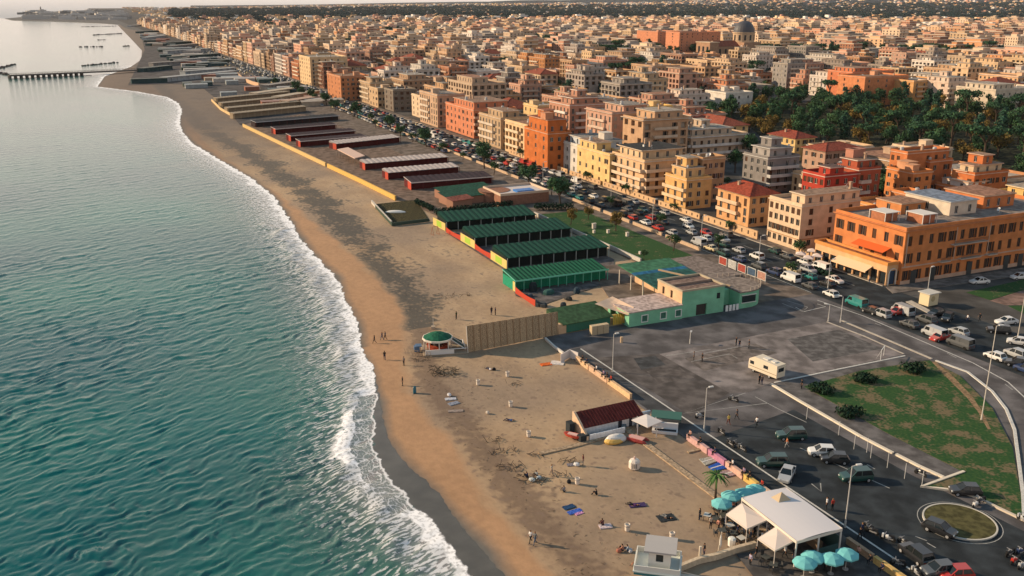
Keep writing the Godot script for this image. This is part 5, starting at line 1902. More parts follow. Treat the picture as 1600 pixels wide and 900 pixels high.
func build_seafront():
	var green := Color(0.012, 0.066, 0.048)
	var dkwall := Color(0.018, 0.026, 0.026)
	var gg := "green-roofed beach cabin rows"
	var pw := Color(0.40, 0.42, 0.40)
	cabin_row("dark green ribbed cabin row farthest from the plaza, at the head of the sand", [698, 361], [838, 349], 9.5, 2.7, 0.9, green, dkwall, 3.4, pw, gg)
	cabin_row("second dark green ribbed cabin row, above the widest one", [742, 387], [893, 371], 9.5, 2.7, 0.9, green, dkwall, 3.3, pw, gg)
	cabin_row("widest dark green ribbed cabin row, third from the top", [793, 420], [951, 401], 9.5, 2.7, 0.9, green, dkwall, 3.2, pw, gg)
	cabin_row("emerald cabin row with pale framed fronts, nearest the plaza", [805, 456], [949, 437], 7.0, 2.6, 0.8, Color(0.014, 0.105, 0.060), Color(0.025, 0.28, 0.165), 2.1, Color(0.14, 0.46, 0.34), gg, null, Color(0.14, 0.46, 0.34))
	# painted windbreak along the sand: yellow boards with green centres, red cloth between
	var yl := mat(0.56, 0.44, 0.16, 0.85)
	var gp := mat(0.30, 0.46, 0.06, 0.8)
	var rd := mat(0.40, 0.055, 0.030, 0.85)
	var wb := [[[677, 351], [696, 361], 0], [[697, 363], [720, 376], 1], [[720, 376], [742, 389], 0], [[742, 389], [767, 405], 1], [[767, 405], [792, 421], 0], [[789, 444], [805, 456], 2], [[805, 458], [836, 479], 1]]
	var names := ["yellow board with a green middle, topmost of the painted windbreak", "red cloth below the topmost yellow board of the windbreak", "yellow board with a green middle, between two red cloths", "red cloth above the lowest green-centred yellow board", "yellow board with a green middle beside the widest green cabin row", "plain yellow board at the end of the emerald cabin row", "red cloth at the plaza end of the painted windbreak"]
	for i in wb.size():
		var q: Array = wb[i]
		var r := between("windbreak_panel", names[i], "windbreak", q[0], q[1], "painted windbreak boards along the sand")
		var L: float = r[1]
		var h := 2.2 if q[2] != 1 else 1.5
		var b := Mb.new()
		if q[2] == 1:
			for k in 8:   # sagging cloth
				var x0 := L * k / 8.0
				var x1 := L * (k + 1) / 8.0
				var s0 := h - 0.35 * sin(PI * k / 8.0)
				var s1 := h - 0.35 * sin(PI * (k + 1) / 8.0)
				b.q(Vector3(x0, 0, 0), Vector3(x1, 0, 0), Vector3(x1, s1, 0.0), Vector3(x0, s0, 0.0))
				b.q(Vector3(x1, 0, -0.04), Vector3(x0, 0, -0.04), Vector3(x0, s0, -0.04), Vector3(x1, s1, -0.04))
		else:
			b.box(Vector3(0, 0, -0.05), Vector3(L, h, 0.05))
		part(r[0], "cloth" if q[2] == 1 else "board", b.mesh(), rd if q[2] == 1 else yl)
		if q[2] == 0:
			var g := Mb.new()
			g.box(Vector3(L * 0.3, h * 0.15, 0.051), Vector3(L * 0.7, h * 0.88, 0.07))
			part(r[0], "green_field", g.mesh(), gp)
		var p := Mb.new()
		p.tube(Vector3(0, 0, -0.1), Vector3(0, h + 0.2, -0.1), 0.05, 0.05, 6)
		p.tube(Vector3(L, 0, -0.1), Vector3(L, h + 0.2, -0.1), 0.05, 0.05, 6)
		part(r[0], "stakes", p.mesh(), mat(0.30, 0.22, 0.15))
	# white sloping garden walls behind the rows
	var wh := mat(0.56, 0.52, 0.47, 0.9, "wall", 0.3)
	wall_run("garden_wall", "low white wall between the green cabins and the lawn", "wall", Q([[45, -25.2], [74, -25.6], [104, -26.0]]), 1.0, 0.35, wh)
	# red-walled rows beyond
	var rg := "long low cabin rows with red walls"
	var red := Color(0.12, 0.022, 0.022)
	var redl := Color(0.45, 0.075, 0.045)
	var dr := Color(0.055, 0.040, 0.048)
	var wr := Color(0.56, 0.48, 0.45)
	cabin_row("dark-roofed red cabin row nearest the green cabins, white roof edge", [643, 297], [770, 287], 8.5, 2.6, 0.6, dr, red, 4.2, red, rg, redl, wr)
	cabin_row("white-roofed red cabin row, first above the dark-roofed one", [607, 281], [718, 271], 6.5, 2.6, 0.6, wr, red, 4.2, red, rg, redl, null)
	cabin_row("white-roofed red cabin row, second above the dark-roofed one", [571, 266], [701, 255], 6.5, 2.6, 0.6, wr, red, 4.2, red, rg, redl, null)
	cabin_row("white-roofed red cabin row with a curved inland end", [526, 234], [626, 223], 6.5, 2.6, 0.6, wr, red, 4.2, red, rg, redl, null)
	cabin_row("dark-roofed cabin row with a bright red sea end, lower of three", [470, 230], [572, 221], 5.5, 2.6, 0.5, dr, red, 4.2, red, rg, redl, wr)
	cabin_row("dark-roofed cabin row with a bright red sea end, middle of three", [455, 221], [556, 212], 5.5, 2.6, 0.5, dr, red, 4.2, red, rg, redl, wr)
	cabin_row("dark-roofed cabin row with a bright red sea end, upper of three", [431, 210], [526, 202], 5.5, 2.6, 0.5, dr, red, 4.2, red, rg, redl, wr)
	cabin_row("long dark cabin row with a thin white edge above the red ones", [400, 199], [530, 188], 6.0, 2.6, 0.5, Color(0.045, 0.05, 0.06), Color(0.045, 0.03, 0.032), 4.2, red, rg, null, Color(0.4, 0.4, 0.42))
	# peach canopy on posts
	var cn := thing("canopy", "peach flat canopy on thin posts among the red cabin rows", "canopy", G(527, 241), STREET)
	var b := Mb.new()
	var c0 := G(527, 233, 3.0) - cn.position
	var c1 := G(544, 230, 3.0) - cn.position
	var c2 := G(570, 243, 3.0) - cn.position
	var c3 := G(554, 247, 3.0) - cn.position
	var inv := Basis(Vector3.UP, -STREET)
	var cc := [inv * c3, inv * c2, inv * c1, inv * c0]
	b.q(cc[0], cc[1], cc[2], cc[3])
	b.q(cc[3] - Vector3(0, 0.3, 0), cc[2] - Vector3(0, 0.3, 0), cc[1] - Vector3(0, 0.3, 0), cc[0] - Vector3(0, 0.3, 0))
	for i in 4:
		b.q(cc[i] - Vector3(0, 0.3, 0), cc[(i + 1) % 4] - Vector3(0, 0.3, 0), cc[(i + 1) % 4], cc[i])
	part(cn, "roof", b.mesh(), mat(0.62, 0.44, 0.36, 0.9))
	for k in 7:
		var p: Vector3 = cc[3].lerp(cc[0], k / 6.0)
		var pb := Mb.new()
		pb.tube(Vector3(p.x, 0, p.z), Vector3(p.x, p.y - 0.3, p.z), 0.08, 0.08, 6)
		part(cn, "post", pb.mesh(), mat(0.2, 0.16, 0.13))
	# the yellow wall along the sand
	wall_run("beach_wall", "long straight yellow wall along the top of the far sand", "wall", P([[380, 198], [444, 229], [509, 260]]), 1.5, 0.5, mat(0.66, 0.46, 0.20, 0.9, "wall", 0.3))
	wall_run("beach_wall", "nearer half of the yellow beach wall, past the small gap", "wall", P([[512, 261.5], [560, 284], [618, 313]]), 1.5, 0.5, mat(0.70, 0.44, 0.13, 0.9, "wall", 0.3))
	sheet("beach_court", P([[384, 193], [470, 178], [560, 190], [800, 300], [760, 325], [700, 345], [640, 318], [618, 311], [509, 258]]), 0.055, mat(0.215, 0.150, 0.115, 0.95, "sand", 0.05), "brown sandy yards between the cabin rows")
	sheet("cabin_yard", P([[698, 364], [840, 349], [960, 405], [955, 440], [850, 475], [806, 462], [792, 424]]), 0.06, mat(0.165, 0.145, 0.140, 0.95, "asphalt", 0.1), "grey yard between the green cabin rows")
	# walled green plot with a white boat
	wall_run("plot_wall", "dark green walled plot on the sand above the green cabins", "wall", P([[582, 319], [613, 353], [670, 346]]), 0.9, 0.3, mat(0.05, 0.075, 0.06, 0.9))
	wall_run("plot_wall", "white top edge of the green walled plot on the sand", "wall", P([[581, 318], [612, 351.5]]), 1.1, 0.3, wh)
	sheet("plot_ground", P([[583, 319], [650, 312], [672, 345], [614, 352]]), 0.08, mat(0.10, 0.085, 0.035, 0.95, "grass", 0.2))
	var bt := thing("upturned_boat", "long white upturned boat inside the green walled plot", "boat", G(618, 332), -0.02)
	var bb := Mb.new()
	bb.lathe([Vector2(1.0, 0.05), Vector2(0.95, 0.3), Vector2(0.6, 0.6), Vector2(0, 0.72)], 16, Vector3.ZERO, 3.2, 1.1)
	part(bt, "hull", bb.mesh(), mat(0.68, 0.66, 0.62, 0.5))
	hedge("dark hedge between the green plot and the cabins", G(650, 318), G(676, 330), 3.0, 1.8)
	hedge("dark hedge above the topmost green cabin row", G(680, 336), G(800, 322), 2.5, 2.0)
	hedge("dark hedge at the head of the lawn", G(835, 329), G(895, 328), 2.5, 2.4)
	# a club house with green roofs and a blue pool terrace
	for q in [["low green roofed club house above the hedge", [700, 322], [790, 312], 7.0, Color(0.02, 0.085, 0.055)], ["dark green flat awning roof behind the club house", [690, 312], [765, 303], 5.0, Color(0.025, 0.095, 0.06)], ["brick red flat roof hut between green roofs", [708, 327], [738, 322], 3.5, Color(0.30, 0.10, 0.07)]]:
		var r := between("club_house", q[0], "building", q[1], q[2])
		var L: float = r[1]
		var w := Mb.new()
		w.box(Vector3(0, 0, -q[3]), Vector3(L, 2.6, 0))
		part(r[0], "wall", w.mesh(), mat(0.30, 0.16, 0.11, 0.9))
		var f := Mb.new()
		f.q(Vector3(-0.5, 2.6, 0.5), Vector3(L + 0.5, 2.6, 0.5), Vector3(L + 0.5, 3.3, -q[3]), Vector3(-0.5, 3.3, -q[3]))
		f.box(Vector3(-0.5, 2.45, 0.4), Vector3(L + 0.5, 2.6, 0.5))
		var rc: Color = q[4]
		part(r[0], "roof", f.mesh(), mat(rc.r, rc.g, rc.b, 0.8, "roof", 0.2))
	var tr := thing("terrace_building", "round-fronted terrace building with a pale deck and a blue tub", "building", G(818, 319), STREET)
	b = Mb.new()
	b.box(Vector3(-8, 0, -14), Vector3(9, 3.2, 0))
	b.lathe([Vector2(5, 0), Vector2(5, 3.2), Vector2(5.3, 3.4), Vector2(0, 3.41)], 20, Vector3(-6, 0, -10))
	part(tr, "wall", b.mesh(), mat(0.30, 0.15, 0.10, 0.9, "wall", 0.2))
	b = Mb.new()
	b.box(Vector3(-7.7, 3.2, -13.7), Vector3(8.7, 3.26, -0.3))
	part(tr, "deck", b.mesh(), mat(0.56, 0.50, 0.48, 0.9))
	b = Mb.new()
	ring(b, -8.1, 9.1, -14.1, 0.1, 3.26, 4.0, 0.3)
	part(tr, "parapet", b.mesh(), mat(0.55, 0.42, 0.32, 0.9))
	b = Mb.new()
	b.box(Vector3(-1, 3.27, -6), Vector3(5, 3.9, -2.5))
	part(tr, "tub", b.mesh(), mat(0.03, 0.16, 0.45, 0.4))
	# far establishments: beige cabin blocks, low pale halls
	var bg := "beige cabin blocks with dark doors"
	var bw := Color(0.46, 0.36, 0.25)
	var k := 0
	for q in [[[340, 161], [452, 150]], [[348, 169], [455, 158]], [[357, 177], [470, 166]], [[366, 186], [480, 174]]]:
		cabin_row("beige cabin block with dark doors, %s from the far end" % ordinal(k), q[0], q[1], 4.0, 3.0, 0.3, Color(0.40, 0.33, 0.25), Color(0.40, 0.31, 0.21), 4.4, bw, bg, null, bw)
		k += 1
	k = 0
	for q in [[[404, 154], [466, 145], 0], [[440, 160], [500, 150], 0], [[452, 167], [510, 158], 1], [[420, 141], [470, 134], 2], [[262, 128], [372, 117], 3], [[206, 131], [262, 129], 4], [[290, 118], [368, 112], 3], [[225, 113], [270, 108], 4], [[270, 94], [345, 88], 4], [[240, 104], [300, 100], 2], [[262, 84], [330, 80], 3], [[300, 106], [352, 101], 4], [[230, 62], [262, 58], 3], [[235, 72], [300, 68], 4], [[205, 42], [230, 40], 3], [[218, 52], [250, 50], 4], [[268, 76], [310, 72], 2], [[280, 99], [330, 95], 3]]:
		var r := between("beach_hall", ["low cream hall with a flat roof", "long low hall with a salmon front", "grey low hall", "long pale blue-white hall", "dark teal hall"][q[2]] + ", %s along the far waterfront" % ordinal(k), "building", q[0], q[1], "low halls along the far waterfront")
		var L: float = r[1]
		var c: Color = [Color(0.52, 0.42, 0.30), Color(0.50, 0.30, 0.20), Color(0.26, 0.25, 0.24), Color(0.36, 0.39, 0.41), Color(0.035, 0.075, 0.080)][q[2]]
		var w := Mb.new()
		var hh := 3.4
		var dd := 6.0 + L * 0.03
		var xs := []
		var n := maxi(2, int(L / 6.0))
		for i in n:
			xs.append((i + 0.5) / n * L - 1.5)
		panel(w, Vector3(0, 0, 0), Vector3(1, 0, 0), L, hh, [[0.4, 2.9, xs, 3.0]], 0.5)
		panel(w, Vector3(0, 0, -dd), Vector3(0, 0, 1), dd, hh, [])
		panel(w, Vector3(L, 0, 0), Vector3(0, 0, -1), dd, hh, [])
		w.q(Vector3(0, 0.4, -0.5), Vector3(L, 0.4, -0.5), Vector3(L, 2.9, -0.5), Vector3(0, 2.9, -0.5))
		part(r[0], "wall", w.mesh(), paint(c))
		var f := Mb.new()
		f.box(Vector3(-0.4, hh, -dd), Vector3(L + 0.4, hh + 0.3, 0.4))
		part(r[0], "roof", f.mesh(), paint(c.lerp(Color(0.5, 0.45, 0.4), 0.35)))
		k += 1
	var fr := RandomNumberGenerator.new()
	fr.seed = 23
	for i in 110:
		var fs := fr.randf_range(430.0, 1900.0)
		var ft := fr.randf_range(-82.0, -14.0)
		if ft < interp(shore, fs) + 12.0:
			continue
		var fw := fr.randf_range(6.0, 26.0)
		var fd := fr.randf_range(4.0, 9.0)
		var c: Color = [Color(0.50, 0.46, 0.42), Color(0.04, 0.08, 0.085), Color(0.42, 0.33, 0.25), Color(0.05, 0.07, 0.06), Color(0.30, 0.33, 0.34), Color(0.35, 0.14, 0.09)][i % 6]
		var hut := thing("waterfront_hut", "%s hut among the far beach clubs, %s of the small roofs" % [["pale", "dark teal", "tan", "dark green", "grey blue", "brick"][i % 6], ordinal(i)], "hut", W(fs, ft, 0.05), STREET, "small roofs of the far beach clubs")
		var hw := Mb.new()
		hw.box(Vector3(0, 0, -fd), Vector3(fw, 2.8, 0))
		part(hut, "wall", hw.mesh(), paint(c))
		hw = Mb.new()
		hw.q(Vector3(-0.3, 2.8, 0.3), Vector3(fw + 0.3, 2.8, 0.3), Vector3(fw + 0.3, 3.3, -fd - 0.3), Vector3(-0.3, 3.3, -fd - 0.3))
		part(hut, "roof", hw.mesh(), paint(c.lerp(Color(0.5, 0.5, 0.5), 0.3)))
	sheet("far_beach_yard", P([[200, 133], [262, 131], [310, 132], [345, 160], [375, 195], [470, 178], [560, 188], [470, 140], [340, 84], [260, 52], [215, 42], [222, 60], [226, 78], [214, 104]]), 0.06, mat(0.115, 0.105, 0.105, 0.95, "asphalt", 0.02), "grey yards of the far beach clubs")
	wall_run("ramp_wall", "curved salmon ramp wall beside the far halls", "wall", P([[371, 118], [380, 126], [394, 132], [405, 135]]), 2.5, 1.0, mat(0.60, 0.38, 0.24, 0.9))
	wall_run("beach_wall", "thin ochre wall between far sand and the beige cabins", "wall", P([[331, 158], [345, 172], [366, 184]]), 1.4, 0.5, mat(0.60, 0.42, 0.22, 0.9))
	# promenade wall of the road, with gaps
	var pm := mat(0.56, 0.40, 0.27, 0.9, "wall", 0.3)
	var seg := [[118, 100], [98, 83], [81, 66], [64, 48], [250, 205], [200, 160], [420, 330], [320, 262]]
	for i in seg.size():
		wall_run("promenade_wall", "peach promenade wall beside the seafront road, %s stretch from the lawn" % ordinal(i), "wall", Q([[seg[i][0], -5.2], [seg[i][1], -5.2]]), 0.8, 0.4, pm, "peach promenade walls", PAVE)
	# garden walls and gates before the houses
	var gw := mat(0.64, 0.42, 0.24, 0.9, "wall", 0.3)
	for q in [[51.5, 62, "pierced peach garden wall before the peach villa", 2.3], [64, 76, "peach garden wall with slit openings before the villa", 2.0], [78, 100, "low ochre garden wall before the ochre three-storey block", 1.7], [102, 135, "cream garden wall before the balconied flats", 1.8], [137, 160, "cream garden wall before the yellow flats", 1.6], [162, 190, "long peach garden wall before the white house", 1.7], [192, 215, "pink garden wall before the rust red tower house", 2.0], [30, 36, "short cream yard wall beside the cream corner house", 2.0]]:
		var o := wall_run("garden_wall", q[2], "wall", Q([[q[0], 15.9], [q[1], 15.9]]), q[3], 0.3, gw, "garden walls along the houses", PAVE)
		var n := int((q[1] - q[0]) / 1.4)
		for i in n:
			var sl := Mb.new()
			sl.box(Vector3(-0.17, q[3] * 0.35, -0.28), Vector3(-0.151, q[3] * 0.8, 0.28))
			if i % 2 == 0:
				part(o, "slit", sl.mesh(), mat(0.08, 0.05, 0.035), Transform3D(Basis(Vector3.UP, STREET), Vector3(0, 0, 0)).translated(Vector3(-sin(STREET), 0, -cos(STREET)) * (i + 0.7) * 1.4))
	# reed fence
	var rf := between("reed_fence", "tall reed fence with thin posts beside the round kiosk", "fence", [731, 551], [872, 523])
	var fl: float = rf[1]
	var np := 14
	for i in np:
		var x0 := fl * i / np + 0.02
		var x1 := fl * (i + 1) / np - 0.02
		var h0 := 5.0 - 0.5 * i / np
		var v := 0.9 + 0.2 * fmod(i * 0.618, 1.0)
		var p := Mb.new()
		p.q(Vector3(x0, 0, 0), Vector3(x1, 0, 0), Vector3(x1, h0, -0.5), Vector3(x0, h0, -0.5))
		p.q(Vector3(x1, 0, -0.12), Vector3(x0, 0, -0.12), Vector3(x0, h0, -0.62), Vector3(x1, h0, -0.62))
		p.q(Vector3(x0, h0, -0.5), Vector3(x1, h0, -0.5), Vector3(x1, h0, -0.62), Vector3(x0, h0, -0.62))
		p.q(Vector3(x0, 0, -0.12), Vector3(x0, 0, 0), Vector3(x0, h0, -0.5), Vector3(x0, h0, -0.62))
		part(rf[0], "panel", p.mesh(), mat(0.56 * v, 0.41 * v, 0.26 * v, 0.95, "reed", 0.9))
	for i in np + 1:
		var x := fl * i / np
		var p := Mb.new()
		p.bar(Vector3(x, 0, 0.06), Vector3(x, 5.05 - 0.5 * i / np, -0.42), 0.10)
		part(rf[0], "post", p.mesh(), mat(0.30, 0.20, 0.12) if i else mat(0.6, 0.56, 0.5))
	green_house()
	pier()

func green_house():
	var mint := Color(0.22, 0.52, 0.34)
	var peach := Color(0.66, 0.44, 0.27)
	var a := GS(1064, 498)
	var o := thing("beach_bar_building", "mint green two-part beach bar building with a peach side and a round end", "building", W(a.x, a.y, PAVE), STREET)
	# own axes as for the houses: x inland, z towards the plaza
	var tw := 10.5
	var w := Mb.new()
	panel(w, Vector3.ZERO, Vector3(1, 0, 0), tw, 5.6, [[0.0, 2.4, [3.6], 2.6]], 0.4)
	panel(w, Vector3(tw, 0, 0), Vector3(0, 0, -1), 9, 5.6, [])
	panel(w, Vector3(tw, 0, -9), Vector3(-1, 0, 0), tw, 5.6, [])
	part(o, "tall_block", w.mesh(), paint(mint))
	w = Mb.new()
	panel(w, Vector3(-0.004, 0, -9), Vector3(0, 0, 1), 9, 5.6, [[3.3, 4.9, [1.8, 4.8], 0.8]], 0.3)
	part(o, "lit_side", w.mesh(), paint(peach))
	w = Mb.new()
	w.box(Vector3(0.1, 5.3, -8.9), Vector3(tw - 0.1, 5.5, -0.1))
	part(o, "roof", w.mesh(), mat(0.25, 0.17, 0.14, 0.9, "roof", 0.2))
	w = Mb.new()
	ring(w, -0.1, tw + 0.1, -9.1, 0.1, 5.55, 5.95, 0.3)
	part(o, "parapet", w.mesh(), paint(Color(0.45, 0.38, 0.28)))
	w = Mb.new()
	w.box(Vector3(0.2, 5.5, -4.7), Vector3(tw - 0.2, 5.95, -4.3))
	part(o, "roof_divider", w.mesh(), paint(Color(0.3, 0.22, 0.18)))
	w = Mb.new()
	w.box(Vector3(3.65, 0.0, -0.38), Vector3(6.15, 2.4, -0.3))
	part(o, "door", w.mesh(), mat(0.05, 0.045, 0.04, 0.7))
	w = Mb.new()
	w.box(Vector3(8.6, 3.1, 0.003), Vector3(9.4, 4.3, 0.06))
	part(o, "window", w.mesh(), glass_mat())
	# low wing towards the sea
	var lw := 12.6
	w = Mb.new()
	var wx := [3.0, 7.4, 11.0]
	panel(w, Vector3(-lw, 0, 0.3), Vector3(1, 0, 0), lw - 0.01, 2.9, [[0.7, 2.0, wx, 1.3]], 0.25)
	panel(w, Vector3(-lw, 0, -8), Vector3(0, 0, 1), 8.3, 2.9, [[0, 2.4, [1, 4.5], 2.2]], 0.4)
	panel(w, Vector3(0, 0, -8), Vector3(-1, 0, 0), lw, 2.9, [])
	part(o, "low_wing", w.mesh(), paint(mint))
	w = Mb.new()
	w.box(Vector3(-lw - 0.2, 2.9, -8.2), Vector3(-0.02, 3.1, 0.5))
	part(o, "wing_roof", w.mesh(), mat(0.56, 0.44, 0.40, 0.9, "roof", 0.2))
	for x in wx:
		w = Mb.new()
		w.box(Vector3(-lw + x - 0.15, 0.55, 0.303), Vector3(-lw + x, 2.15, 0.38))
		w.box(Vector3(-lw + x + 1.3, 0.55, 0.303), Vector3(-lw + x + 1.45, 2.15, 0.38))
		w.box(Vector3(-lw + x, 2.0, 0.303), Vector3(-lw + x + 1.3, 2.15, 0.38))
		w.box(Vector3(-lw + x, 0.55, 0.303), Vector3(-lw + x + 1.3, 0.7, 0.38))
		var wn := part(o, "window", w.mesh(), mat(0.7, 0.7, 0.66))
		w = Mb.new()
		w.q(Vector3(-lw + x, 0.7, 0.1), Vector3(-lw + x + 1.3, 0.7, 0.1), Vector3(-lw + x + 1.3, 2.0, 0.1), Vector3(-lw + x, 2.0, 0.1))
		part(wn, "pane", w.mesh(), mat(0.06, 0.16, 0.12, 0.15))
	# swooping sail at the sea end
	w = Mb.new()
	var s := [Vector3(-lw - 4.0, 3.4, -6.5), Vector3(-lw - 0.3, 2.6, 0.4), Vector3(-lw + 2.5, 3.2, -2.0), Vector3(-lw + 1.0, 3.9, -8.0)]
	for i in 6:
		for j in 6:
			var f := func(u: float, v: float) -> Vector3:
				var p: Vector3 = s[0].lerp(s[1], u).lerp(s[3].lerp(s[2], u), v)
				p.y -= 0.7 * sin(PI * u) * sin(PI * v)
				return p
			w.q(f.call(i / 6.0, j / 6.0), f.call((i + 1) / 6.0, j / 6.0), f.call((i + 1) / 6.0, (j + 1) / 6.0), f.call(i / 6.0, (j + 1) / 6.0))
	part(o, "shade_sail", w.mesh(), mat(0.70, 0.50, 0.36, 0.9))
	# back hall with green, blue and teal roof bands
	var k := 0
	for q in [[0.6, 14.3, -26.5, -20.4, Color(0.06, 0.19, 0.105)], [0.6, 14.3, -20.4, -18.8, Color(0.03, 0.16, 0.30)], [0.6, 14.3, -18.8, -9.3, Color(0.03, 0.115, 0.10)]]:
		w = Mb.new()
		var y0 := lerpf(3.4, 4.6, (-9.3 - q[3]) / 17.2)
		var y1 := lerpf(3.4, 4.6, (-9.3 - q[2]) / 17.2)
		w.q(Vector3(q[0], y0, q[3]), Vector3(q[1] + 0.19, y0, q[3]), Vector3(q[1] + 0.19, y1, q[2]), Vector3(q[0], y1, q[2]))
		w.q(Vector3(q[0], y0 - 0.25, q[3]), Vector3(q[0], y0, q[3]), Vector3(q[0], y1, q[2]), Vector3(q[0], y1 - 0.25, q[2]))
		var c: Color = q[4]
		part(o, "hall_roof", w.mesh(), mat(c.r, c.g, c.b, 0.8, "roof", 0.15))
	w = Mb.new()
	w.box(Vector3(5, 0, -26), Vector3(14, 3.2, -9.1))
	part(o, "hall", w.mesh(), paint(peach))
	w = Mb.new()
	for z in [-26, -21, -16, -10]:
		w.box(Vector3(0.8, 0, z - 0.1), Vector3(1.0, 3.4, z + 0.1))
	part(o, "hall_posts", w.mesh(), mat(0.55, 0.5, 0.44))
	# round end with roof terrace
	w = Mb.new()
	var pts := []
	for i in 15:
		var an := -PI / 2 + PI * i / 14.0
		pts.append(Vector2(17.0 + 5.4 * cos(an), -5.4 - 5.4 * sin(an)))
	pts.append_array([Vector2(14.5, -10.8), Vector2(14.5, 0)])
	w.prism(pts, 0.0, 3.5)
	w.box(Vector3(10.51, 0, -9), Vector3(14.5, 3.45, -3.5))
	part(o, "round_end", w.mesh(), paint(mint))
	w = Mb.new()
	var pt2 := []
	for p in pts:
		pt2.append(Vector2(17.0 + (p.x - 17.0) * 1.05, -5.4 + (p.y + 5.4) * 1.05))
	w.prism(pt2, 3.5, 3.75)
	part(o, "terrace_slab", w.mesh(), mat(0.27, 0.22, 0.19, 0.9, "roof", 0.2))
	w = Mb.new()
	w.prism([Vector2(14.6, -11.1), Vector2(14.6, -29), Vector2(24, -29), Vector2(24, -11.1)], 3.2, 3.5)
	w.box(Vector3(14.8, 0, -28.8), Vector3(23.8, 3.2, -11.5))
	part(o, "back_terrace", w.mesh(), mat(0.25, 0.20, 0.175, 0.9, "roof", 0.2))
	w = Mb.new()
	for i in pt2.size() - 2:
		var p0 := Vector3(pt2[i].x, 4.6, pt2[i].y)
		var p1 := Vector3(pt2[i + 1].x, 4.6, pt2[i + 1].y)
		w.bar(p0, p1, 0.06)
		w.bar(p0 - Vector3(0, 0.85, 0), p0, 0.05)
	part(o, "terrace_railing", w.mesh(), mat(0.5, 0.42, 0.34))
	w = Mb.new()
	w.box(Vector3(15.2, 1.3, -0.2), Vector3(18.6, 2.8, 0.16))
	part(o, "window", w.mesh(), mat(0.02, 0.03, 0.03, 0.2))
	w = Mb.new()
	w.box(Vector3(15.0, 1.15, -0.1), Vector3(18.8, 1.3, 0.25))
	w.box(Vector3(15.0, 2.8, -0.1), Vector3(18.8, 2.95, 0.25))
	part(o, "window_frame", w.mesh(), mat(0.6, 0.6, 0.55))
	for i in 4:   # white boards leaning at the open bay
		w = Mb.new()
		w.box(Vector3(10.9 + i * 0.9, 0, 0.2), Vector3(11.5 + i * 0.9, 1.3, 0.3))
		part(o, "white_board", w.mesh(), mat(0.68, 0.68, 0.66))
	w = Mb.new()
	w.bar(Vector3(6, 4.9, -18), Vector3(15, 3.9, -4), 0.5, 0.25)
	part(o, "sloping_beam", w.mesh(), paint(Color(0.62, 0.42, 0.26)))
	# green hut at the end of the reed fence
	var g := between("green_hut", "low hut with a dark green sloping roof at the end of the reed fence", "hut", [880, 522], [955, 508])
	var L: float = g[1]
	w = Mb.new()
	w.box(Vector3(0, 0, -6), Vector3(L, 1.9, -0.4))
	part(g[0], "wall", w.mesh(), mat(0.05, 0.17, 0.12, 0.9))
	w = Mb.new()
	w.q(Vector3(-0.2, 2.0, 0.3), Vector3(L + 0.2, 2.0, 0.3), Vector3(L + 0.2, 3.3, -6.3), Vector3(-0.2, 3.3, -6.3))
	w.box(Vector3(-0.2, 1.85, 0.2), Vector3(L + 0.2, 2.0, 0.3))
	w.t(Vector3(-0.2, 1.9, 0.3), Vector3(-0.2, 3.3, -6.3), Vector3(-0.2, 1.9, -6.3))
	part(g[0], "roof", w.mesh(), mat(0.055, 0.115, 0.055, 0.85, "roof", 0.2))
	w = Mb.new()
	w.box(Vector3(-1.2, 0, -1.2), Vector3(0.8, 2.0, -0.2))
	part(g[0], "peach_panel", w.mesh(), paint(peach))
	var cr := thing("crate_stack", "tall tan crates stacked before the green hut", "crates", G(927, 523), STREET)
	for i in 3:
		w = Mb.new()
		for j in 6:
			w.box(Vector3(-0.6 + i * 1.3, j * 0.33, -0.5), Vector3(0.6 + i * 1.3, j * 0.33 + 0.27, 0.5))
		part(cr, "crate_column", w.mesh(), mat(0.48, 0.38, 0.25, 0.9))
	w = Mb.new()
	w.box(Vector3(-2.3, 0, -0.5), Vector3(-0.9, 1.6, 0.5))
	var yb := thing("yellow_boards", "yellow slatted boards at the corner of the mint building", "boards", G(975, 505), STREET)
	for i in 7:
		w = Mb.new()
		w.box(Vector3(-2.6 + i * 0.4, 0, 0), Vector3(-2.3 + i * 0.4, 2.2, 0.08))
		part(yb, "board", w.mesh(), mat(0.62, 0.42, 0.08, 0.8))

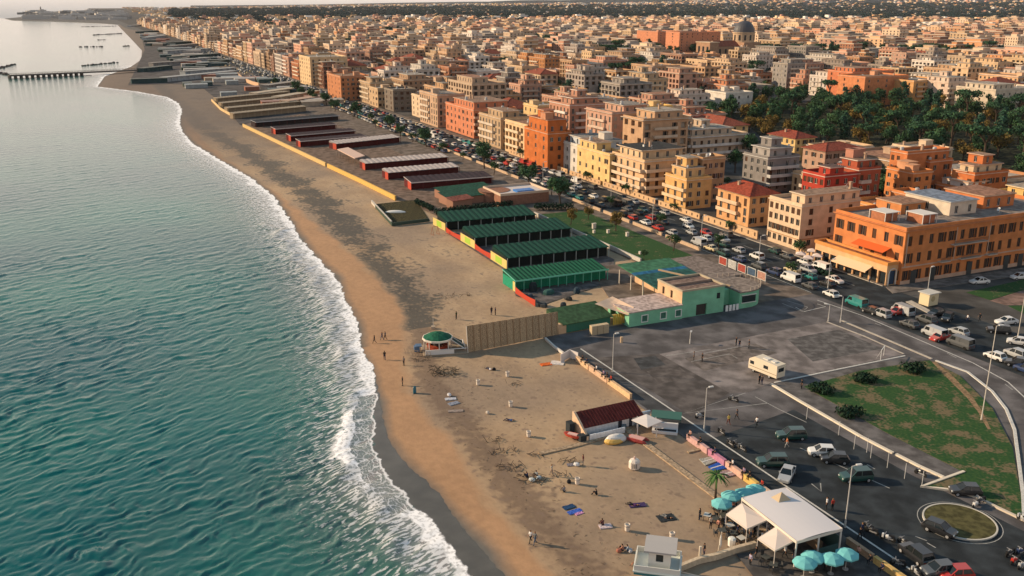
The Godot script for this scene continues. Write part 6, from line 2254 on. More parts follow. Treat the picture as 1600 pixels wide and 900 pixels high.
func pier():
	var a := G(14, 123, -0.8)
	var b := G(214, 114, -0.8)
	var o := thing("pier", "long dark wooden pier on piles reaching into the far sea", "pier", a, -atan2(b.z - a.z, b.x - a.x))
	var L := a.distance_to(b)
	var d := Mb.new()
	d.box(Vector3(0, 2.0, -3.5), Vector3(L, 3.0, 3.5))
	d.box(Vector3(0, -0.4, 3.3), Vector3(L * 0.62, 0.25, 3.6))
	part(o, "deck", d.mesh(), mat(0.10, 0.09, 0.085, 0.9))
	for k in 14:
		var p := Mb.new()
		var x := lerpf(0.8, L * 0.55, k / 13.0)
		p.box(Vector3(x - 0.7, -2, -3.3), Vector3(x + 0.7, 2.0, -2.2))
		part(o, "pile", p.mesh(), mat(0.085, 0.075, 0.07, 0.9))
		p = Mb.new()
		p.box(Vector3(x - 0.7, -2, 2.2), Vector3(x + 0.7, 2.0, 3.3))
		part(o, "pile", p.mesh(), mat(0.085, 0.075, 0.07, 0.9))
	d = Mb.new()
	for k in 40:
		var x := lerpf(0.3, L - 0.3, k / 39.0)
		d.box(Vector3(x - 0.1, 3.0, 3.2), Vector3(x + 0.1, 4.1, 3.4))
		d.box(Vector3(x - 0.1, 3.0, -3.4), Vector3(x + 0.1, 4.1, -3.2))
	d.box(Vector3(0, 4.0, 3.2), Vector3(L, 4.15, 3.4))
	d.box(Vector3(0, 4.0, -3.4), Vector3(L, 4.15, -3.2))
	part(o, "railing", d.mesh(), mat(0.12, 0.11, 0.10))
	# rock groynes off the far beach
	var rocks := [[[122, 73.5], [161, 73]], [[147, 55], [158, 54]], [[152, 62.5], [163, 62]], [[192, 72.5], [202, 72]], [[130, 103], [182, 98]], [[128, 42], [180, 41]], [[160, 54], [190, 52.5]], [[0, 114], [10, 117]], [[0, 107], [22, 101]]]
	var names := ["long dark rock bar lying free in the far sea", "short dark rock islet, uppermost in the sea", "small low rock islet below the uppermost one", "small rock near the far beach", "low rock spit above the pier", "rock bar near the harbour mole", "rock groyne beside the upper islet", "dark rock end at the left edge beside the pier", "thin rock line at the left edge above the pier"]
	var r := RandomNumberGenerator.new()
	r.seed = 19
	for i in rocks.size():
		var p := G(rocks[i][0][0], rocks[i][0][1], -0.8)
		var q := G(rocks[i][1][0], rocks[i][1][1], -0.8)
		var g := thing("rock_groyne", names[i], "rocks", p)
		var m := Mb.new()
		var n := maxi(6, int(p.distance_to(q) / 2.2))
		for k in n:
			var c := (q - p) * (float(k) / (n - 1)) + Vector3(r.randf_range(-2, 2), 0, r.randf_range(-3, 3))
			var z := r.randf_range(0.6, 1.3)
			m.box(Vector3(-z, -1, -z), Vector3(z, z * 0.8, z * 0.8), Transform3D(Basis.from_euler(Vector3(r.randf() * 0.6, r.randf() * 6, r.randf() * 0.6)), c))
		part(g, "rocks", m.mesh(), mat(0.10, 0.085, 0.08, 0.95))

# ---- vehicles. A car's own axes: forward is -z
const PAINTS := [["white", Color(0.66, 0.65, 0.63)], ["silver", Color(0.36, 0.37, 0.38)], ["black", Color(0.018, 0.019, 0.022)], ["dark grey", Color(0.075, 0.08, 0.085)], ["red", Color(0.42, 0.03, 0.02)], ["dark blue", Color(0.02, 0.04, 0.11)], ["cream", Color(0.56, 0.46, 0.28)], ["dark green", Color(0.012, 0.055, 0.048)], ["teal", Color(0.02, 0.20, 0.19)]]
const CAR_KIND := ["hatchback", "saloon", "van", "estate car"]

func car_shapes(kind: int) -> Dictionary:
	var key := "car%d" % kind
	if shared.has(key):
		return shared[key]
	# stations: z, y of the shoulder, half width
	var st: Array = [
		[[-1.95, 0.62, 0.70], [-1.75, 0.80, 0.82], [-0.95, 0.94, 0.86], [0.3, 0.96, 0.87], [1.6, 0.98, 0.84], [1.92, 0.80, 0.74]],
		[[-2.25, 0.60, 0.70], [-2.05, 0.76, 0.83], [-1.0, 0.92, 0.88], [0.5, 0.95, 0.89], [1.5, 0.98, 0.86], [2.1, 0.95, 0.80], [2.25, 0.72, 0.72]],
		[[-2.5, 0.70, 0.80], [-2.3, 1.0, 0.93], [-1.7, 1.15, 0.97], [0.5, 1.15, 0.98], [2.3, 1.15, 0.96], [2.5, 1.0, 0.93]],
		[[-2.2, 0.70, 0.75], [-2.0, 0.90, 0.87], [-1.0, 1.02, 0.92], [0.5, 1.04, 0.92], [1.9, 1.05, 0.90], [2.15, 0.85, 0.82]]][kind]
	# cabin: front foot, front top, rear top, rear foot, roof height, half width at the roof
	var cb: Array = [[-1.0, -0.25, 1.35, 1.72, 1.46, 0.62], [-1.0, -0.2, 0.95, 1.65, 1.43, 0.62], [-1.9, -1.35, 2.3, 2.42, 2.0, 0.84], [-1.05, -0.35, 1.75, 2.05, 1.66, 0.68]][kind]
	var body := Mb.new()
	var yb := 0.28
	for i in st.size() - 1:
		var a: Array = st[i]
		var b: Array = st[i + 1]
		for s in [-1.0, 1.0]:
			var pa := [Vector3(s * a[2] * 0.93, yb, a[0]), Vector3(s * a[2], lerpf(yb, a[1], 0.55), a[0]), Vector3(s * a[2] * 0.94, a[1], a[0])]
			var pb := [Vector3(s * b[2] * 0.93, yb, b[0]), Vector3(s * b[2], lerpf(yb, b[1], 0.55), b[0]), Vector3(s * b[2] * 0.94, b[1], b[0])]
			for k in 2:
				if s > 0:
					body.q(pb[k], pa[k], pa[k + 1], pb[k + 1])
				else:
					body.q(pa[k], pb[k], pb[k + 1], pa[k + 1])
		body.q(Vector3(-b[2] * 0.94, b[1], b[0]), Vector3(b[2] * 0.94, b[1], b[0]), Vector3(a[2] * 0.94, a[1], a[0]), Vector3(-a[2] * 0.94, a[1], a[0]))
		body.q(Vector3(-a[2] * 0.93, yb, a[0]), Vector3(a[2] * 0.93, yb, a[0]), Vector3(b[2] * 0.93, yb, b[0]), Vector3(-b[2] * 0.93, yb, b[0]))
	var f: Array = st[0]
	body.q(Vector3(f[2] * 0.93, yb, f[0]), Vector3(-f[2] * 0.93, yb, f[0]), Vector3(-f[2] * 0.94, f[1], f[0]), Vector3(f[2] * 0.94, f[1], f[0]))
	f = st[-1]
	body.q(Vector3(-f[2] * 0.93, yb, f[0]), Vector3(f[2] * 0.93, yb, f[0]), Vector3(f[2] * 0.94, f[1], f[0]), Vector3(-f[2] * 0.94, f[1], f[0]))
	var sh: float = st[2][1]
	var hw: float = st[2][2] * 0.92
	var rw: float = cb[5]
	var y1: float = cb[4]
	var lo := [Vector3(-hw, sh - 0.02, cb[0]), Vector3(hw, sh - 0.02, cb[0]), Vector3(hw, sh - 0.02, cb[3]), Vector3(-hw, sh - 0.02, cb[3])]
	var hi := [Vector3(-rw, y1, cb[1]), Vector3(rw, y1, cb[1]), Vector3(rw, y1, cb[2]), Vector3(-rw, y1, cb[2])]
	var glass := Mb.new()
	glass.q(lo[1], lo[0], hi[0], hi[1])
	glass.q(lo[3], lo[2], hi[2], hi[3])
	if kind != 2:
		glass.q(lo[2], lo[1], hi[1], hi[2])
		glass.q(lo[0], lo[3], hi[3], hi[0])
	else:
		body.q(lo[2], lo[1], hi[1], hi[2])
		body.q(lo[0], lo[3], hi[3], hi[0])
		for s in [-1.0, 1.0]:
			var a0 := Vector3(s * (hw + 0.01), sh + 0.05, cb[0] + 0.25)
			var a1 := Vector3(s * (hw + 0.01), sh + 0.05, -0.5)
			var b0 := Vector3(s * (rw + 0.02), y1 - 0.15, -0.5)
			var b1 := Vector3(s * (rw + 0.02), y1 - 0.15, cb[1] + 0.05)
			if s > 0:
				glass.q(a1, a0, b1, b0)
			else:
				glass.q(a0, a1, b0, b1)
	body.box(Vector3(-rw - 0.02, y1 - 0.01, cb[1] - 0.03), Vector3(rw + 0.02, y1 + 0.05, cb[2] + 0.03))
	for i in 4:
		body.bar(lo[i], hi[i], 0.09)
	for s in [-1.0, 1.0]:
		body.bar(Vector3(s * hw, sh, 0.35), Vector3(s * rw, y1, 0.4), 0.09)
		body.box(Vector3(s * (hw + 0.08) - 0.09, sh + 0.02, cb[0] + 0.28), Vector3(s * (hw + 0.08) + 0.09, sh + 0.16, cb[0] + 0.38))
	var wheel := Mb.new()
	wheel.tube(Vector3(-0.1, 0, 0), Vector3(0.1, 0, 0), 0.32, 0.32, 12)
	var hub := Mb.new()
	hub.tube(Vector3(-0.115, 0, 0), Vector3(0.115, 0, 0), 0.19, 0.19, 10)
	var lights := Mb.new()
	var z0: float = st[0][0]
	var z1: float = st[-1][0]
	for s in [-1.0, 1.0]:
		lights.box(Vector3(s * 0.55 - 0.14, 0.56, z0 - 0.01), Vector3(s * 0.55 + 0.14, 0.70, z0 + 0.12))
	var tail := Mb.new()
	for s in [-1.0, 1.0]:
		tail.box(Vector3(s * 0.6 - 0.1, 0.62, z1 - 0.12), Vector3(s * 0.6 + 0.1, 0.80, z1 + 0.012))
	var axle: float = st[1][0] * 0.72
	var rear: float = st[-2][0] * 0.72 if kind != 1 else 1.35
	var tyre := mat(0.018, 0.018, 0.018, 0.9)
	var rim := mat(0.32, 0.32, 0.33, 0.4)
	var gl := mat(0.012, 0.016, 0.018, 0.06)
	var wm := wheel.mesh(tyre)
	hub.mesh(rim, wm)
	var d := {"body": body.mesh(), "glass": glass.mesh(gl), "wheel": wm, "head": lights.mesh(mat(0.6, 0.6, 0.58, 0.2)), "tail": tail.mesh(mat(0.25, 0.01, 0.01, 0.3)), "spots": [Vector3(-hw + 0.02, 0.32, axle), Vector3(hw - 0.02, 0.32, axle), Vector3(-hw + 0.02, 0.32, rear), Vector3(hw - 0.02, 0.32, rear)]}
	var all := body.mesh()
	glass.mesh(gl, all)
	var ws := Mb.new()
	for p in d.spots:
		ws.add(wheel, Transform3D(Basis(), p))
	ws.mesh(tyre, all)
	lights.mesh(mat(0.6, 0.6, 0.58, 0.2), all)
	tail.mesh(mat(0.25, 0.01, 0.01, 0.3), all)
	d.all = all
	shared[key] = d
	return d

func car_paint(c: Color) -> StandardMaterial3D:
	return mat(c.r, c.g, c.b, 0.35, "", 0.12, {"clearcoat_enabled": true, "clearcoat": 0.8, "clearcoat_roughness": 0.08})

# a car in the queue: one mesh
func far_car(label: String, kind: int, c: Color, at: Vector3, turn: float, group: String):
	var o := MeshInstance3D.new()
	o.name = "van" if kind == 2 else "car"
	o.mesh = car_shapes(kind).all
	o.set_surface_override_material(0, car_paint(c))
	add_child(o, true)
	o.position = at
	o.rotation.y = turn
	tag(o, label, "van" if kind == 2 else "car", group)

func near_car(label: String, kind: int, c: Color, at: Vector3, turn: float):
	var d := car_shapes(kind)
	var o := thing("van" if kind == 2 else "parked_car", label, "van" if kind == 2 else "car", at, turn)
	part(o, "body", d.body, car_paint(c))
	part(o, "windows", d.glass)
	for p in d.spots:
		part(o, "wheel", d.wheel, null, Transform3D(Basis(), p))
	part(o, "headlights", d.head)
	part(o, "tail_lights", d.tail)

func build_traffic():
	rng.seed = 1203
	var lanes := [[-2.0, -44.0, 5.9, "in the lane nearest the sea", 0.06], [3.1, -38.0, 6.4, "in the second lane", 0.12], [6.6, 12.0, 7.6, "in the third lane", 0.35], [10.7, 8.0, 5.6, "parked on the house side", 0.28], [-8.0, 225.0, 5.4, "parked on the beach side", 0.3]]
	var total := 0
	for l in lanes:
		var s: float = l[1]
		var k := 0
		while s < 430.0:
			if rng.randf() > l[4] and total < 292:
				var kind: int = [0, 0, 0, 1, 1, 3, 3, 2][rng.randi() % 8]
				var pc: int = [0, 0, 0, 0, 1, 1, 1, 2, 2, 3, 3, 6, 4, 5, 7, 8][rng.randi() % 16]
				var q: Array = PAINTS[pc]
				far_car("%s %s %s, %s from the plaza" % [q[0], CAR_KIND[kind], l[3], ordinal(k)], kind, q[1], W(s, l[0] + rng.randf_range(-0.35, 0.35), PAVE), STREET + rng.randf_range(-0.06, 0.06) + (PI if l[0] > 4.0 and l[0] < 8.0 else 0.0), "cars on the seafront road")
				total += 1
				k += 1
			s += l[2] + rng.randf_range(-0.4, 1.6)
	# distant traffic beyond those told apart
	var all: ArrayMesh = ArrayMesh.new()
	var sh := car_shapes(0)
	var xf := []
	var cl := []
	var b := Mb.new()
	var src: Array = sh.body.surface_get_arrays(0)
	b.v = src[Mesh.ARRAY_VERTEX]
	b.ix = src[Mesh.ARRAY_INDEX]
	b.c.resize(b.v.size())
	b.c.fill(Color.WHITE)
	b.mesh(vmat(0.4), all)
	var g := Mb.new()
	src = sh.glass.surface_get_arrays(0)
	g.v = src[Mesh.ARRAY_VERTEX]
	g.ix = src[Mesh.ARRAY_INDEX]
	g.mesh(mat(0.012, 0.016, 0.018, 0.06), all)
	for k in 420:
		var s := rng.randf_range(432.0, 1300.0)
		xf.append(Transform3D(Basis(Vector3.UP, STREET), W(s, [-8.0, -2.0, 3.1, 6.6, 10.7, -12.0][rng.randi() % 6], PAVE)))
		cl.append(PAINTS[[0, 0, 1, 1, 2, 3, 6][rng.randi() % 7]][1])
	multi("distant_traffic", all, xf, cl, "distant cars along the far seafront road", "cars")
	# cars told apart by the plaza, surveyed one by one
	for q in [
		[1236, 685, 3, 7, 92, "dark green estate car in the middle of the plaza"],
		[1207, 727, 3, 7, 90, "long dark green car beside the promenade lane"],
		[1229, 746, 1, 1, 152, "silver saloon standing across the end of the promenade lane"],
		[1284, 711, 0, 0, 84, "small white hatchback next to the black open car"],
		[1304, 722, 0, 2, 82, "small black car behind the white hatchback"],
		[1337, 750, 3, 7, 98, "dark car with a peach board leaning on it, by the tall lamp post"],
		[1467, 832, 0, 2, -136, "black hatchback beside the roundabout"],
		[1430, 872, 3, 2, 18, "large black car beside the motorcycles at the lower right"],
		[1466, 897, 0, 3, 100, "dark car cut by the bottom edge of the view"],
		[1492, 903, 0, 4, 95, "red car at the bottom edge of the view"],
		[1508, 772, 0, 2, 84, "black car under the kerb of the grass triangle"],
		[1402, 491, 0, 4, 112, "red hatchback alone beside the traffic island"],
		[1468, 531, 1, 4, 118, "red saloon in the queue by the grass triangle"],
		[1360, 489, 0, 2, 30, "black and white hatchback leading the queue"],
		[1530, 443, 1, 0, 100, "white saloon in the side street by the orange corner building"],
		[1592, 436, 0, 0, 100, "white hatchback farther along the side street"],
		[1572, 506, 1, 0, 100, "white saloon parked on the right-hand square"],
		[1590, 538, 0, 0, 60, "white hatchback at the right edge behind the lamp"],
		[1590, 572, 3, 2, 60, "black estate car at the right edge of the view"],
		[1560, 520, 3, 2, 70, "dark estate car in the outer lane at the right"],
		[1462, 493, 0, 2, 120, "black hatchback beside the small kiosk"],
		[1480, 500, 0, 2, 140, "dark car with a white bonnet beside the island"]]:
		near_car(q[5], q[2], PAINTS[q[3]][1], G(q[0], q[1], PAVE), deg_to_rad(q[4]))

# ---- plaza furniture
func lamp_post(label: String, foot: Array, high: float, arm: float, turn: float, col := Color(0.50, 0.48, 0.45)):
	var o := thing("street_lamp", label, "street lamp", G(foot[0], foot[1], PAVE), turn)
	var m := mat(col.r, col.g, col.b, 0.5)
	var b := Mb.new()
	b.tube(Vector3.ZERO, Vector3(0, 0.9, 0), 0.13, 0.12, 8)
	b.tube(Vector3(0, 0.9, 0), Vector3(0, high, 0), 0.085, 0.055, 8)
	part(o, "pole", b.mesh(), m)
	b = Mb.new()
	b.bar(Vector3(0, high - 0.05, 0), Vector3(arm, high + 0.1, 0), 0.07)
	part(o, "arm", b.mesh(), m)
	b = Mb.new()
	b.box(Vector3(arm - 0.15, high + 0.02, -0.16), Vector3(arm + 0.55, high + 0.18, 0.16))
	part(o, "lamp_head", b.mesh(), mat(0.55, 0.55, 0.54, 0.4))

func scooter(label: String, at: Vector3, turn: float, c: Color, group := "scooters and motorcycles"):
	var o := thing("motorcycle", label, "motorcycle", at, turn, group)
	if not shared.has("moto"):
		var w := Mb.new()
		w.tube(Vector3(-0.06, 0, 0), Vector3(0.06, 0, 0), 0.3, 0.3, 12)
		var f := Mb.new()
		f.bar(Vector3(0, 0.35, -0.6), Vector3(0, 0.95, -0.35), 0.08)
		f.bar(Vector3(-0.33, 1.0, -0.33), Vector3(0.33, 1.0, -0.33), 0.05)
		f.bar(Vector3(0, 0.35, -0.3), Vector3(0, 0.35, 0.6), 0.16)
		f.box(Vector3(-0.02, 0.1, 0.0), Vector3(0.3, 0.16, 0.05))
		var b := Mb.new()
		b.lathe([Vector2(0.0, 0.42), Vector2(0.2, 0.48), Vector2(0.22, 0.68), Vector2(0.14, 0.8), Vector2(0.0, 0.82)], 8, Vector3(0, 0, -0.02), 0.8, 1.7)
		b.box(Vector3(-0.16, 0.4, -0.72), Vector3(0.16, 0.85, -0.5))
		var s := Mb.new()
		s.box(Vector3(-0.15, 0.72, 0.05), Vector3(0.15, 0.84, 0.7))
		shared["moto"] = [w.mesh(mat(0.02, 0.02, 0.02)), f.mesh(mat(0.25, 0.25, 0.26, 0.4)), b.mesh(), s.mesh(mat(0.02, 0.02, 0.022, 0.7))]
	var m: Array = shared["moto"]
	part(o, "wheel", m[0], null, Transform3D(Basis(), Vector3(0, 0.3, -0.65)))
	part(o, "wheel", m[0], null, Transform3D(Basis(), Vector3(0, 0.3, 0.62)))
	part(o, "frame", m[1])
	part(o, "bodywork", m[2], car_paint(c))
	part(o, "saddle", m[3])

func parasol(label: String, at: Vector3, r: float, high: float):
	var o := thing("parasol", label, "parasol", at, fmod(at.x * 3.1, 1.0), "turquoise parasols of the beach bar")
	var b := Mb.new()
	b.lathe([Vector2(r, high - 0.75), Vector2(r * 1.01, high - 0.55), Vector2(r * 0.6, high - 0.2), Vector2(0.12, high), Vector2(0, high + 0.06)], 8)
	part(o, "canopy", b.mesh(), mat(0.15, 0.45, 0.47, 0.85, "", 0.1, {"backlight": Color(0.1, 0.3, 0.3)}))
	b = Mb.new()
	b.tube(Vector3.ZERO, Vector3(0, high, 0), 0.035, 0.03, 6)
	part(o, "pole", b.mesh(), mat(0.55, 0.52, 0.47, 0.6))
	b = Mb.new()
	for k in 8:
		var a := TAU * k / 8.0
		b.bar(Vector3(0, high - 0.12, 0), Vector3(sin(a) * r, high - 0.73, cos(a) * r) * Vector3(0.99, 1, 0.99) - Vector3(0, 0.02, 0), 0.025)
	part(o, "ribs", b.mesh(), mat(0.4, 0.4, 0.38))
	b = Mb.new()
	b.lathe([Vector2(0.35, 0), Vector2(0.35, 0.1), Vector2(0.06, 0.14), Vector2(0, 0.14)], 10)
	part(o, "foot", b.mesh(), mat(0.3, 0.29, 0.28))

func bar_table(label: String, at: Vector3, turn: float, c: Color):
	var o := thing("table", label, "table", at, turn, "dark tables of the beach bar")
	var b := Mb.new()
	b.box(Vector3(-0.45, 0.7, -0.45), Vector3(0.45, 0.75, 0.45))
	part(o, "table_top", b.mesh(), mat(c.r, c.g, c.b, 0.6))
	for x in [-0.38, 0.38]:
		for z in [-0.38, 0.38]:
			b = Mb.new()
			b.box(Vector3(x - 0.03, 0, z - 0.03), Vector3(x + 0.03, 0.7, z + 0.03))
			part(o, "leg", b.mesh(), mat(0.05, 0.05, 0.05))

func chair(label: String, at: Vector3, turn: float):
	if not shared.has("chair"):
		var s := Mb.new()
		s.box(Vector3(-0.22, 0.42, -0.22), Vector3(0.22, 0.47, 0.22))
		var k := Mb.new()
		k.box(Vector3(-0.22, 0.5, 0.19), Vector3(0.22, 0.9, 0.23))
		var l := Mb.new()
		l.box(Vector3(-0.02, 0, -0.02), Vector3(0.02, 0.42, 0.02))
		var m := mat(0.035, 0.036, 0.038, 0.6)
		shared["chair"] = [s.mesh(m), k.mesh(m), l.mesh(m)]
	var o := thing("chair", label, "chair", at, turn, "dark chairs of the beach bar")
	part(o, "seat", shared["chair"][0])
	part(o, "backrest", shared["chair"][1])
	for x in [-0.19, 0.19]:
		for z in [-0.19, 0.19]:
			part(o, "leg", shared["chair"][2], null, Transform3D(Basis(), Vector3(x, 0, z)))

func build_plaza_things():
	rng.seed = 55
	lamp_post("slim grey lamp post beside the promenade lane, near the red-roofed hut", [1100, 673], 7.0, 0.5, 0.3)
	lamp_post("slim grey lamp post at the upper end of the promenade lane", [957, 581], 7.0, 0.4, 0.3)
	lamp_post("grey lamp post at the corner of the white bar pavilion", [1320, 824], 8.4, 0.7, 0.2)
	lamp_post("tall leaning pale lamp mast on the grass triangle", [1533, 657], 15.5, 0.5, 0.0, Color(0.58, 0.53, 0.46))
	lamp_post("grey lamp post at the corner of the sports court", [1313, 504], 5.5, 0.4, 2.6)
	lamp_post("short grey lamp post at the far corner of the sports court", [1294, 502], 3.5, 0.6, 2.6)
	lamp_post("tall pale lamp post at the right edge beside the queue", [1590, 528], 9.0, 0.4, 0.0, Color(0.58, 0.53, 0.46))
	lamp_post("thin lamp post on the pavement of the orange corner building", [1449, 458], 6.0, 0.4, 0.4)
	lamp_post("small double-headed lamp by the upper edge of the court", [1078, 537], 2.2, 0.3, 1.2)
	for k in 9:
		lamp_post("thin street lamp on the seafront road, %s from the plaza" % ordinal(k), [stp(8.0 + k * 24.0, 0.7).x, stp(8.0 + k * 24.0, 0.7).y], 7.0, 0.8, STREET)
	# thin white barrier poles below the footpath
	var k := 0
	for q in [[1310, 680], [1334, 702], [1354, 707], [1360, 716], [1386, 731], [1413, 748], [1440, 760], [1260, 655]]:
		var o := thing("barrier_pole", "thin white pole below the footpath kerb, %s from the camper van" % ordinal(k), "pole", G(q[0], q[1], PAVE), 0, "thin white poles below the kerb")
		var b := Mb.new()
		b.tube(Vector3.ZERO, Vector3(0, 2.3, 0), 0.04, 0.04, 6)
		part(o, "shaft", b.mesh(), mat(0.55, 0.54, 0.52))
		k += 1
	# goal frames on the court
	var gp := thing("goal_frame", "small white goal frame on the sports court", "goal", G(1378, 559, PAVE), 1.0)
	var gb := Mb.new()
	gb.bar(Vector3(-1.3, 0, 0), Vector3(-1.3, 1.9, 0), 0.1)
	gb.bar(Vector3(1.3, 0, 0), Vector3(1.3, 1.9, 0), 0.1)
	gb.bar(Vector3(-1.3, 1.9, 0), Vector3(1.3, 1.9, 0), 0.1)
	part(gp, "frame", gb.mesh(), mat(0.65, 0.65, 0.63))
	gb = Mb.new()
	for i in 9:
		gb.bar(Vector3(-1.25 + i * 0.31, 1.85, -0.05), Vector3(-1.25 + i * 0.31, 0, -0.8), 0.02)
	part(gp, "net", gb.mesh(), mat(0.5, 0.5, 0.5))
	camper()
	pavilion()
	for q in [[1280, 612, 2.3, 1.5], [1349, 594, 2.3, 1.4], [1428, 580, 2.7, 1.6], [1331, 652, 2.5, 1.6]]:
		bush("dark round shrub on the grass triangle, %s" % {1280: "beside the footpath near the camper van", 1349: "on its upper edge", 1428: "at its far tip", 1331: "lowest of the four, on bare soil"}[q[0]], G(q[0], q[1], PAVE + 0.14), q[2], q[3])
	var bs := thing("bollard", "single tan bollard at the top of the promenade lane", "bollard", G(971, 535, PAVE))
	gb = Mb.new()
	gb.lathe([Vector2(0.28, 0), Vector2(0.28, 1.1), Vector2(0, 1.15)], 10)
	part(bs, "post", gb.mesh(), mat(0.50, 0.36, 0.23, 0.9))
	# small kiosk on the traffic island
	var kk := thing("kiosk", "cream newspaper kiosk with a faded round sign on the traffic island", "kiosk", G(1450, 475, PAVE + 0.1), 0.5)
	gb = Mb.new()
	gb.box(Vector3(-1.5, 0, -1.2), Vector3(1.5, 2.6, 1.2))
	part(kk, "wall", gb.mesh(), mat(0.62, 0.52, 0.34, 0.9))
	gb = Mb.new()
	gb.box(Vector3(-1.8, 2.6, -1.5), Vector3(1.8, 2.8, 1.5))
	part(kk, "roof", gb.mesh(), mat(0.5, 0.48, 0.44))
	gb = Mb.new()
	gb.lathe([Vector2(0.6, 0), Vector2(0.6, 0.05), Vector2(0, 0.05)], 16)
	part(kk, "sign", gb.mesh(), mat(0.40, 0.32, 0.18), Transform3D(Basis(Vector3.RIGHT, PI / 2), Vector3(-0.2, 1.5, 1.2)))
	gb = Mb.new()
	gb.box(Vector3(1.51, 0.2, -0.9), Vector3(1.56, 2.2, 0.9))
	part(kk, "shutter", gb.mesh(), mat(0.45, 0.47, 0.48))
	# parasols and tables on the shop pavement of the corner building, white cafe parasols
	k = 0
	for q in [[1250, 404], [1262, 410], [1276, 407], [1268, 399]]:
		var o := thing("cafe_parasol", "white cafe parasol before the cream corner house, %s from the left" % ordinal(k), "parasol", G(q[0], q[1] + 6, PAVE + 0.12), 0.4, "white cafe parasols")
		gb = Mb.new()
		gb.lathe([Vector2(1.7, 2.1), Vector2(1.72, 2.25), Vector2(0.1, 2.8), Vector2(0, 2.85)], 4)
		part(o, "canopy", gb.mesh(), mat(0.66, 0.55, 0.50, 0.9))
		gb = Mb.new()
		gb.tube(Vector3.ZERO, Vector3(0, 2.8, 0), 0.05, 0.04, 6)
		part(o, "pole", gb.mesh(), mat(0.4, 0.35, 0.3))
		k += 1
	hedge("bushy green hedge before the shops of the corner building", G(1270, 423, PAVE), G(1300, 434, PAVE), 1.6, 1.3)
	# posters on the road side of the beach bar terrace
	k = 0
	for q in [[33, -9.4, Color(0.40, 0.08, 0.06)], [29.5, -9.3, Color(0.5, 0.5, 0.5)], [26, -9.2, Color(0.42, 0.09, 0.07)], [22.5, -9.1, Color(0.07, 0.12, 0.2)], [19, -9.0, Color(0.5, 0.28, 0.22)]]:
		var o := thing("poster_board", "poster board on the road edge behind the beach bar, %s from the lawn" % ordinal(k), "poster board", W(q[0], q[1], PAVE), STREET + PI / 2, "poster boards behind the beach bar")
		gb = Mb.new()
		gb.box(Vector3(-1.5, 0.6, -0.05), Vector3(1.5, 2.6, 0.05))
		part(o, "frame", gb.mesh(), mat(0.5, 0.5, 0.48))
		gb = Mb.new()
		var c: Color = q[2]
		gb.box(Vector3(-1.35, 0.75, -0.07), Vector3(1.35, 2.45, -0.051))
		gb.box(Vector3(-1.35, 0.75, 0.051), Vector3(1.35, 2.45, 0.07))
		part(o, "poster", gb.mesh(), mat(c.r, c.g, c.b, 0.7, "roof", 0.8))
		gb = Mb.new()
		gb.bar(Vector3(-1.4, 0, 0), Vector3(-1.4, 0.6, 0), 0.08)
		gb.bar(Vector3(1.4, 0, 0), Vector3(1.4, 0.6, 0), 0.08)
		part(o, "legs", gb.mesh(), mat(0.3, 0.3, 0.3))
		k += 1
	# scooters and motorcycles
	var moto := [[1356, 828, 0.4, 2, "black motorcycle standing beside the promenade lane, nearest the pavilion"], [1362, 834, 0.8, 2, "second black motorcycle beside the pavilion lane"], [1387, 845, 1.0, 0, "white scooter alone on the dark asphalt"], [1412, 852, 0.5, 3, "grey motorcycle before the large black car"], [1403, 884, 1.2, 3, "grey motorcycle lying near the promenade line at the bottom"], [1525, 792, 2.2, 0, "white motorcycle below the grass triangle"], [1532, 786, 2.0, 3, "dark motorcycle with its wheel on the grass kerb"], [1597, 815, 0.3, 1, "silver motorcycle at the right edge by the kerb"], [1578, 868, 2.1, 2, "black motorcycle in the row at the lower right corner"], [1586, 880, 2.1, 4, "red motorcycle in the row at the lower right corner"], [1595, 866, 2.0, 5, "blue motorcycle in the row at the lower right corner"], [1598, 888, 2.0, 1, "silver motorcycle in the row at the lower right corner"], [1141, 696, 0.4, 2, "black motorcycle leftmost in the dark row by the lane"], [1150, 699, 0.5, 2, "black motorcycle in the middle of the dark row by the lane"], [1159, 704, 0.6, 3, "dark grey motorcycle rightmost in the dark row by the lane"], [1127, 678, 0.4, 2, "black scooter by the foot of the slim lamp post"], [1094, 653, 1.9, 1, "silver motorcycle standing alone on the plaza"], [1438, 743, 0.6, 2, "black scooter under the footpath kerb"], [1431, 899, 0.3, 1, "silver scooter at the bottom edge by the lane line"], [1146, 627, 0.9, 3, "dark scooter at the lower corner of the court"]]
	for q in moto:
		scooter(q[4], G(q[0], q[1], PAVE), q[2], PAINTS[q[3]][1])

func stp(s: float, t: float) -> Vector2:   # the sight angles of a ground spot, for lamp feet given in the street frame
	var p := W(s, t, PAVE)
	var th := atan(448.0 / 1450.0)
	var z := (EYE - p.y) * sin(th) - p.z * cos(th)
	var y := -(EYE - p.y) * cos(th) - p.z * sin(th)
	return Vector2(800 + 1450 * p.x / z, 450 - 1450 * y / z)

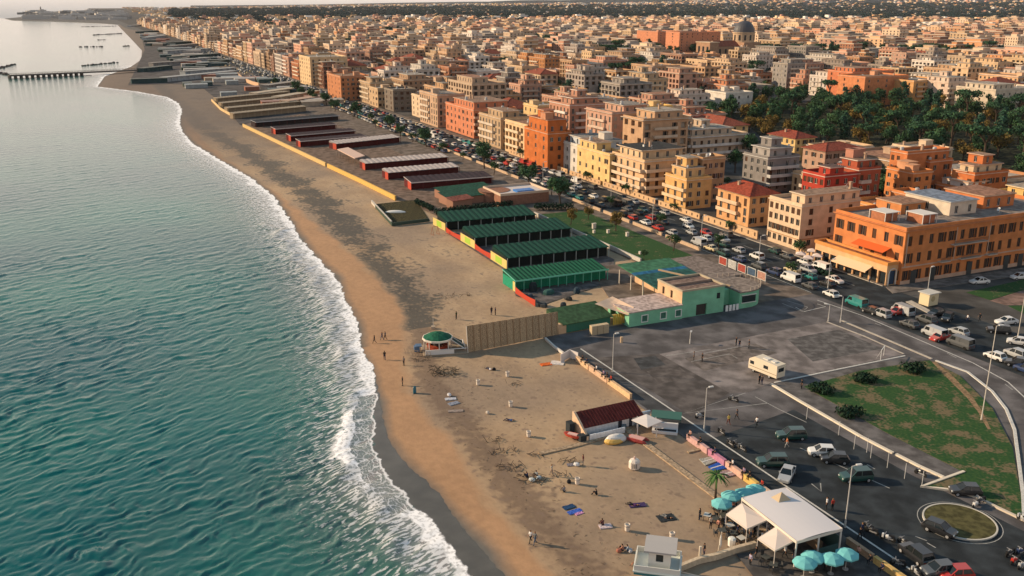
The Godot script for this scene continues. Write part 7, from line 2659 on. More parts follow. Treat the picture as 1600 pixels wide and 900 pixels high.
func camper():
	var a := G(1174, 580, PAVE)
	var b := G(1216, 597, PAVE)
	var c := (a + b) / 2 + Vector3(0.5, 0, -1.0)
	var d := b - a
	var o := thing("camper_van", "cream camper van on the lower corner of the sports court", "camper van", c, atan2(d.x, d.z))
	var L := 6.2
	var m := Mb.new()
	var prof := [Vector2(-L / 2, 0.5), Vector2(L / 2, 0.5), Vector2(L / 2, 2.75), Vector2(-L / 2 + 1.2, 2.95), Vector2(-L / 2 + 0.1, 2.3), Vector2(-L / 2, 1.6)]
	for i in prof.size():
		var p: Vector2 = prof[i]
		var q: Vector2 = prof[(i + 1) % prof.size()]
		m.q(Vector3(-1.1, p.y, p.x), Vector3(1.1, p.y, p.x), Vector3(1.1, q.y, q.x), Vector3(-1.1, q.y, q.x))
	for i in range(1, prof.size() - 1):
		m.t(Vector3(1.1, prof[0].y, prof[0].x), Vector3(1.1, prof[i + 1].y, prof[i + 1].x), Vector3(1.1, prof[i].y, prof[i].x))
		m.t(Vector3(-1.1, prof[0].y, prof[0].x), Vector3(-1.1, prof[i].y, prof[i].x), Vector3(-1.1, prof[i + 1].y, prof[i + 1].x))
	part(o, "body", m.mesh(), mat(0.66, 0.57, 0.44, 0.5))
	m = Mb.new()
	m.box(Vector3(-1.12, 1.45, -L / 2 + 0.35), Vector3(1.12, 2.05, -L / 2 + 1.2))
	m.box(Vector3(-1.115, 1.5, 0.2), Vector3(1.115, 2.1, 1.2))
	m.box(Vector3(-0.7, 1.5, L / 2 - 0.02), Vector3(0.7, 2.2, L / 2 + 0.015))
	part(o, "windows", m.mesh(), glass_mat())
	m = Mb.new()
	m.box(Vector3(-0.5, 2.83, -0.6), Vector3(0.5, 3.0, 0.5))
	m.box(Vector3(-0.4, 2.8, 1.2), Vector3(0.4, 2.95, 2.0))
	part(o, "roof_hatches", m.mesh(), mat(0.66, 0.62, 0.56, 0.5))
	m = Mb.new()
	m.box(Vector3(-1.115, 1.0, -L / 2 + 0.2), Vector3(1.115, 1.12, L / 2 - 0.1))
	part(o, "stripe", m.mesh(), mat(0.32, 0.26, 0.18))
	for z in [-2.0, 1.5]:
		for x in [-0.95, 0.95]:
			part(o, "wheel", car_shapes(0).wheel, null, Transform3D(Basis(), Vector3(x, 0.32, z)))

func pavilion():
	var y := 3.4
	var p := func(px: float, py: float, h: float) -> Vector3: return G(px, py, h + PAVE)
	var tl: Vector3 = p.call(1159, 778, y)
	var tr: Vector3 = p.call(1228, 762, y)
	var br: Vector3 = p.call(1316, 826, y)
	var bl: Vector3 = p.call(1245, 846, y)
	var o := thing("bar_pavilion", "white tented bar pavilion with two pointed side awnings", "pavilion", (tl + br) / 2 * Vector3(1, 0, 1) + Vector3(0, PAVE, 0))
	var c := o.position
	var roofm := mat(0.62, 0.59, 0.60, 0.8)
	var b := Mb.new()
	var n := 8
	for i in n:
		for j in n:
			var f := func(u: float, v: float) -> Vector3:
				var q: Vector3 = tl.lerp(tr, u).lerp(bl.lerp(br, u), v) - c
				q.y += 0.16 * sin(PI * clampf(u, 0, 1)) + 0.12 * sin(PI * v)
				return q
			b.q(f.call(i / 8.0, (j + 1) / 8.0), f.call((i + 1) / 8.0, (j + 1) / 8.0), f.call((i + 1) / 8.0, j / 8.0), f.call(i / 8.0, j / 8.0))
	part(o, "tent_roof", b.mesh(), roofm)
	var cr := [tl - c, tr - c, br - c, bl - c]
	b = Mb.new()
	for i in 4:
		var q: Vector3 = cr[i]
		var w: Vector3 = cr[(i + 1) % 4]
		b.bar(q - Vector3(0, 0.12, 0), w - Vector3(0, 0.12, 0), 0.10, 0.35)
	part(o, "valance", b.mesh(), mat(0.62, 0.55, 0.48, 0.8))
	for e in [[0, 0.0], [0, 0.5], [1, 0.0], [1, 0.33], [1, 0.66], [2, 0.0], [2, 0.5], [3, 0.0], [3, 0.33], [3, 0.66]]:
		var q: Vector3 = cr[e[0]].lerp(cr[(e[0] + 1) % 4], e[1]) * 0.985
		b = Mb.new()
		b.tube(Vector3(q.x, 0, q.z), Vector3(q.x, y - 0.2, q.z), 0.11, 0.11, 8)
		part(o, "post", b.mesh(), mat(0.6, 0.57, 0.53))
	# vent on the roof
	b = Mb.new()
	var vc := (tl.lerp(tr, 0.62).lerp(bl.lerp(br, 0.62), 0.22)) - c + Vector3(0, 0.15, 0)
	var ux := (tr - tl).normalized()
	var vz := (bl - tl).normalized()
	var v4 := [vc - ux * 1.0 - vz * 0.8, vc + ux * 1.0 - vz * 0.8, vc + ux * 1.0 + vz * 0.8, vc - ux * 1.0 + vz * 0.8]
	var apex := vc + Vector3(0, 1.0, 0)
	for i in 4:
		b.t(v4[(i + 1) % 4], v4[i], apex)
	part(o, "roof_vent", b.mesh(), mat(0.46, 0.36, 0.24))
	# side awnings
	for q in [[[1159, 786], [1199, 812], [1167, 826], [1135, 803]], [[1214, 822], [1246, 842], [1211, 860], [1184, 841]]]:
		b = Mb.new()
		var h := [3.15, 3.1, 2.5, 2.6]
		var w := []
		for i in 4:
			w.append(p.call(q[i][0], q[i][1], h[i]) - c)
		var mid: Vector3 = (w[0] + w[1] + w[2] + w[3]) / 4.0 + Vector3(0, 0.45, 0)
		for i in 4:
			b.t(w[(i + 1) % 4], w[i], mid)
		var a := part(o, "side_awning", b.mesh(), mat(0.68, 0.57, 0.50, 0.85))
		b = Mb.new()
		for i in 4:
			b.bar(w[i] - Vector3(0, 0.08, 0), w[(i + 1) % 4] - Vector3(0, 0.08, 0), 0.05, 0.2)
			b.tube(Vector3(w[i].x, 0, w[i].z), w[i], 0.05, 0.05, 6)
		part(a, "frame", b.mesh(), mat(0.58, 0.52, 0.46))
	# counter and dark back wall inside
	b = Mb.new()
	var m0: Vector3 = (cr[1].lerp(cr[0], 0.25))
	var m1: Vector3 = (cr[2].lerp(cr[3], 0.25))
	b.bar(Vector3(m0.x, 0.55, m0.z).lerp(Vector3(m1.x, 0.55, m1.z), 0.08), Vector3(m0.x, 0.55, m0.z).lerp(Vector3(m1.x, 0.55, m1.z), 0.85), 0.8, 1.1)
	part(o, "counter", b.mesh(), mat(0.22, 0.15, 0.10))
	b = Mb.new()
	b.bar(Vector3(cr[1].x, 1.2, cr[1].z) * Vector3(0.97, 1, 0.97), Vector3(cr[2].x, 1.2, cr[2].z) * Vector3(0.97, 1, 0.97), 0.1, 2.3)
	b.bar(Vector3(cr[3].x, 0.75, cr[3].z) * Vector3(0.97, 1, 0.97), Vector3(cr[2].x, 0.75, cr[2].z) * Vector3(0.97, 1, 0.97), 0.08, 1.4)
	part(o, "screen_wall", b.mesh(), mat(0.03, 0.08, 0.08, 0.5))
	sheet("bar_deck", P([[1112, 795], [1180, 765], [1225, 764], [1345, 858], [1400, 905], [1180, 905], [1150, 866], [1210, 855]]), PAVE + 0.03, mat(0.12, 0.11, 0.105, 0.9, "asphalt", 0.1))
	# parasols, in two groups
	var k := 0
	for q in [[1128, 783, 2.5], [1143, 771, 2.5], [1164, 767, 2.5], [1181, 761, 2.5], [1258, 875, 2.5], [1271, 866, 2.5], [1301, 869, 2.5], [1324, 862, 2.5]]:
		var at := G(q[0], q[1], 2.3 + PAVE)
		at.y = PAVE
		parasol("turquoise parasol %s" % ["leftmost of the four at the beach side of the pavilion", "second from the left on the beach side of the pavilion", "third from the left on the beach side of the pavilion", "farthest of the four on the beach side of the pavilion", "leftmost of the four at the near side of the pavilion", "second from the left at the near side of the pavilion", "third from the left at the near side of the pavilion", "rightmost at the near side, by the pavilion corner post"][k], at, 1.35, 2.55)
		k += 1
	# tables and chairs
	var r := RandomNumberGenerator.new()
	r.seed = 4
	k = 0
	for q in [[1105, 812], [1118, 818], [1130, 812], [1140, 828], [1128, 836], [1146, 840], [1158, 848], [1120, 800], [1143, 802], [1256, 885], [1272, 890], [1296, 884], [1312, 880], [1196, 878], [1208, 890], [1140, 790]]:
		var at := G(q[0], q[1], PAVE + 0.03)
		bar_table("dark table on the terrace, %s counted from the palm" % ordinal(k), at, r.randf() * 3.0, Color(0.06, 0.065, 0.06) if k % 3 else Color(0.5, 0.5, 0.48))
		for j in 3:
			var a := r.randf() * TAU
			chair("dark chair at the %s terrace table, chair %s" % [ordinal(k), ordinal(j)], at + Vector3(sin(a), 0, cos(a)) * 0.85, a)
		k += 1

# ---- people: a skeleton of tapered capsules joined by a smooth minimum and meshed as one skin
func nets(bones: Array, cell: float, v: PackedVector3Array, ix: PackedInt32Array, reg: PackedInt32Array, blend: float):
	var lo := Vector3(1e9, 1e9, 1e9)
	var hi := -lo
	for b in bones:
		var m: float = maxf(b[2], b[3]) + cell * 2.0
		lo = lo.min(b[0] - Vector3.ONE * m).min(b[1] - Vector3.ONE * m)
		hi = hi.max(b[0] + Vector3.ONE * m).max(b[1] + Vector3.ONE * m)
	var nx := int((hi.x - lo.x) / cell) + 2
	var ny := int((hi.y - lo.y) / cell) + 2
	var nzz := int((hi.z - lo.z) / cell) + 2
	var f := PackedFloat32Array()
	f.resize(nx * ny * nzz)
	f.fill(1.0)
	# each bone touches only the cells near it
	for b in bones:
		var pa: Vector3 = b[0]
		var pb: Vector3 = b[1]
		var ra: float = b[2]
		var rb: float = b[3]
		var m: float = maxf(ra, rb) + cell * 2.0 + blend
		var l := (pa.min(pb) - Vector3.ONE * m - lo) / cell
		var h := (pa.max(pb) + Vector3.ONE * m - lo) / cell
		var ab := pb - pa
		var len2 := maxf(ab.length_squared(), 1e-8)
		for z in range(maxi(0, int(l.z)), mini(nzz, int(h.z) + 2)):
			for y in range(maxi(0, int(l.y)), mini(ny, int(h.y) + 2)):
				var k := (z * ny + y) * nx
				for x in range(maxi(0, int(l.x)), mini(nx, int(h.x) + 2)):
					var p := lo + Vector3(x, y, z) * cell
					var u := clampf((p - pa).dot(ab) / len2, 0, 1)
					var d := p.distance_to(pa + ab * u) - lerpf(ra, rb, u)
					var o := f[k + x]
					var w := maxf(blend - absf(o - d), 0.0) / blend
					f[k + x] = minf(o, d) - w * w * blend * 0.25
	var idx := {}
	for z in nzz - 1:
		for y in ny - 1:
			for x in nx - 1:
				var k := (z * ny + y) * nx + x
				var c := [f[k], f[k + 1], f[k + nx], f[k + nx + 1], f[k + nx * ny], f[k + nx * ny + 1], f[k + nx * ny + nx], f[k + nx * ny + nx + 1]]
				var inside := 0
				for q in c:
					if q < 0.0:
						inside += 1
				if inside == 0 or inside == 8:
					continue
				var sum := Vector3.ZERO
				var cnt := 0
				for e in [[0, 1], [2, 3], [4, 5], [6, 7], [0, 2], [1, 3], [4, 6], [5, 7], [0, 4], [1, 5], [2, 6], [3, 7]]:
					var a: float = c[e[0]]
					var b: float = c[e[1]]
					if (a < 0.0) != (b < 0.0):
						var w := a / (a - b)
						var p0 := Vector3(e[0] & 1, (e[0] >> 1) & 1, e[0] >> 2)
						var p1 := Vector3(e[1] & 1, (e[1] >> 1) & 1, e[1] >> 2)
						sum += p0.lerp(p1, w)
						cnt += 1
				var p := lo + (Vector3(x, y, z) + sum / cnt) * cell
				idx[k] = v.size()
				v.append(p)
				var best := 1e9
				var r := 0
				for b in bones:
					var ab: Vector3 = b[1] - b[0]
					var u := clampf((p - b[0]).dot(ab) / maxf(ab.length_squared(), 1e-8), 0, 1)
					var d: float = p.distance_to(b[0] + ab * u) - lerpf(b[2], b[3], u)
					if d < best:
						best = d
						r = b[4]
				reg.append(r)
	var sx := 1
	var sy := nx
	var sz := nx * ny
	for z in range(1, nzz - 1):
		for y in range(1, ny - 1):
			for x in range(1, nx - 1):
				var k := z * sz + y * sy + x
				var a := f[k] < 0.0
				for ax in 3:
					var st: int = [sx, sy, sz][ax]
					var s1: int = [sy, sz, sx][ax]
					var s2: int = [sz, sx, sy][ax]
					var b := f[k + st] < 0.0
					if a == b:
						continue
					var q := [k, k - s1, k - s1 - s2, k - s2]
					var ok := true
					for i in q:
						ok = ok and idx.has(i)
					if not ok:
						continue
					if a:
						ix.append_array([idx[q[0]], idx[q[2]], idx[q[1]], idx[q[0]], idx[q[3]], idx[q[2]]])
					else:
						ix.append_array([idx[q[0]], idx[q[1]], idx[q[2]], idx[q[0]], idx[q[2]], idx[q[3]]])

# joints of a pose: hip, chest, head direction, arms and legs; regions 0 skin, 1 hair, 2 top, 3 trousers, 4 shoes
func skeleton(pose: String) -> Dictionary:
	var hip := Vector3(0, 0.93, 0)
	var chest := Vector3(0, 1.34, 0)
	var head := Vector3(0, 1.60, -0.02)
	var face := Vector3(0, 0, -1)
	var L := {}
	L.ls = Vector3(-0.17, 1.40, 0)
	L.rs = Vector3(0.17, 1.40, 0)
	L.le = Vector3(-0.22, 1.12, 0.03)
	L.re = Vector3(0.22, 1.12, 0.03)
	L.lw = Vector3(-0.22, 0.88, -0.06)
	L.rw = Vector3(0.22, 0.88, -0.06)
	L.lk = Vector3(-0.10, 0.50, -0.02)
	L.rk = Vector3(0.10, 0.50, -0.02)
	L.lf = Vector3(-0.11, 0.08, 0.02)
	L.rf = Vector3(0.11, 0.08, 0.02)
	var toe := Vector3(0, -0.03, -0.16)
	if pose == "walk":
		L.lk = Vector3(-0.09, 0.52, -0.20)
		L.lf = Vector3(-0.09, 0.09, -0.28)
		L.rk = Vector3(0.09, 0.50, 0.08)
		L.rf = Vector3(0.09, 0.16, 0.38)
		L.le = Vector3(-0.23, 1.13, 0.12)
		L.lw = Vector3(-0.21, 0.92, 0.14)
		L.re = Vector3(0.23, 1.13, -0.08)
		L.rw = Vector3(0.20, 0.93, -0.26)
	elif pose == "sit":     # on the ground or a low wall, knees drawn up
		hip = Vector3(0, 0.13, 0.12)
		chest = Vector3(0, 0.52, 0.06)
		head = Vector3(0, 0.78, -0.02)
		L.ls = Vector3(-0.17, 0.58, 0.05)
		L.rs = Vector3(0.17, 0.58, 0.05)
		L.le = Vector3(-0.24, 0.36, -0.10)
		L.re = Vector3(0.24, 0.36, -0.10)
		L.lw = Vector3(-0.13, 0.40, -0.32)
		L.rw = Vector3(0.13, 0.40, -0.32)
		L.lk = Vector3(-0.11, 0.46, -0.27)
		L.rk = Vector3(0.11, 0.46, -0.27)
		L.lf = Vector3(-0.10, 0.08, -0.48)
		L.rf = Vector3(0.10, 0.08, -0.48)
	elif pose == "perch":   # on a wall top, legs hanging
		hip = Vector3(0, 0.12, 0.05)
		chest = Vector3(0, 0.53, 0.04)
		head = Vector3(0, 0.79, -0.03)
		L.ls = Vector3(-0.17, 0.59, 0.03)
		L.rs = Vector3(0.17, 0.59, 0.03)
		L.le = Vector3(-0.23, 0.32, 0.02)
		L.re = Vector3(0.23, 0.32, 0.02)
		L.lw = Vector3(-0.16, 0.18, -0.20)
		L.rw = Vector3(0.16, 0.18, -0.20)
		L.lk = Vector3(-0.11, 0.14, -0.38)
		L.rk = Vector3(0.11, 0.14, -0.38)
		L.lf = Vector3(-0.11, -0.28, -0.36)
		L.rf = Vector3(0.11, -0.28, -0.36)
	elif pose == "lie":
		hip = Vector3(0, 0.13, 0)
		chest = Vector3(0, 0.15, 0.41)
		head = Vector3(0, 0.16, 0.68)
		face = Vector3(0, 1, 0)
		L.ls = Vector3(-0.17, 0.13, 0.46)
		L.rs = Vector3(0.17, 0.13, 0.46)
		L.le = Vector3(-0.30, 0.08, 0.24)
		L.re = Vector3(0.34, 0.08, 0.60)
		L.lw = Vector3(-0.30, 0.06, 0.0)
		L.rw = Vector3(0.22, 0.09, 0.80)
		L.lk = Vector3(-0.12, 0.12, -0.42)
		L.rk = Vector3(0.12, 0.30, -0.36)
		L.lf = Vector3(-0.14, 0.07, -0.82)
		L.rf = Vector3(0.13, 0.07, -0.66)
		toe = Vector3(0, 0.13, -0.05)
	L.hip = hip
	L.chest = chest
	L.head = head
	L.face = face
	L.toe = toe
	return L

func person_arrays(pose: String) -> Array:
	var key := "person " + pose
	if shared.has(key):
		return shared[key]
	var J := skeleton(pose)
	var v := PackedVector3Array()
	var ix := PackedInt32Array()
	var reg := PackedInt32Array()
	var up: Vector3 = (J.chest - J.hip).normalized()
	var side := Vector3.RIGHT
	var body := [
		[J.hip - side * 0.075, J.hip + side * 0.075, 0.115, 0.115, 3],
		[J.hip + up * 0.08, J.chest, 0.118, 0.125, 2],
		[J.chest - side * 0.09, J.chest + side * 0.09, 0.105, 0.105, 2],
		[J.chest + up * 0.06, J.ls, 0.09, 0.062, 2], [J.chest + up * 0.06, J.rs, 0.09, 0.062, 2],
		[J.chest + up * 0.10, J.head - up * 0.06, 0.058, 0.052, 0]]
	for s in ["l", "r"]:
		var sx := -0.085 if s == "l" else 0.085
		body.append([J[s + "s"], J[s + "e"], 0.058, 0.044, 2])
		body.append([J[s + "e"], J[s + "w"], 0.041, 0.028, 0])
		body.append([J.hip + side * sx, J[s + "k"], 0.092, 0.060, 3])
		body.append([J[s + "k"], J[s + "f"], 0.057, 0.040, 3])
		body.append([J[s + "f"], J[s + "f"] + J.toe, 0.045, 0.036, 4])
	nets(body, 0.032, v, ix, reg, 0.05)
	# head: skull, jaw, nose, ears, hair
	var h: Vector3 = J.head
	var fc: Vector3 = J.face
	var hu: Vector3 = up if fc.y < 0.5 else (J.head - J.chest).normalized()
	var hd := [[h - hu * 0.075 + fc * 0.03, h - hu * 0.03 + fc * 0.035, 0.05, 0.062, 0], [h - hu * 0.02 + fc * 0.015, h + hu * 0.05, 0.080, 0.082, 0], [h + fc * 0.088 - hu * 0.005, h + fc * 0.104 - hu * 0.025, 0.011, 0.016, 0], [h - side * 0.085 - hu * 0.015, h - side * 0.085 + hu * 0.015, 0.014, 0.017, 0], [h + side * 0.085 - hu * 0.015, h + side * 0.085 + hu * 0.015, 0.014, 0.017, 0], [h + hu * 0.055 - fc * 0.02, h + hu * 0.075 + fc * 0.01, 0.085, 0.078, 1], [h - fc * 0.05 + hu * 0.04, h - fc * 0.045 - hu * 0.05, 0.07, 0.052, 1], [h + fc * 0.078 - hu * 0.052 - side * 0.018, h + fc * 0.078 - hu * 0.052 + side * 0.018, 0.011, 0.011, 5], [h + fc * 0.078 + hu * 0.01 - side * 0.034, h + fc * 0.08 + hu * 0.01 - side * 0.030, 0.010, 0.010, 6], [h + fc * 0.08 + hu * 0.01 + side * 0.030, h + fc * 0.078 + hu * 0.01 + side * 0.034, 0.010, 0.010, 6]]
	nets(hd, 0.013, v, ix, reg, 0.012)
	# hands: palm, four bent fingers of unequal length, thumb from the side of the palm
	for s in ["l", "r"]:
		var w: Vector3 = J[s + "w"]
		var d: Vector3 = (w - J[s + "e"]).normalized()
		var m := side if s == "r" else -side
		var ac := (m - d * m.dot(d)).normalized()
		var pn := d.cross(ac).normalized()
		var fwd := d.cross(side).normalized()
		var hand := [[w - d * 0.02, w + d * 0.03, 0.026, 0.026, 0], [w + d * 0.03 - fwd * 0.025, w + d * 0.075 - fwd * 0.03, 0.015, 0.014, 0], [w + d * 0.03 + fwd * 0.025, w + d * 0.075 + fwd * 0.028, 0.015, 0.014, 0], [w + d * 0.03, w + d * 0.08, 0.018, 0.015, 0]]
		for k in 4:
			var o := fwd * (-0.033 + 0.022 * k)
			var ln: float = [0.055, 0.070, 0.074, 0.066][k]
			var p0 := w + d * 0.08 + o
			var p1 := p0 + (d - ac * 0.15).normalized() * ln * 0.5
			var p2 := p1 + (d - ac * 0.7).normalized() * ln * 0.5
			hand.append([p0, p1, 0.0095, 0.009, 0])
			hand.append([p1, p2, 0.009, 0.0075, 0])
		var t0 := w + d * 0.035 + fwd * 0.03
		var t1 := t0 + (d + fwd * 1.1).normalized() * 0.035
		hand.append([t0, t1, 0.012, 0.0105, 0])
		hand.append([t1, t1 + (d + fwd * 0.3).normalized() * 0.028, 0.0105, 0.009, 0])
		nets(hand, 0.0085, v, ix, reg, 0.006)
	shared[key] = [v, ix, reg]
	return shared[key]

const SKIN := Color(0.36, 0.19, 0.12)
func person(label: String, pose: String, at: Vector3, turn: float, top: Color, low: Color, hair := Color(0.03, 0.02, 0.015), skin_legs := false, size := 1.0):
	var a := person_arrays(pose)
	var pal := [SKIN, hair, top, SKIN if skin_legs else low, Color(0.05, 0.045, 0.045), Color(0.30, 0.10, 0.08), Color(0.02, 0.015, 0.012)]
	var m := Mb.new()
	m.v = a[0]
	m.ix = a[1]
	var c := PackedColorArray()
	c.resize(a[2].size())
	for i in a[2].size():
		c[i] = pal[a[2][i]]
	m.c = c
	var o := MeshInstance3D.new()
	o.name = "person"
	o.mesh = m.mesh(vmat(0.85))
	add_child(o, true)
	o.position = at
	o.rotation.y = turn
	o.scale = Vector3.ONE * size
	tag(o, label, "person")

func sand(px: float, py: float) -> Vector3:
	var p := G(px, py)
	var st := ST(p)
	p.y = beach_y(st.x, st.y) - (0.02 if st.y - interp(shore, st.x) > 14.0 else 0.0)
	return p

const BLACK := Color(0.015, 0.016, 0.02)
const NAVY := Color(0.02, 0.03, 0.07)
const DENIM := Color(0.05, 0.08, 0.14)
const WHITEC := Color(0.62, 0.61, 0.60)
const REDC := Color(0.40, 0.04, 0.03)

func cloth_on_sand(label: String, at: Vector3, turn: float, w: float, l: float, c: Color, group := ""):
	var o := thing("beach_towel", label, "towel", at, turn, group)
	var b := Mb.new()
	var r := RandomNumberGenerator.new()
	r.seed = int(at.x * 100)
	var n := 8
	var hgt := []
	for i in (n + 1) * (n + 1):
		hgt.append(0.03 + r.randf() * 0.06)
	for i in n:
		for j in n:
			var f := func(a: int, d: int) -> Vector3: return Vector3((a / 8.0 - 0.5) * w, hgt[a * 9 + d], (d / 8.0 - 0.5) * l)
			b.q(f.call(i, j + 1), f.call(i + 1, j + 1), f.call(i + 1, j), f.call(i, j))
	for e in [[Vector3(-w / 2, 0, l / 2), Vector3(w / 2, 0, l / 2)], [Vector3(w / 2, 0, l / 2), Vector3(w / 2, 0, -l / 2)], [Vector3(w / 2, 0, -l / 2), Vector3(-w / 2, 0, -l / 2)], [Vector3(-w / 2, 0, -l / 2), Vector3(-w / 2, 0, l / 2)]]:
		b.q(e[0] - Vector3(0, 0.05, 0), e[1] - Vector3(0, 0.05, 0), e[1] + Vector3(0, 0.035, 0), e[0] + Vector3(0, 0.035, 0))
	part(o, "cloth", b.mesh(), mat(c.r, c.g, c.b, 0.95))

func bag(label: String, at: Vector3, c: Color, size := 1.0):
	var o := thing("beach_bag", label, "bag", at, at.x)
	var b := Mb.new()
	b.lathe([Vector2(0.26, 0), Vector2(0.33, 0.12), Vector2(0.28, 0.34), Vector2(0.18, 0.42), Vector2(0, 0.40)], 10, Vector3.ZERO, size * 1.3, size)
	part(o, "sack", b.mesh(), mat(c.r, c.g, c.b, 0.9))
	b = Mb.new()
	for i in 6:
		var a0 := PI * i / 6.0
		var a1 := PI * (i + 1) / 6.0
		b.bar(Vector3(cos(a0) * 0.18, 0.38 + sin(a0) * 0.2, 0), Vector3(cos(a1) * 0.18, 0.38 + sin(a1) * 0.2, 0), 0.03)
	part(o, "handle", b.mesh(), mat(c.r * 0.6, c.g * 0.6, c.b * 0.6))

func bin(label: String, at: Vector3):
	var o := thing("litter_bin", label, "bin", at, 0, "white litter bins on the sand")
	var b := Mb.new()
	b.lathe([Vector2(0.26, 0), Vector2(0.30, 0.05), Vector2(0.34, 0.88), Vector2(0.36, 0.92), Vector2(0.31, 0.94), Vector2(0.29, 0.75), Vector2(0, 0.74)], 12)
	part(o, "drum", b.mesh(), mat(0.66, 0.58, 0.50, 0.7))
	b = Mb.new()
	b.lathe([Vector2(0.335, 0.6), Vector2(0.35, 0.62), Vector2(0.35, 0.68), Vector2(0.338, 0.70)], 12)
	part(o, "band", b.mesh(), mat(0.3, 0.28, 0.26))

func driftwood(label: String, at: Vector3, wide: float, n: int, c: Color, sd: int, high := 0.4):
	var o := thing("driftwood", label, "driftwood", at)
	var r := RandomNumberGenerator.new()
	r.seed = sd
	var b := Mb.new()
	for i in n:
		var p := Vector3(r.randf_range(-wide, wide), r.randf() * high, r.randf_range(-wide, wide) * 0.5)
		var d := Vector3(r.randfn(), r.randfn() * 0.25 * (1.0 + high), r.randfn()).normalized() * r.randf_range(0.2, 0.75)
		b.tube(p - d, p + d, 0.035, 0.02 + r.randf() * 0.03, 5)
	part(o, "branches", b.mesh(), mat(c.r, c.g, c.b, 0.95))

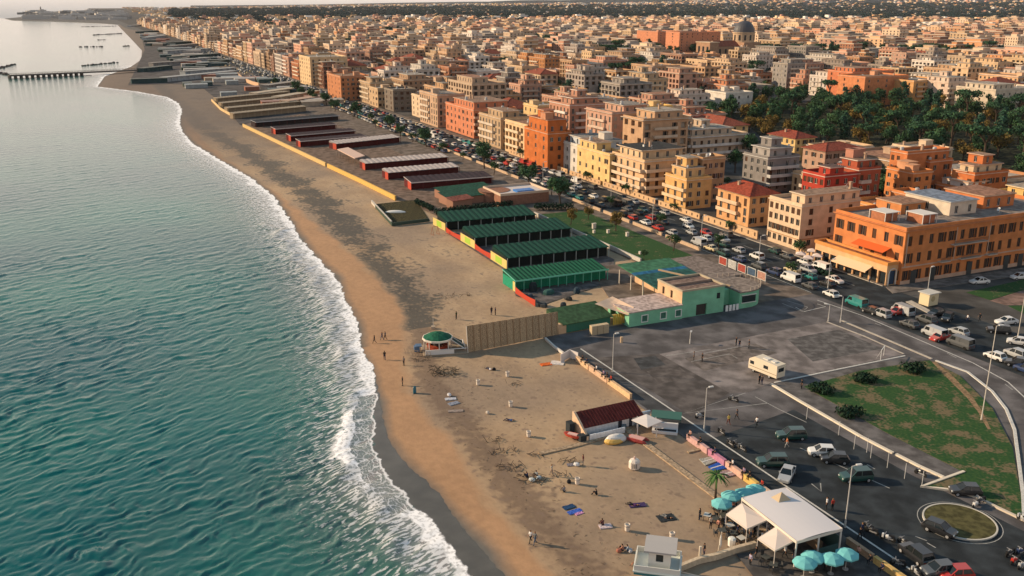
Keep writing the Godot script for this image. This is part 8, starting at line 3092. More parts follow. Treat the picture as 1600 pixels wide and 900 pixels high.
func build_beach_things():
	rng.seed = 909
	# people along the water and on the sand
	for q in [
		["person in black at the water's edge, left of three walkers by the round kiosk", "walk", 585, 532, 1.5, BLACK, BLACK],
		["person in navy, middle of three walkers by the round kiosk", "walk", 597, 528, 1.2, NAVY, DENIM],
		["person in black trousers, right of three walkers by the round kiosk", "walk", 602, 528, 1.2, Color(0.10, 0.10, 0.11), BLACK],
		["person in dark clothes walking alone on the orange sand", "walk", 601, 558, 0.2, BLACK, NAVY],
		["person in a grey top beside the wind-blown fence net", "stand", 631, 568, 2.5, Color(0.18, 0.16, 0.15), BLACK],
		["person in black standing beside the blue upright board", "stand", 629, 599, 1.9, BLACK, BLACK],
		["person in a dark green top alone on the upper sand by the fence", "stand", 713, 499, 1.0, Color(0.03, 0.06, 0.03), BLACK],
		["person in black standing at the upper edge of the reed fence", "stand", 768, 492, 0.5, BLACK, NAVY],
		["person in dark blue beside the one at the reed fence edge", "stand", 774, 492, 2.0, NAVY, BLACK],
		["person standing with a red top beside the white bicycle heap", "stand", 911, 727, 1.5, Color(0.10, 0.03, 0.03), Color(0.12, 0.12, 0.13)],
		["person in a pale top bending near the driftwood", "walk", 862, 743, 0.9, Color(0.45, 0.38, 0.30), Color(0.3, 0.24, 0.2)],
		["person in white on the wet weed at the near shore", "walk", 829, 846, 2.4, WHITEC, BLACK],
		["person in grey beside the one in white at the near shore", "walk", 836, 849, 2.3, Color(0.14, 0.15, 0.16), DENIM],
		["person in black at the railing post right of the lifeguard cabin", "stand", 1100, 868, 1.8, BLACK, NAVY],
		["person in a lilac top by the terrace steps", "stand", 1172, 884, 2.0, Color(0.42, 0.38, 0.50), BLACK],
		["person in a dark coat by the terrace steps behind the lilac top", "stand", 1181, 873, 1.0, BLACK, BLACK],
		["person in black standing by the table nearest the sand", "stand", 1093, 812, 1.0, BLACK, DENIM],
		["person in a yellow top walking on the plaza below the court", "walk", 1138, 665, 0.4, Color(0.55, 0.40, 0.10), Color(0.12, 0.03, 0.02)],
		["person in dark grey walking behind the yellow top", "walk", 1151, 657, 0.8, Color(0.06, 0.06, 0.07), BLACK],
		["person in white shirt and black trousers on the open plaza", "walk", 1182, 668, 2.2, WHITEC, BLACK],
		["person in an orange shirt crossing below the dark green estate car", "walk", 1229, 701, 1.4, Color(0.50, 0.18, 0.08), Color(0.3, 0.3, 0.3)],
		["left of two people in black on the court", "stand", 1150, 541, 0.9, BLACK, BLACK],
		["right of two people in black on the court", "stand", 1155, 544, 2.6, BLACK, NAVY],
		["person in dark clothes alone on the court, right of the pair", "stand", 1170, 545, 1.4, Color(0.05, 0.05, 0.06), BLACK],
		["person in grey at the left basket stand of the court", "stand", 1084, 564, 1.4, Color(0.14, 0.13, 0.13), BLACK],
		["person with a white bag at the left part of the court", "stand", 1097, 566, 1.9, BLACK, BLACK],
		["person in black in front of the camper van", "stand", 1186, 601, 0.7, BLACK, BLACK],
		["second person in black in front of the camper van", "stand", 1190, 602, 2.7, Color(0.08, 0.07, 0.07), NAVY],
		["person in black at the start of the grass footpath", "stand", 1252, 609, 1.7, BLACK, BLACK],
		["person with a red jacket on the dark asphalt by the pavilion", "stand", 1300, 799, 0.4, REDC, BLACK],
		["person in white beside the red jacket", "stand", 1291, 797, 1.2, WHITEC, BLACK],
		["person in black crossing the promenade line below the pavilion corner", "walk", 1343, 846, 0.3, BLACK, BLACK],
		["person in dark blue crossing just behind the one in black", "walk", 1346, 838, 0.5, NAVY, BLACK],
		["person in white crossing the square on the right, among two", "walk", 1511, 504, 1.6, WHITEC, NAVY],
		["person in black crossing the square on the right", "walk", 1530, 503, 1.9, BLACK, BLACK],
		["person in a dark coat before the shop awning of the corner building", "stand", 1345, 432, 1.5, BLACK, BLACK],
		["person in grey before the shop windows of the corner building", "stand", 1331, 428, 1.0, Color(0.2, 0.2, 0.2), BLACK],
		["person in white shoes by the last shop window", "stand", 1358, 443, 0.8, Color(0.4, 0.36, 0.32), DENIM]]:
		var p := sand(q[2], q[3])
		var st := ST(p)
		if st.y > -70.8:
			p.y = PAVE + 0.02
		person(q[0], q[1], p, q[4], q[5], q[6], Color(0.04, 0.025, 0.015) if rng.randf() < 0.7 else Color(0.16, 0.09, 0.04), false, rng.randf_range(0.95, 1.05))
	for q in [
		["person lying on the sand right of the driftwood heap", "lie", 764, 577, 0.9, WHITEC, NAVY],
		["person in blue lying below the lone white bin", "lie", 795, 657, 1.5, Color(0.05, 0.10, 0.25), NAVY],
		["person in black sitting hunched in the middle of the near sand", "sit", 931, 773, 1.4, BLACK, BLACK],
		["person in grey sitting by the white bucket", "sit", 881, 768, 0.7, Color(0.22, 0.21, 0.22), BLACK],
		["person in dark red sitting on a pale cloth above the lifeguard cabin", "sit", 941, 820, 0.6, Color(0.12, 0.05, 0.05), BLACK],
		["person in purple lying behind the small purple windbreak", "lie", 988, 789, 1.2, Color(0.08, 0.03, 0.10), BLACK],
		["person in black lying on a dark blanket near the terrace", "lie", 1041, 808, 0.9, BLACK, Color(0.2, 0.2, 0.2)],
		["left of two sitters beside the bicycle heap", "sit", 823, 746, 1.2, NAVY, BLACK],
		["right of two sitters beside the bicycle heap", "sit", 838, 744, 2.2, Color(0.25, 0.28, 0.30), BLACK],
		["sunbather with bare legs beside the lifeguard cabin", "sit", 972, 860, 0.9, Color(0.50, 0.24, 0.16), BLACK],
		["sitter in a pale blue shirt beside the lifeguard cabin", "sit", 980, 861, 1.4, Color(0.30, 0.36, 0.42), DENIM],
		["sitter in dark green at the left foot of the lifeguard cabin", "sit", 992, 886, 0.9, Color(0.03, 0.07, 0.05), Color(0.4, 0.2, 0.14)]]:
		person(q[0], q[1], sand(q[2], q[3]), q[4], q[5], q[6])
	# people sitting on the beach wall
	var k := 0
	for s in [-8.5, -10, -13.5, -16, -17.2, -18.5, -41.5, -44, -47.5, -51.5, -54.0, -55.2, -57.8, -75.0, -76.8, -78.6]:
		var c: Color = [BLACK, NAVY, WHITEC, Color(0.30, 0.22, 0.32), BLACK, REDC, Color(0.5, 0.3, 0.25)][k % 7]
		person("person in %s perched on the beach wall, %s from the kiosk end" % [["black", "navy", "white", "mauve", "black", "red", "peach"][k % 7], ordinal(k)], "perch", W(s, -70.85, 0.98), STREET + PI / 2 + rng.randf_range(-0.4, 0.4), c, BLACK)
		k += 1
	# guests standing or sitting about the pavilion
	k = 0
	for q in [[1148, 820], [1155, 826], [1162, 829], [1152, 835], [1172, 838], [1178, 836], [1200, 832], [1206, 838], [1190, 845], [1122, 826], [1133, 820], [1110, 822], [1270, 882], [1288, 888], [1240, 872], [1226, 868], [1145, 796], [1150, 789], [1215, 846], [1182, 826]]:
		var c: Color = [BLACK, WHITEC, Color(0.42, 0.20, 0.15), NAVY, Color(0.5, 0.42, 0.34), BLACK, Color(0.30, 0.30, 0.32)][k % 7]
		person("pavilion guest in %s, %s counted from the beach side" % [["black", "white", "brick red", "navy", "beige", "black", "grey"][k % 7], ordinal(k)], "stand" if k % 3 else "walk", G(q[0], q[1] + 4, PAVE + 0.035), rng.randf() * TAU, c, BLACK if k % 2 else DENIM)
		k += 1
	# small things on the sand
	for q in [[980, 829, "by the sunbathers above the lifeguard cabin"], [1050, 842, "nearest the terrace"], [902, 756, "beside the grey sitter"], [793, 588, "below the lying person in white"], [798, 635, "in the middle of the upper sand"], [826, 682, "below the red-roofed hut's sea end"], [747, 601, "left of the upper three"]]:
		bin("white litter bin on the sand, " + q[2], sand(q[0], q[1]))
	var pk := "beach towels on the near sand"
	cloth_on_sand("dark blue towel, upper of two on the near sand", sand(889, 792), 0.5, 1.6, 0.9, Color(0.02, 0.06, 0.14), pk)
	cloth_on_sand("bright blue and pink towel, lower of two on the near sand", sand(898, 799), 0.5, 1.9, 0.8, Color(0.05, 0.12, 0.46), pk)
	cloth_on_sand("pink fold beside the bright blue towel", sand(905, 802), 0.5, 1.1, 0.5, Color(0.55, 0.26, 0.44), pk)
	cloth_on_sand("pale cloth under the sitter in dark red", sand(946, 822), 0.2, 1.6, 1.0, Color(0.55, 0.45, 0.46), pk)
	cloth_on_sand("dark blanket under the person near the terrace", sand(1041, 809), 0.3, 2.2, 1.6, Color(0.03, 0.035, 0.04), pk)
	cloth_on_sand("purple cloth in the middle of the near sand", sand(996, 789), 0.2, 2.2, 1.0, Color(0.06, 0.04, 0.11), pk)
	cloth_on_sand("white cloth heap above the wood crumbs", sand(704, 623), 0.2, 1.8, 0.9, Color(0.50, 0.50, 0.54), pk)
	cloth_on_sand("grey blue cloth beside the white cloth heap", sand(709, 630), 0.6, 1.8, 1.0, Color(0.24, 0.26, 0.32), pk)
	cloth_on_sand("brown cloth at the lower side of the white cloth heap", sand(712, 642), 0.1, 2.4, 0.8, Color(0.30, 0.24, 0.21), pk)
	cloth_on_sand("orange mat on the sand beside the torn sheets", sand(853, 569), 0.3, 2.0, 1.2, Color(0.62, 0.13, 0.03), "torn sheets at the wall end")
	cloth_on_sand("white sheet flat on the sand beside the orange mat", sand(871, 567), -0.2, 2.4, 1.8, Color(0.60, 0.54, 0.50), "torn sheets at the wall end")
	cloth_on_sand("mauve cloth beside the white bicycle heap", sand(893, 726), 0.2, 1.3, 0.8, Color(0.20, 0.18, 0.20), pk)
	driftwood("dense dark driftwood heap below the round kiosk", sand(693, 583), 2.6, 90, Color(0.055, 0.048, 0.036), 3, 1.0)
	for q in [[660, 560, 1.6, 16, "thin sticks at the foot of the wind-blown net"], [786, 706, 1.8, 20, "dark sticks on the mid sand, upper group"], [795, 730, 2.0, 26, "dark sticks on the mid sand, lower group"], [770, 688, 1.2, 10, "few dark sticks above the mid group"], [828, 749, 2.2, 30, "tangle of sticks around the two sitters"], [888, 722, 1.4, 14, "thin sticks left of the white bicycle heap"], [872, 741, 1.2, 8, "small sticks by the pale walker"], [720, 462, 2.0, 12, "dark weed and sticks on the far sand"], [688, 463, 3.0, 16, "dark weed heap below the far sand"], [838, 712, 1.0, 8, "small dark clump at the end of the concrete strip"], [802, 600, 1.4, 8, "small wood bits on the upper sand"]]:
		driftwood(q[4], sand(q[0], q[1]), q[2], q[3], Color(0.07, 0.055, 0.045), int(q[0]))
	bag("white bag in the cloth heap of the upper sand", sand(702, 618), Color(0.56, 0.55, 0.58))
	bag("pale crumpled bag left of the blue sleeper", sand(762, 646), Color(0.50, 0.44, 0.38), 0.8)
	bag("black bag beside the grey sitter", sand(889, 754), BLACK, 0.9)
	bag("white bundle beside the standing person in red", sand(901, 727), Color(0.6, 0.6, 0.6), 1.1)
	bag("white bundle of the sitters by the bicycle heap", sand(831, 751), Color(0.5, 0.52, 0.5), 1.1)
	bag("pale blue bundle beside the bicycle heap", sand(842, 748), Color(0.36, 0.42, 0.46), 0.9)
	bag("dark bag on the upper sand beside the lying person", sand(772, 578), BLACK, 0.8)
	bag("dark red bag by the lifeguard cabin bathers", sand(967, 862), Color(0.35, 0.14, 0.10), 0.8)
	bag("white basket of the bathers beside the lifeguard cabin", sand(985, 862), Color(0.5, 0.5, 0.52), 0.8)
	bag("black heap above the lifeguard cabin roof", sand(1014, 842), Color(0.06, 0.045, 0.045), 0.8)
	var crumbs := []
	var cols := []
	var cr := Mb.new()
	cr.tube(Vector3(-0.5, 0.03, 0), Vector3(0.5, 0.05, 0.1), 0.05, 0.03, 5)
	var crm := cr.mesh(mat(0.10, 0.075, 0.055, 0.95))
	for i in 1500:
		var s := rng.randf_range(-85, 100)
		var t := interp(debris_edge, s) + absf(rng.randfn()) * 7.0 + 0.5
		if t > -74.0:
			continue
		crumbs.append(Transform3D(Basis(Vector3.UP, rng.randf() * TAU).scaled(Vector3.ONE * rng.randf_range(0.12, 0.5)), W(s, t, beach_y(s, t) - 0.02)))
	multi("wrack", crm, crumbs, [], "scattered wood bits and weed along the tide line", "driftwood")
	blue_board()
	kiosk()
	red_roof_hut()
	lifeguard_cabin()
	# white tank
	var tk := thing("white_tank", "round white tank with a small spout standing alone on the near sand", "tank", sand(991, 731))
	var b := Mb.new()
	b.lathe([Vector2(0.72, 0), Vector2(0.8, 0.1), Vector2(0.8, 1.05), Vector2(0.62, 1.3), Vector2(0.2, 1.42), Vector2(0, 1.43)], 8)
	part(tk, "body", b.mesh(), mat(0.64, 0.56, 0.49, 0.6))
	b = Mb.new()
	b.lathe([Vector2(0.14, 1.4), Vector2(0.14, 1.75), Vector2(0, 1.8)], 8)
	part(tk, "spout", b.mesh(), mat(0.55, 0.38, 0.33, 0.6))
	b = Mb.new()
	for i in 3:
		b.box(Vector3(-0.35 + i * 0.25, 0.3, 0.74), Vector3(-0.25 + i * 0.25, 0.95, 0.80))
	part(tk, "grille", b.mesh(), mat(0.12, 0.12, 0.12))
	# goal frame on the far sand
	var gf := thing("goal_frame", "rusty goal frame on the sand before the topmost yellow board", "goal", sand(680, 366), 0.6)
	b = Mb.new()
	for x in [-0.9, 0.9]:
		b.bar(Vector3(x, 0, 0.8), Vector3(x, 2.2, 0), 0.09)
		b.bar(Vector3(x, 0, -0.8), Vector3(x, 2.2, 0), 0.09)
		b.bar(Vector3(x, 0, -0.8), Vector3(x, 0, 0.8), 0.09)
	b.bar(Vector3(-0.9, 2.2, 0), Vector3(0.9, 2.2, 0), 0.09)
	part(gf, "frame", b.mesh(), mat(0.30, 0.13, 0.07))
	# the beach wall in painted stretches
	var cs := [Color(0.66, 0.45, 0.28), Color(0.62, 0.42, 0.29), Color(0.68, 0.46, 0.27), Color(0.58, 0.36, 0.34), Color(0.50, 0.22, 0.32), Color(0.64, 0.40, 0.32), Color(0.66, 0.45, 0.14), Color(0.64, 0.44, 0.32)]
	var names := ["peach beach wall stretch nearest the torn sheets", "peach beach wall stretch under the row of sitting people", "long pale peach beach wall stretch above the red-roofed hut", "salmon beach wall stretch below the white benches", "mauve painted beach wall stretch beside the blue mats", "pink beach wall stretch with sitting people by the mats", "yellow beach wall stretch above the parasols", "pale pink beach wall stretch ending at the parasols"]
	var runs := [[-6.5, -11.0], [-11.3, -17.5], [-17.8, -25.0], [-41.0, -46.0], [-46.3, -50.0], [-50.3, -54.0], [-54.3, -57.0], [-57.3, -60.5]]
	for i in runs.size():
		wall_run("beach_wall", names[i], "wall", Q([[runs[i][0], -70.9], [runs[i][1], -70.9]]), 0.9, 0.45, mat(cs[i].r, cs[i].g, cs[i].b, 0.9, "wall", 0.4), "painted beach wall", 0.0)
	wall_run("beach_wall", "tan beach wall stretch beyond the pavilion", "wall", Q([[-72.0, -69.6], [-76.0, -69.6]]), 0.9, 0.45, mat(0.42, 0.28, 0.18, 0.9, "wall", 0.4), "painted beach wall", 0.0)
	wall_run("beach_wall", "yellow beach wall stretch at the bottom edge", "wall", Q([[-76.3, -69.6], [-82.0, -69.6]]), 0.9, 0.45, mat(0.62, 0.42, 0.16, 0.9, "wall", 0.4), "painted beach wall", 0.0)
	wall_run("beach_wall", "low cream curved wall right of the lifeguard cabin", "wall", P([[1056, 893], [1094, 878], [1118, 873], [1150, 862], [1180, 854]]), 0.7, 0.4, mat(0.62, 0.50, 0.36, 0.9, "wall", 0.4), "", 0.0)
	wall_run("beach_wall", "tall torn white sheet standing at the wall end", "sheet", P([[876, 566], [890, 558], [903, 563]]), 1.5, 0.06, mat(0.62, 0.57, 0.55, 0.9), "torn sheets at the wall end", 0.0)
	wall_run("beach_wall", "thin white plank leading up to the torn sheet", "plank", P([[852, 530], [866, 543], [880, 553]]), 0.4, 0.3, mat(0.60, 0.55, 0.50, 0.9), "torn sheets at the wall end", 0.0)
	# painted mats beside the wall
	k = 0
	for q in [[[1092, 717], [1110, 713], [1121, 720], [1102, 727], Color(0.44, 0.42, 0.36), "cream patterned mat beside the beach wall"], [[1106, 729], [1124, 721], [1137, 731], [1115, 735], Color(0.03, 0.12, 0.50), "bright blue mat beside the beach wall"], [[1122, 738], [1140, 733], [1152, 741], [1135, 745], Color(0.42, 0.30, 0.31), "pale pink striped mat beside the beach wall"]]:
		var pl := P([q[0], q[1], q[2], q[3]])
		var c: Vector2 = pl[0]
		var loc := []
		for z in pl:
			loc.append(z - c)
		var o := thing("painted_mat", q[5], "mat", Vector3(c.x, 0.0, c.y), 0, "painted mats by the wall")
		b = Mb.new()
		b.prism(loc, 0.0, 0.10)
		var cc: Color = q[4]
		part(o, "mat", b.mesh(), mat(cc.r, cc.g, cc.b, 0.9, "roof", 0.8))
		b = Mb.new()
		var m0: Vector2 = loc[0].lerp(loc[3], 0.5)
		var m1: Vector2 = loc[1].lerp(loc[2], 0.5)
		b.bar(Vector3(m0.x, 0.115, m0.y), Vector3(m1.x, 0.115, m1.y), 0.2, 0.02)
		part(o, "stripe", b.mesh(), mat(0.6, 0.58, 0.55))
		k += 1
	# wind-blown net by the kiosk
	var nt := thing("net_fence", "leaning bare net fence left of the round kiosk", "fence", sand(655, 556))
	b = Mb.new()
	for i in 9:
		b.bar(Vector3(-2.5 + i * 0.62, 0, -1.0 + i * 0.25), Vector3(-2.9 + i * 0.62, 1.3, -1.3 + i * 0.25), 0.05)
	for i in 3:
		b.bar(Vector3(-2.6 - i * 0.13, 0.35 + i * 0.4, -1.1), Vector3(2.4 - i * 0.13, 0.35 + i * 0.4, 0.9), 0.035)
	part(nt, "stakes", b.mesh(), mat(0.42, 0.30, 0.19))
	# flag pole near the lifeguard cabin
	var fp := thing("flag_pole", "pale wooden post with a furled cloth between cabin and terrace", "flag pole", sand(1121, 868))
	b = Mb.new()
	b.tube(Vector3.ZERO, Vector3(0.3, 3.2, 0), 0.07, 0.05, 7)
	part(fp, "post", b.mesh(), mat(0.55, 0.48, 0.38))
	b = Mb.new()
	b.lathe([Vector2(0.02, 1.0), Vector2(0.16, 1.5), Vector2(0.12, 2.4), Vector2(0.03, 2.9)], 7, Vector3(0.25, 0, 0))
	part(fp, "cloth", b.mesh(), mat(0.60, 0.57, 0.52))
	var vp := thing("railing_post", "thick white post at the end of the cabin walkway", "post", sand(1093, 877))
	b = Mb.new()
	b.box(Vector3(-0.12, 0, -0.12), Vector3(0.12, 2.0, 0.12))
	part(vp, "post", b.mesh(), mat(0.64, 0.56, 0.45))
	var rc := thing("rubbish_container", "white rounded container by the terrace tables", "container", G(1143, 852, PAVE))
	b = Mb.new()
	b.lathe([Vector2(0.45, 0), Vector2(0.5, 0.9), Vector2(0.35, 1.05), Vector2(0, 1.08)], 8)
	part(rc, "body", b.mesh(), mat(0.66, 0.65, 0.60))
	# things in the yard beside the emerald cabins
	k = 0
	for q in [[833, 455, 1.6, 2.2, Color(0.02, 0.03, 0.035), "tall dark box before the emerald cabins"], [857, 459, 2.6, 1.0, Color(0.04, 0.10, 0.09), "dark green low cart before the emerald cabins"], [901, 457, 1.9, 1.2, Color(0.03, 0.05, 0.07), "dark blue covered heap in the yard"], [848, 478, 2.2, 0.9, Color(0.06, 0.065, 0.07), "dark covered boat by the lowest red cloth"], [888, 468, 1.6, 0.7, Color(0.05, 0.05, 0.05), "dark covered heap in the middle of the yard"], [880, 479, 1.2, 1.0, Color(0.05, 0.06, 0.07), "grey heap at the upper end of the reed fence"], [828, 463, 1.5, 0.6, Color(0.07, 0.08, 0.10), "low grey heap below the tall dark box"]]:
		var o := thing("covered_heap", q[5], "covered heap", G(q[0], q[1], 0.06), k * 0.7)
		b = Mb.new()
		b.lathe([Vector2(q[2] * 0.5, 0), Vector2(q[2] * 0.48, q[3] * 0.6), Vector2(q[2] * 0.3, q[3] * 0.95), Vector2(0, q[3])], 7, Vector3.ZERO, 1.2, 0.8)
		var c: Color = q[4]
		part(o, "cover", b.mesh(), mat(c.r, c.g, c.b, 0.85))
		b = Mb.new()
		b.bar(Vector3(-q[2] * 0.6, 0.05, 0.1), Vector3(q[2] * 0.6, 0.05, 0.1), 0.1)
		part(o, "skid", b.mesh(), mat(0.2, 0.16, 0.12))
		k += 1
	var wt := thing("white_tarpaulin", "crumpled white tarpaulin behind the emerald cabins", "tarpaulin", G(886, 413, 0.07))
	b = Mb.new()
	b.lathe([Vector2(1.9, 0), Vector2(1.6, 0.35), Vector2(0.9, 0.5), Vector2(0, 0.42)], 7, Vector3.ZERO, 1.6, 0.7)
	part(wt, "sheet", b.mesh(), mat(0.62, 0.60, 0.56, 0.9))
	for q in [[928, 357, 1.1, "tall white block standing on the lawn"], [928, 364, 0.6, "small white block beside the tall one on the lawn"], [950, 364, 0.7, "low white slab on the lawn, left"], [980, 369, 0.8, "low white slab on the lawn near the road wall"], [1000, 397, 0.5, "small white stone at the lower lawn"]]:
		var o := thing("white_block", q[3], "block", G(q[0], q[1], PAVE + 0.02), 0.6)
		b = Mb.new()
		b.box(Vector3(-0.5 * q[2], 0, -0.3), Vector3(0.5 * q[2], 1.3 * q[2], 0.3))
		b.box(Vector3(-0.6 * q[2], 1.3 * q[2], -0.36), Vector3(0.6 * q[2], 1.4 * q[2], 0.36))
		part(o, "slab", b.mesh(), mat(0.58, 0.52, 0.45, 0.9))

func blue_board():
	var o := thing("bodyboard", "blue board standing upright in the sand beside a person in black", "board", sand(648, 612), 0.9)
	var b := Mb.new()
	var pts := []
	for i in 13:
		var a := PI * i / 12.0
		pts.append(Vector2(0.34 * cos(a), 0.95 + 0.35 * sin(a)))
	pts.append_array([Vector2(-0.34, 0.0), Vector2(0.34, 0.0)])
	for i in pts.size():
		var p: Vector2 = pts[i]
		var q: Vector2 = pts[(i + 1) % pts.size()]
		b.q(Vector3(q.x, q.y, 0.04), Vector3(p.x, p.y, 0.04), Vector3(p.x, p.y, -0.04), Vector3(q.x, q.y, -0.04))
		b.t(Vector3(0, 0.6, 0.04), Vector3(p.x, p.y, 0.04), Vector3(q.x, q.y, 0.04))
		b.t(Vector3(0, 0.6, -0.04), Vector3(q.x, q.y, -0.04), Vector3(p.x, p.y, -0.04))
	part(o, "board", b.mesh(), mat(0.02, 0.14, 0.20, 0.4))
	b = Mb.new()
	b.tube(Vector3(-0.3, 0.1, 0.06), Vector3(0.5, 0.02, 0.5), 0.02, 0.02, 5)
	part(o, "leash", b.mesh(), mat(0.03, 0.03, 0.03))

func kiosk():
	var o := thing("round_kiosk", "octagonal beach kiosk with a green roof and a red counter", "kiosk", sand(684, 546), 0.2)
	var b := Mb.new()
	b.lathe([Vector2(2.75, 2.55), Vector2(1.4, 3.2), Vector2(0, 3.55)], 12)
	part(o, "roof", b.mesh(), mat(0.018, 0.13, 0.075, 0.85, "roof", 0.4))
	b = Mb.new()
	b.lathe([Vector2(2.70, 2.25), Vector2(2.85, 2.25), Vector2(2.85, 2.58), Vector2(2.70, 2.6)], 12)
	part(o, "roof_rim", b.mesh(), mat(0.66, 0.60, 0.52))
	b = Mb.new()
	b.lathe([Vector2(1.9, 0.2), Vector2(1.9, 1.05), Vector2(2.1, 1.1), Vector2(2.1, 1.2), Vector2(1.4, 1.2)], 12)
	part(o, "counter", b.mesh(), mat(0.33, 0.06, 0.03))
	b = Mb.new()
	b.lathe([Vector2(0.8, 0), Vector2(0.8, 2.4)], 10)
	part(o, "core", b.mesh(), mat(0.06, 0.05, 0.05))
	for k in 8:
		b = Mb.new()
		var a := TAU * k / 8.0
		b.tube(Vector3(sin(a) * 2.5, 0, cos(a) * 2.5), Vector3(sin(a) * 2.5, 2.3, cos(a) * 2.5), 0.09, 0.09, 7)
		part(o, "post", b.mesh(), mat(0.64, 0.58, 0.52))
	b = Mb.new()
	b.box(Vector3(-2.6, 0, 2.7), Vector3(2.7, 0.9, 2.82))
	b.box(Vector3(2.7, 0, -2.2), Vector3(5.0, 0.9, -2.08))
	b.box(Vector3(4.9, 0, -2.08), Vector3(5.02, 0.9, 1.2))
	b.box(Vector3(-2.6, 0.95, 2.68), Vector3(5.0, 1.05, 2.84))
	part(o, "white_fence", b.mesh(), mat(0.64, 0.61, 0.58))
	b = Mb.new()
	b.bar(Vector3(2.5, 2.4, -0.5), Vector3(5.0, 0.8, 0.8), 0.1)
	b.bar(Vector3(2.3, 2.4, 1.4), Vector3(4.8, 0.8, 2.7), 0.1)
	part(o, "brace", b.mesh(), mat(0.64, 0.61, 0.58))
	b = Mb.new()
	b.q(Vector3(2.4, 2.3, -1.0), Vector3(2.4, 2.3, 1.2), Vector3(4.8, 0.85, 2.4), Vector3(4.8, 0.85, -1.8))
	part(o, "side_awning", b.mesh(), mat(0.04, 0.07, 0.06))
	b = Mb.new()
	b.box(Vector3(-2.9, -0.1, -2.9), Vector3(5.1, 0.12, 2.9))
	part(o, "deck", b.mesh(), mat(0.34, 0.27, 0.20, 0.9))
	b = Mb.new()
	b.box(Vector3(-4.4, 0, -0.6), Vector3(-3.4, 1.0, 0.4))
	b.box(Vector3(-4.1, 1.0, -0.9), Vector3(-3.0, 1.15, 0.6))
	part(o, "blue_box", b.mesh(), mat(0.10, 0.16, 0.26))
	var f := thing("flag_pole", "thin white flag pole on a block behind the round kiosk", "flag pole", sand(677, 513))
	b = Mb.new()
	b.tube(Vector3.ZERO, Vector3(0, 2.4, 0), 0.04, 0.03, 6)
	part(f, "pole", b.mesh(), mat(0.6, 0.58, 0.55))
	b = Mb.new()
	b.box(Vector3(-0.4, 0, -0.3), Vector3(0.4, 0.5, 0.3))
	part(f, "block", b.mesh(), mat(0.5, 0.4, 0.3))

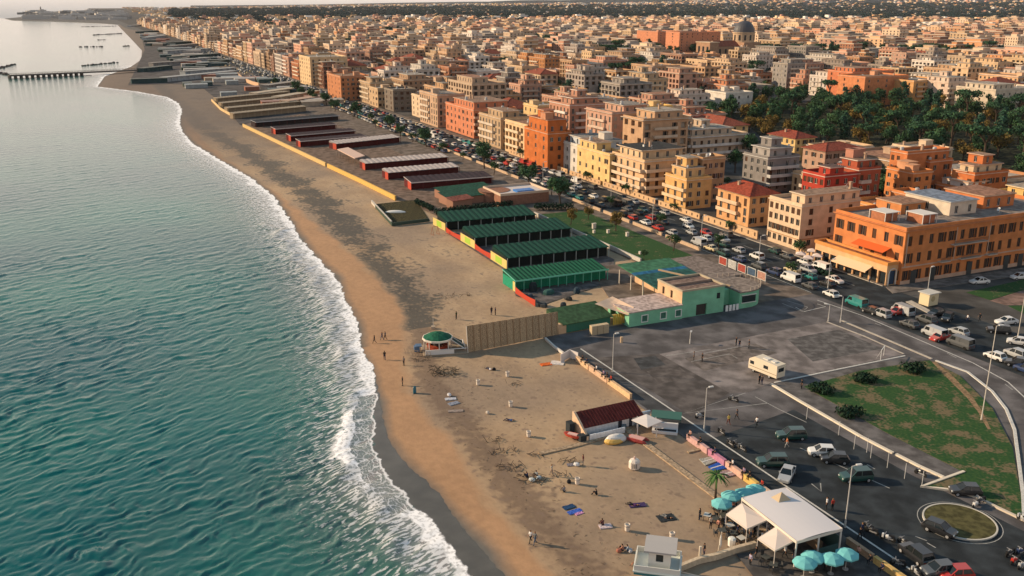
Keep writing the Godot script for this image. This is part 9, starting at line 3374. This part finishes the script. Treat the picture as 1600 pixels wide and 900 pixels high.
func red_roof_hut():
	var p := G(909, 684)
	var q := G(1006, 662)
	var o := thing("beach_hut", "white beach hut with a long dark red lean-to roof and peach end wall", "beach hut", Vector3(p.x, 0, p.z), -atan2(q.z - p.z, q.x - p.x))
	var L := 10.8
	o.scale = Vector3(1, 0.8, 0.6)
	var b := Mb.new()
	b.q(Vector3(0.3, 3.7, -4.6), Vector3(0.3, 2.0, 0.3), Vector3(L, 2.0, 0.3), Vector3(L, 3.7, -4.6))
	b.q(Vector3(0.3, 1.88, 0.3), Vector3(L, 1.88, 0.3), Vector3(L, 2.0, 0.3), Vector3(0.3, 2.0, 0.3))
	var n := int(L / 0.55)
	part(o, "roof", b.mesh(), mat(0.115, 0.024, 0.022, 0.8, "roof", 0.3))
	b = Mb.new()
	for i in n:
		var x := 0.4 + (L - 0.5) * i / n
		b.bar(Vector3(x, 2.02, 0.3), Vector3(x, 3.72, -4.6), 0.06)
	part(o, "roof_ribs", b.mesh(), mat(0.105, 0.022, 0.020, 0.8))
	b = Mb.new()
	b.box(Vector3(0.6, 0, -4.4), Vector3(L - 0.2, 1.9, -0.4))
	part(o, "wall", b.mesh(), mat(0.76, 0.77, 0.80, 0.9, "wall", 0.4))
	b = Mb.new()
	var e := [Vector3(0.0, 0, 2.4), Vector3(0.0, 1.0, 2.4), Vector3(0.0, 3.9, -4.2), Vector3(0.0, 3.9, -4.9), Vector3(0.0, 0, -4.9)]
	for s in [0.0, 0.35]:
		for i in range(1, 4):
			if s == 0.0:
				b.t(e[0], e[i], e[i + 1])
			else:
				b.t(e[0] + Vector3(s, 0, 0), e[i + 1] + Vector3(s, 0, 0), e[i] + Vector3(s, 0, 0))
	for i in 4:
		b.q(e[i], e[i] + Vector3(0.35, 0, 0), e[i + 1] + Vector3(0.35, 0, 0), e[i + 1])
	part(o, "end_wall", b.mesh(), mat(0.68, 0.48, 0.33, 0.9, "wall", 0.4))
	b = Mb.new()
	b.box(Vector3(0.36, 0, 2.0), Vector3(L * 0.62, 1.15, 2.3))
	b.box(Vector3(0.36, 0, 1.0), Vector3(L * 0.62, 0.12, 2.0))
	part(o, "front_wall", b.mesh(), mat(0.76, 0.77, 0.80, 0.9, "wall", 0.4))
	b = Mb.new()
	b.box(Vector3(L * 0.60, 0, -0.39), Vector3(L * 0.66, 1.8, -0.3))
	b.box(Vector3(L * 0.78, 0, -0.39), Vector3(L * 0.83, 1.8, -0.3))
	part(o, "door", b.mesh(), mat(0.04, 0.045, 0.06))
	for x in [0.66, 0.9]:
		b = Mb.new()
		b.lathe([Vector2(0.4, 0), Vector2(0.46, 0.5), Vector2(0.4, 1.0), Vector2(0, 1.0)], 10, Vector3(L * x, 0, 0.6))
		part(o, "water_butt", b.mesh(), mat(0.07, 0.12, 0.16, 0.5))
	b = Mb.new()
	b.box(Vector3(L - 0.1, 0, -1.2), Vector3(L + 1.6, 2.0, -0.9))
	b.box(Vector3(L - 0.1, 2.0, -1.3), Vector3(L + 1.7, 2.1, -0.8))
	part(o, "side_wall", b.mesh(), mat(0.76, 0.77, 0.80, 0.9, "wall", 0.4))
	var d := thing("dark_crates", "dark tall boxes at the sea end of the red-roofed hut", "boxes", o.position + o.basis * Vector3(-1.4, 0, 0.5), o.rotation.y)
	b = Mb.new()
	b.box(Vector3(0.1, 0, -2.9), Vector3(1.0, 1.9, -1.7))
	part(d, "box", b.mesh(), mat(0.03, 0.035, 0.04))
	b = Mb.new()
	b.box(Vector3(0.4, 0, 0.1), Vector3(1.9, 1.0, 1.1))
	part(d, "box", b.mesh(), mat(0.03, 0.035, 0.04))
	var rb := thing("red_boat", "red and white small boat leaning at the sea end of the hut", "boat", o.position + o.basis * Vector3(-1.3, 0.15, -0.5), o.rotation.y + 0.6)
	b = Mb.new()
	b.lathe([Vector2(0.1, 0.0), Vector2(0.5, 0.2), Vector2(0.62, 0.62), Vector2(0.5, 0.6), Vector2(0, 0.3)], 12, Vector3.ZERO, 1.0, 2.6)
	part(rb, "hull", b.mesh(), mat(0.48, 0.06, 0.035, 0.5))
	b = Mb.new()
	b.box(Vector3(-0.3, 0.55, -0.8), Vector3(0.3, 0.72, 0.7))
	part(rb, "thwart", b.mesh(), mat(0.62, 0.42, 0.38))
	# open table roof, benches, boats in front
	var tb := thing("square_shelter", "small white square shelter on posts before the red-roofed hut", "shelter", G(1010, 676), -0.1)
	b = Mb.new()
	b.lathe([Vector2(2.3, 1.9), Vector2(2.3, 2.0), Vector2(0, 2.35)], 4, Vector3.ZERO)
	part(tb, "roof", b.mesh(), mat(0.64, 0.58, 0.55))
	for x in [-1.4, 1.4]:
		for z in [-1.4, 1.4]:
			b = Mb.new()
			b.box(Vector3(x - 0.06, 0, z - 0.06), Vector3(x + 0.06, 1.95, z + 0.06))
			part(tb, "post", b.mesh(), mat(0.62, 0.58, 0.55), Transform3D(Basis(Vector3.UP, PI / 4 * 0), Vector3.ZERO))
	var bn := thing("white_bench", "white block bench with a teal canopy beside the shelter", "bench", G(1036, 672), -0.22)
	b = Mb.new()
	b.box(Vector3(-1.6, 0, 0.2), Vector3(2.2, 0.45, 1.4))
	b.box(Vector3(-1.6, 0.45, -0.2), Vector3(2.2, 1.3, 0.2))
	part(bn, "seat", b.mesh(), mat(0.64, 0.62, 0.62))
	b = Mb.new()
	b.box(Vector3(-1.2, 0.46, 0.7), Vector3(2.0, 0.56, 1.2))
	part(bn, "cushion", b.mesh(), mat(0.03, 0.03, 0.035))
	b = Mb.new()
	b.box(Vector3(-1.9, 1.75, -3.0), Vector3(2.6, 1.87, -0.25))
	for x in [-1.8, 2.4]:
		b.box(Vector3(x - 0.06, 0, -2.9), Vector3(x + 0.06, 1.75, -2.78))
	part(bn, "canopy", b.mesh(), mat(0.05, 0.13, 0.11))
	b = Mb.new()
	b.lathe([Vector2(0.5, 0), Vector2(0.55, 1.3), Vector2(0.2, 1.75), Vector2(0, 1.78)], 8, Vector3(-2.3, 0, -0.8), 0.8, 1.6)
	part(bn, "wind_wall", b.mesh(), mat(0.66, 0.56, 0.50))
	var yb := thing("beached_boat", "yellow and white upturned boat on the sand before the hut", "boat", sand(962, 689), 0.35)
	b = Mb.new()
	b.lathe([Vector2(0.95, 0.05), Vector2(1.0, 0.35), Vector2(0.75, 0.85), Vector2(0.3, 1.1), Vector2(0, 1.12)], 14, Vector3.ZERO, 1.75, 0.95)
	part(yb, "hull", b.mesh(), mat(0.60, 0.57, 0.54, 0.5))
	b = Mb.new()
	b.lathe([Vector2(1.0, 0.03), Vector2(1.06, 0.3), Vector2(0.8, 0.62), Vector2(0.55, 0.7)], 14, Vector3(-0.35, 0, 0.2), 1.5, 0.9)
	part(yb, "yellow_side", b.mesh(), mat(0.62, 0.38, 0.09, 0.5))
	var pd := thing("pedal_boat", "red pedal boat with a pink deck right of the yellow boat", "boat", sand(996, 689), 1.0)
	b = Mb.new()
	b.lathe([Vector2(0.2, 0), Vector2(0.35, 0.25), Vector2(0.3, 0.5), Vector2(0, 0.55)], 8, Vector3(-0.55, 0, 0), 1.0, 5.0)
	b.lathe([Vector2(0.2, 0), Vector2(0.35, 0.25), Vector2(0.3, 0.5), Vector2(0, 0.55)], 8, Vector3(0.55, 0, 0), 1.0, 5.0)
	part(pd, "floats", b.mesh(), mat(0.26, 0.025, 0.02, 0.5))
	b = Mb.new()
	b.box(Vector3(-0.5, 0.5, -1.2), Vector3(0.5, 0.65, 1.0))
	part(pd, "deck", b.mesh(), mat(0.60, 0.34, 0.31))

func lifeguard_cabin():
	var o := thing("lifeguard_cabin", "white raised lifeguard cabin with a teal skirt and grey roof", "lifeguard cabin", sand(1028, 905), -0.22)
	var b := Mb.new()
	b.box(Vector3(-1.7, 0, -1.6), Vector3(1.9, 1.6, 1.6))
	part(o, "base", b.mesh(), mat(0.64, 0.63, 0.62, 0.8, "wall", 0.4))
	b = Mb.new()
	b.box(Vector3(-2.6, 1.6, -2.0), Vector3(2.4, 1.95, 2.0))
	part(o, "deck", b.mesh(), mat(0.04, 0.17, 0.19, 0.7))
	b = Mb.new()
	b.box(Vector3(-2.7, 1.95, -2.1), Vector3(2.5, 2.1, 2.1))
	part(o, "deck_edge", b.mesh(), mat(0.55, 0.60, 0.58))
	b = Mb.new()
	ring(b, -2.6, 2.4, -2.0, 2.0, 2.1, 2.75, 0.12)
	part(o, "parapet", b.mesh(), mat(0.60, 0.60, 0.56))
	b = Mb.new()
	panel(b, Vector3(-1.1, 2.1, 1.0), Vector3(1, 0, 0), 2.4, 2.1, [[0.8, 1.7, [0.8], 0.8]], 0.1)
	panel(b, Vector3(-1.1, 2.1, -1.4), Vector3(0, 0, 1), 2.4, 2.1, [])
	panel(b, Vector3(1.3, 2.1, 1.0), Vector3(0, 0, -1), 2.4, 2.1, [])
	panel(b, Vector3(1.3, 2.1, -1.4), Vector3(-1, 0, 0), 2.4, 2.1, [])
	part(o, "cabin", b.mesh(), mat(0.66, 0.63, 0.58, 0.8))
	b = Mb.new()
	b.box(Vector3(-0.3, 2.9, 0.88), Vector3(0.5, 3.8, 0.91))
	part(o, "window", b.mesh(), glass_mat())
	b = Mb.new()
	b.box(Vector3(-1.6, 4.2, -1.9), Vector3(1.9, 4.4, 1.5))
	b.q(Vector3(-1.6, 4.4, 1.5), Vector3(1.9, 4.4, 1.5), Vector3(1.9, 4.75, -0.2), Vector3(-1.6, 4.75, -0.2))
	b.q(Vector3(1.9, 4.4, -1.9), Vector3(-1.6, 4.4, -1.9), Vector3(-1.6, 4.75, -0.2), Vector3(1.9, 4.75, -0.2))
	part(o, "roof", b.mesh(), mat(0.40, 0.38, 0.37, 0.8))
	b = Mb.new()
	b.box(Vector3(2.4, 0.8, -0.3), Vector3(5.6, 0.95, 0.8))
	b.bar(Vector3(2.4, 1.9, 0.8), Vector3(5.6, 1.5, 0.8), 0.07)
	for x in [2.8, 4.2, 5.5]:
		b.bar(Vector3(x, 0, 0.8), Vector3(x, 1.6, 0.8), 0.07)
	part(o, "walkway", b.mesh(), mat(0.58, 0.52, 0.44))
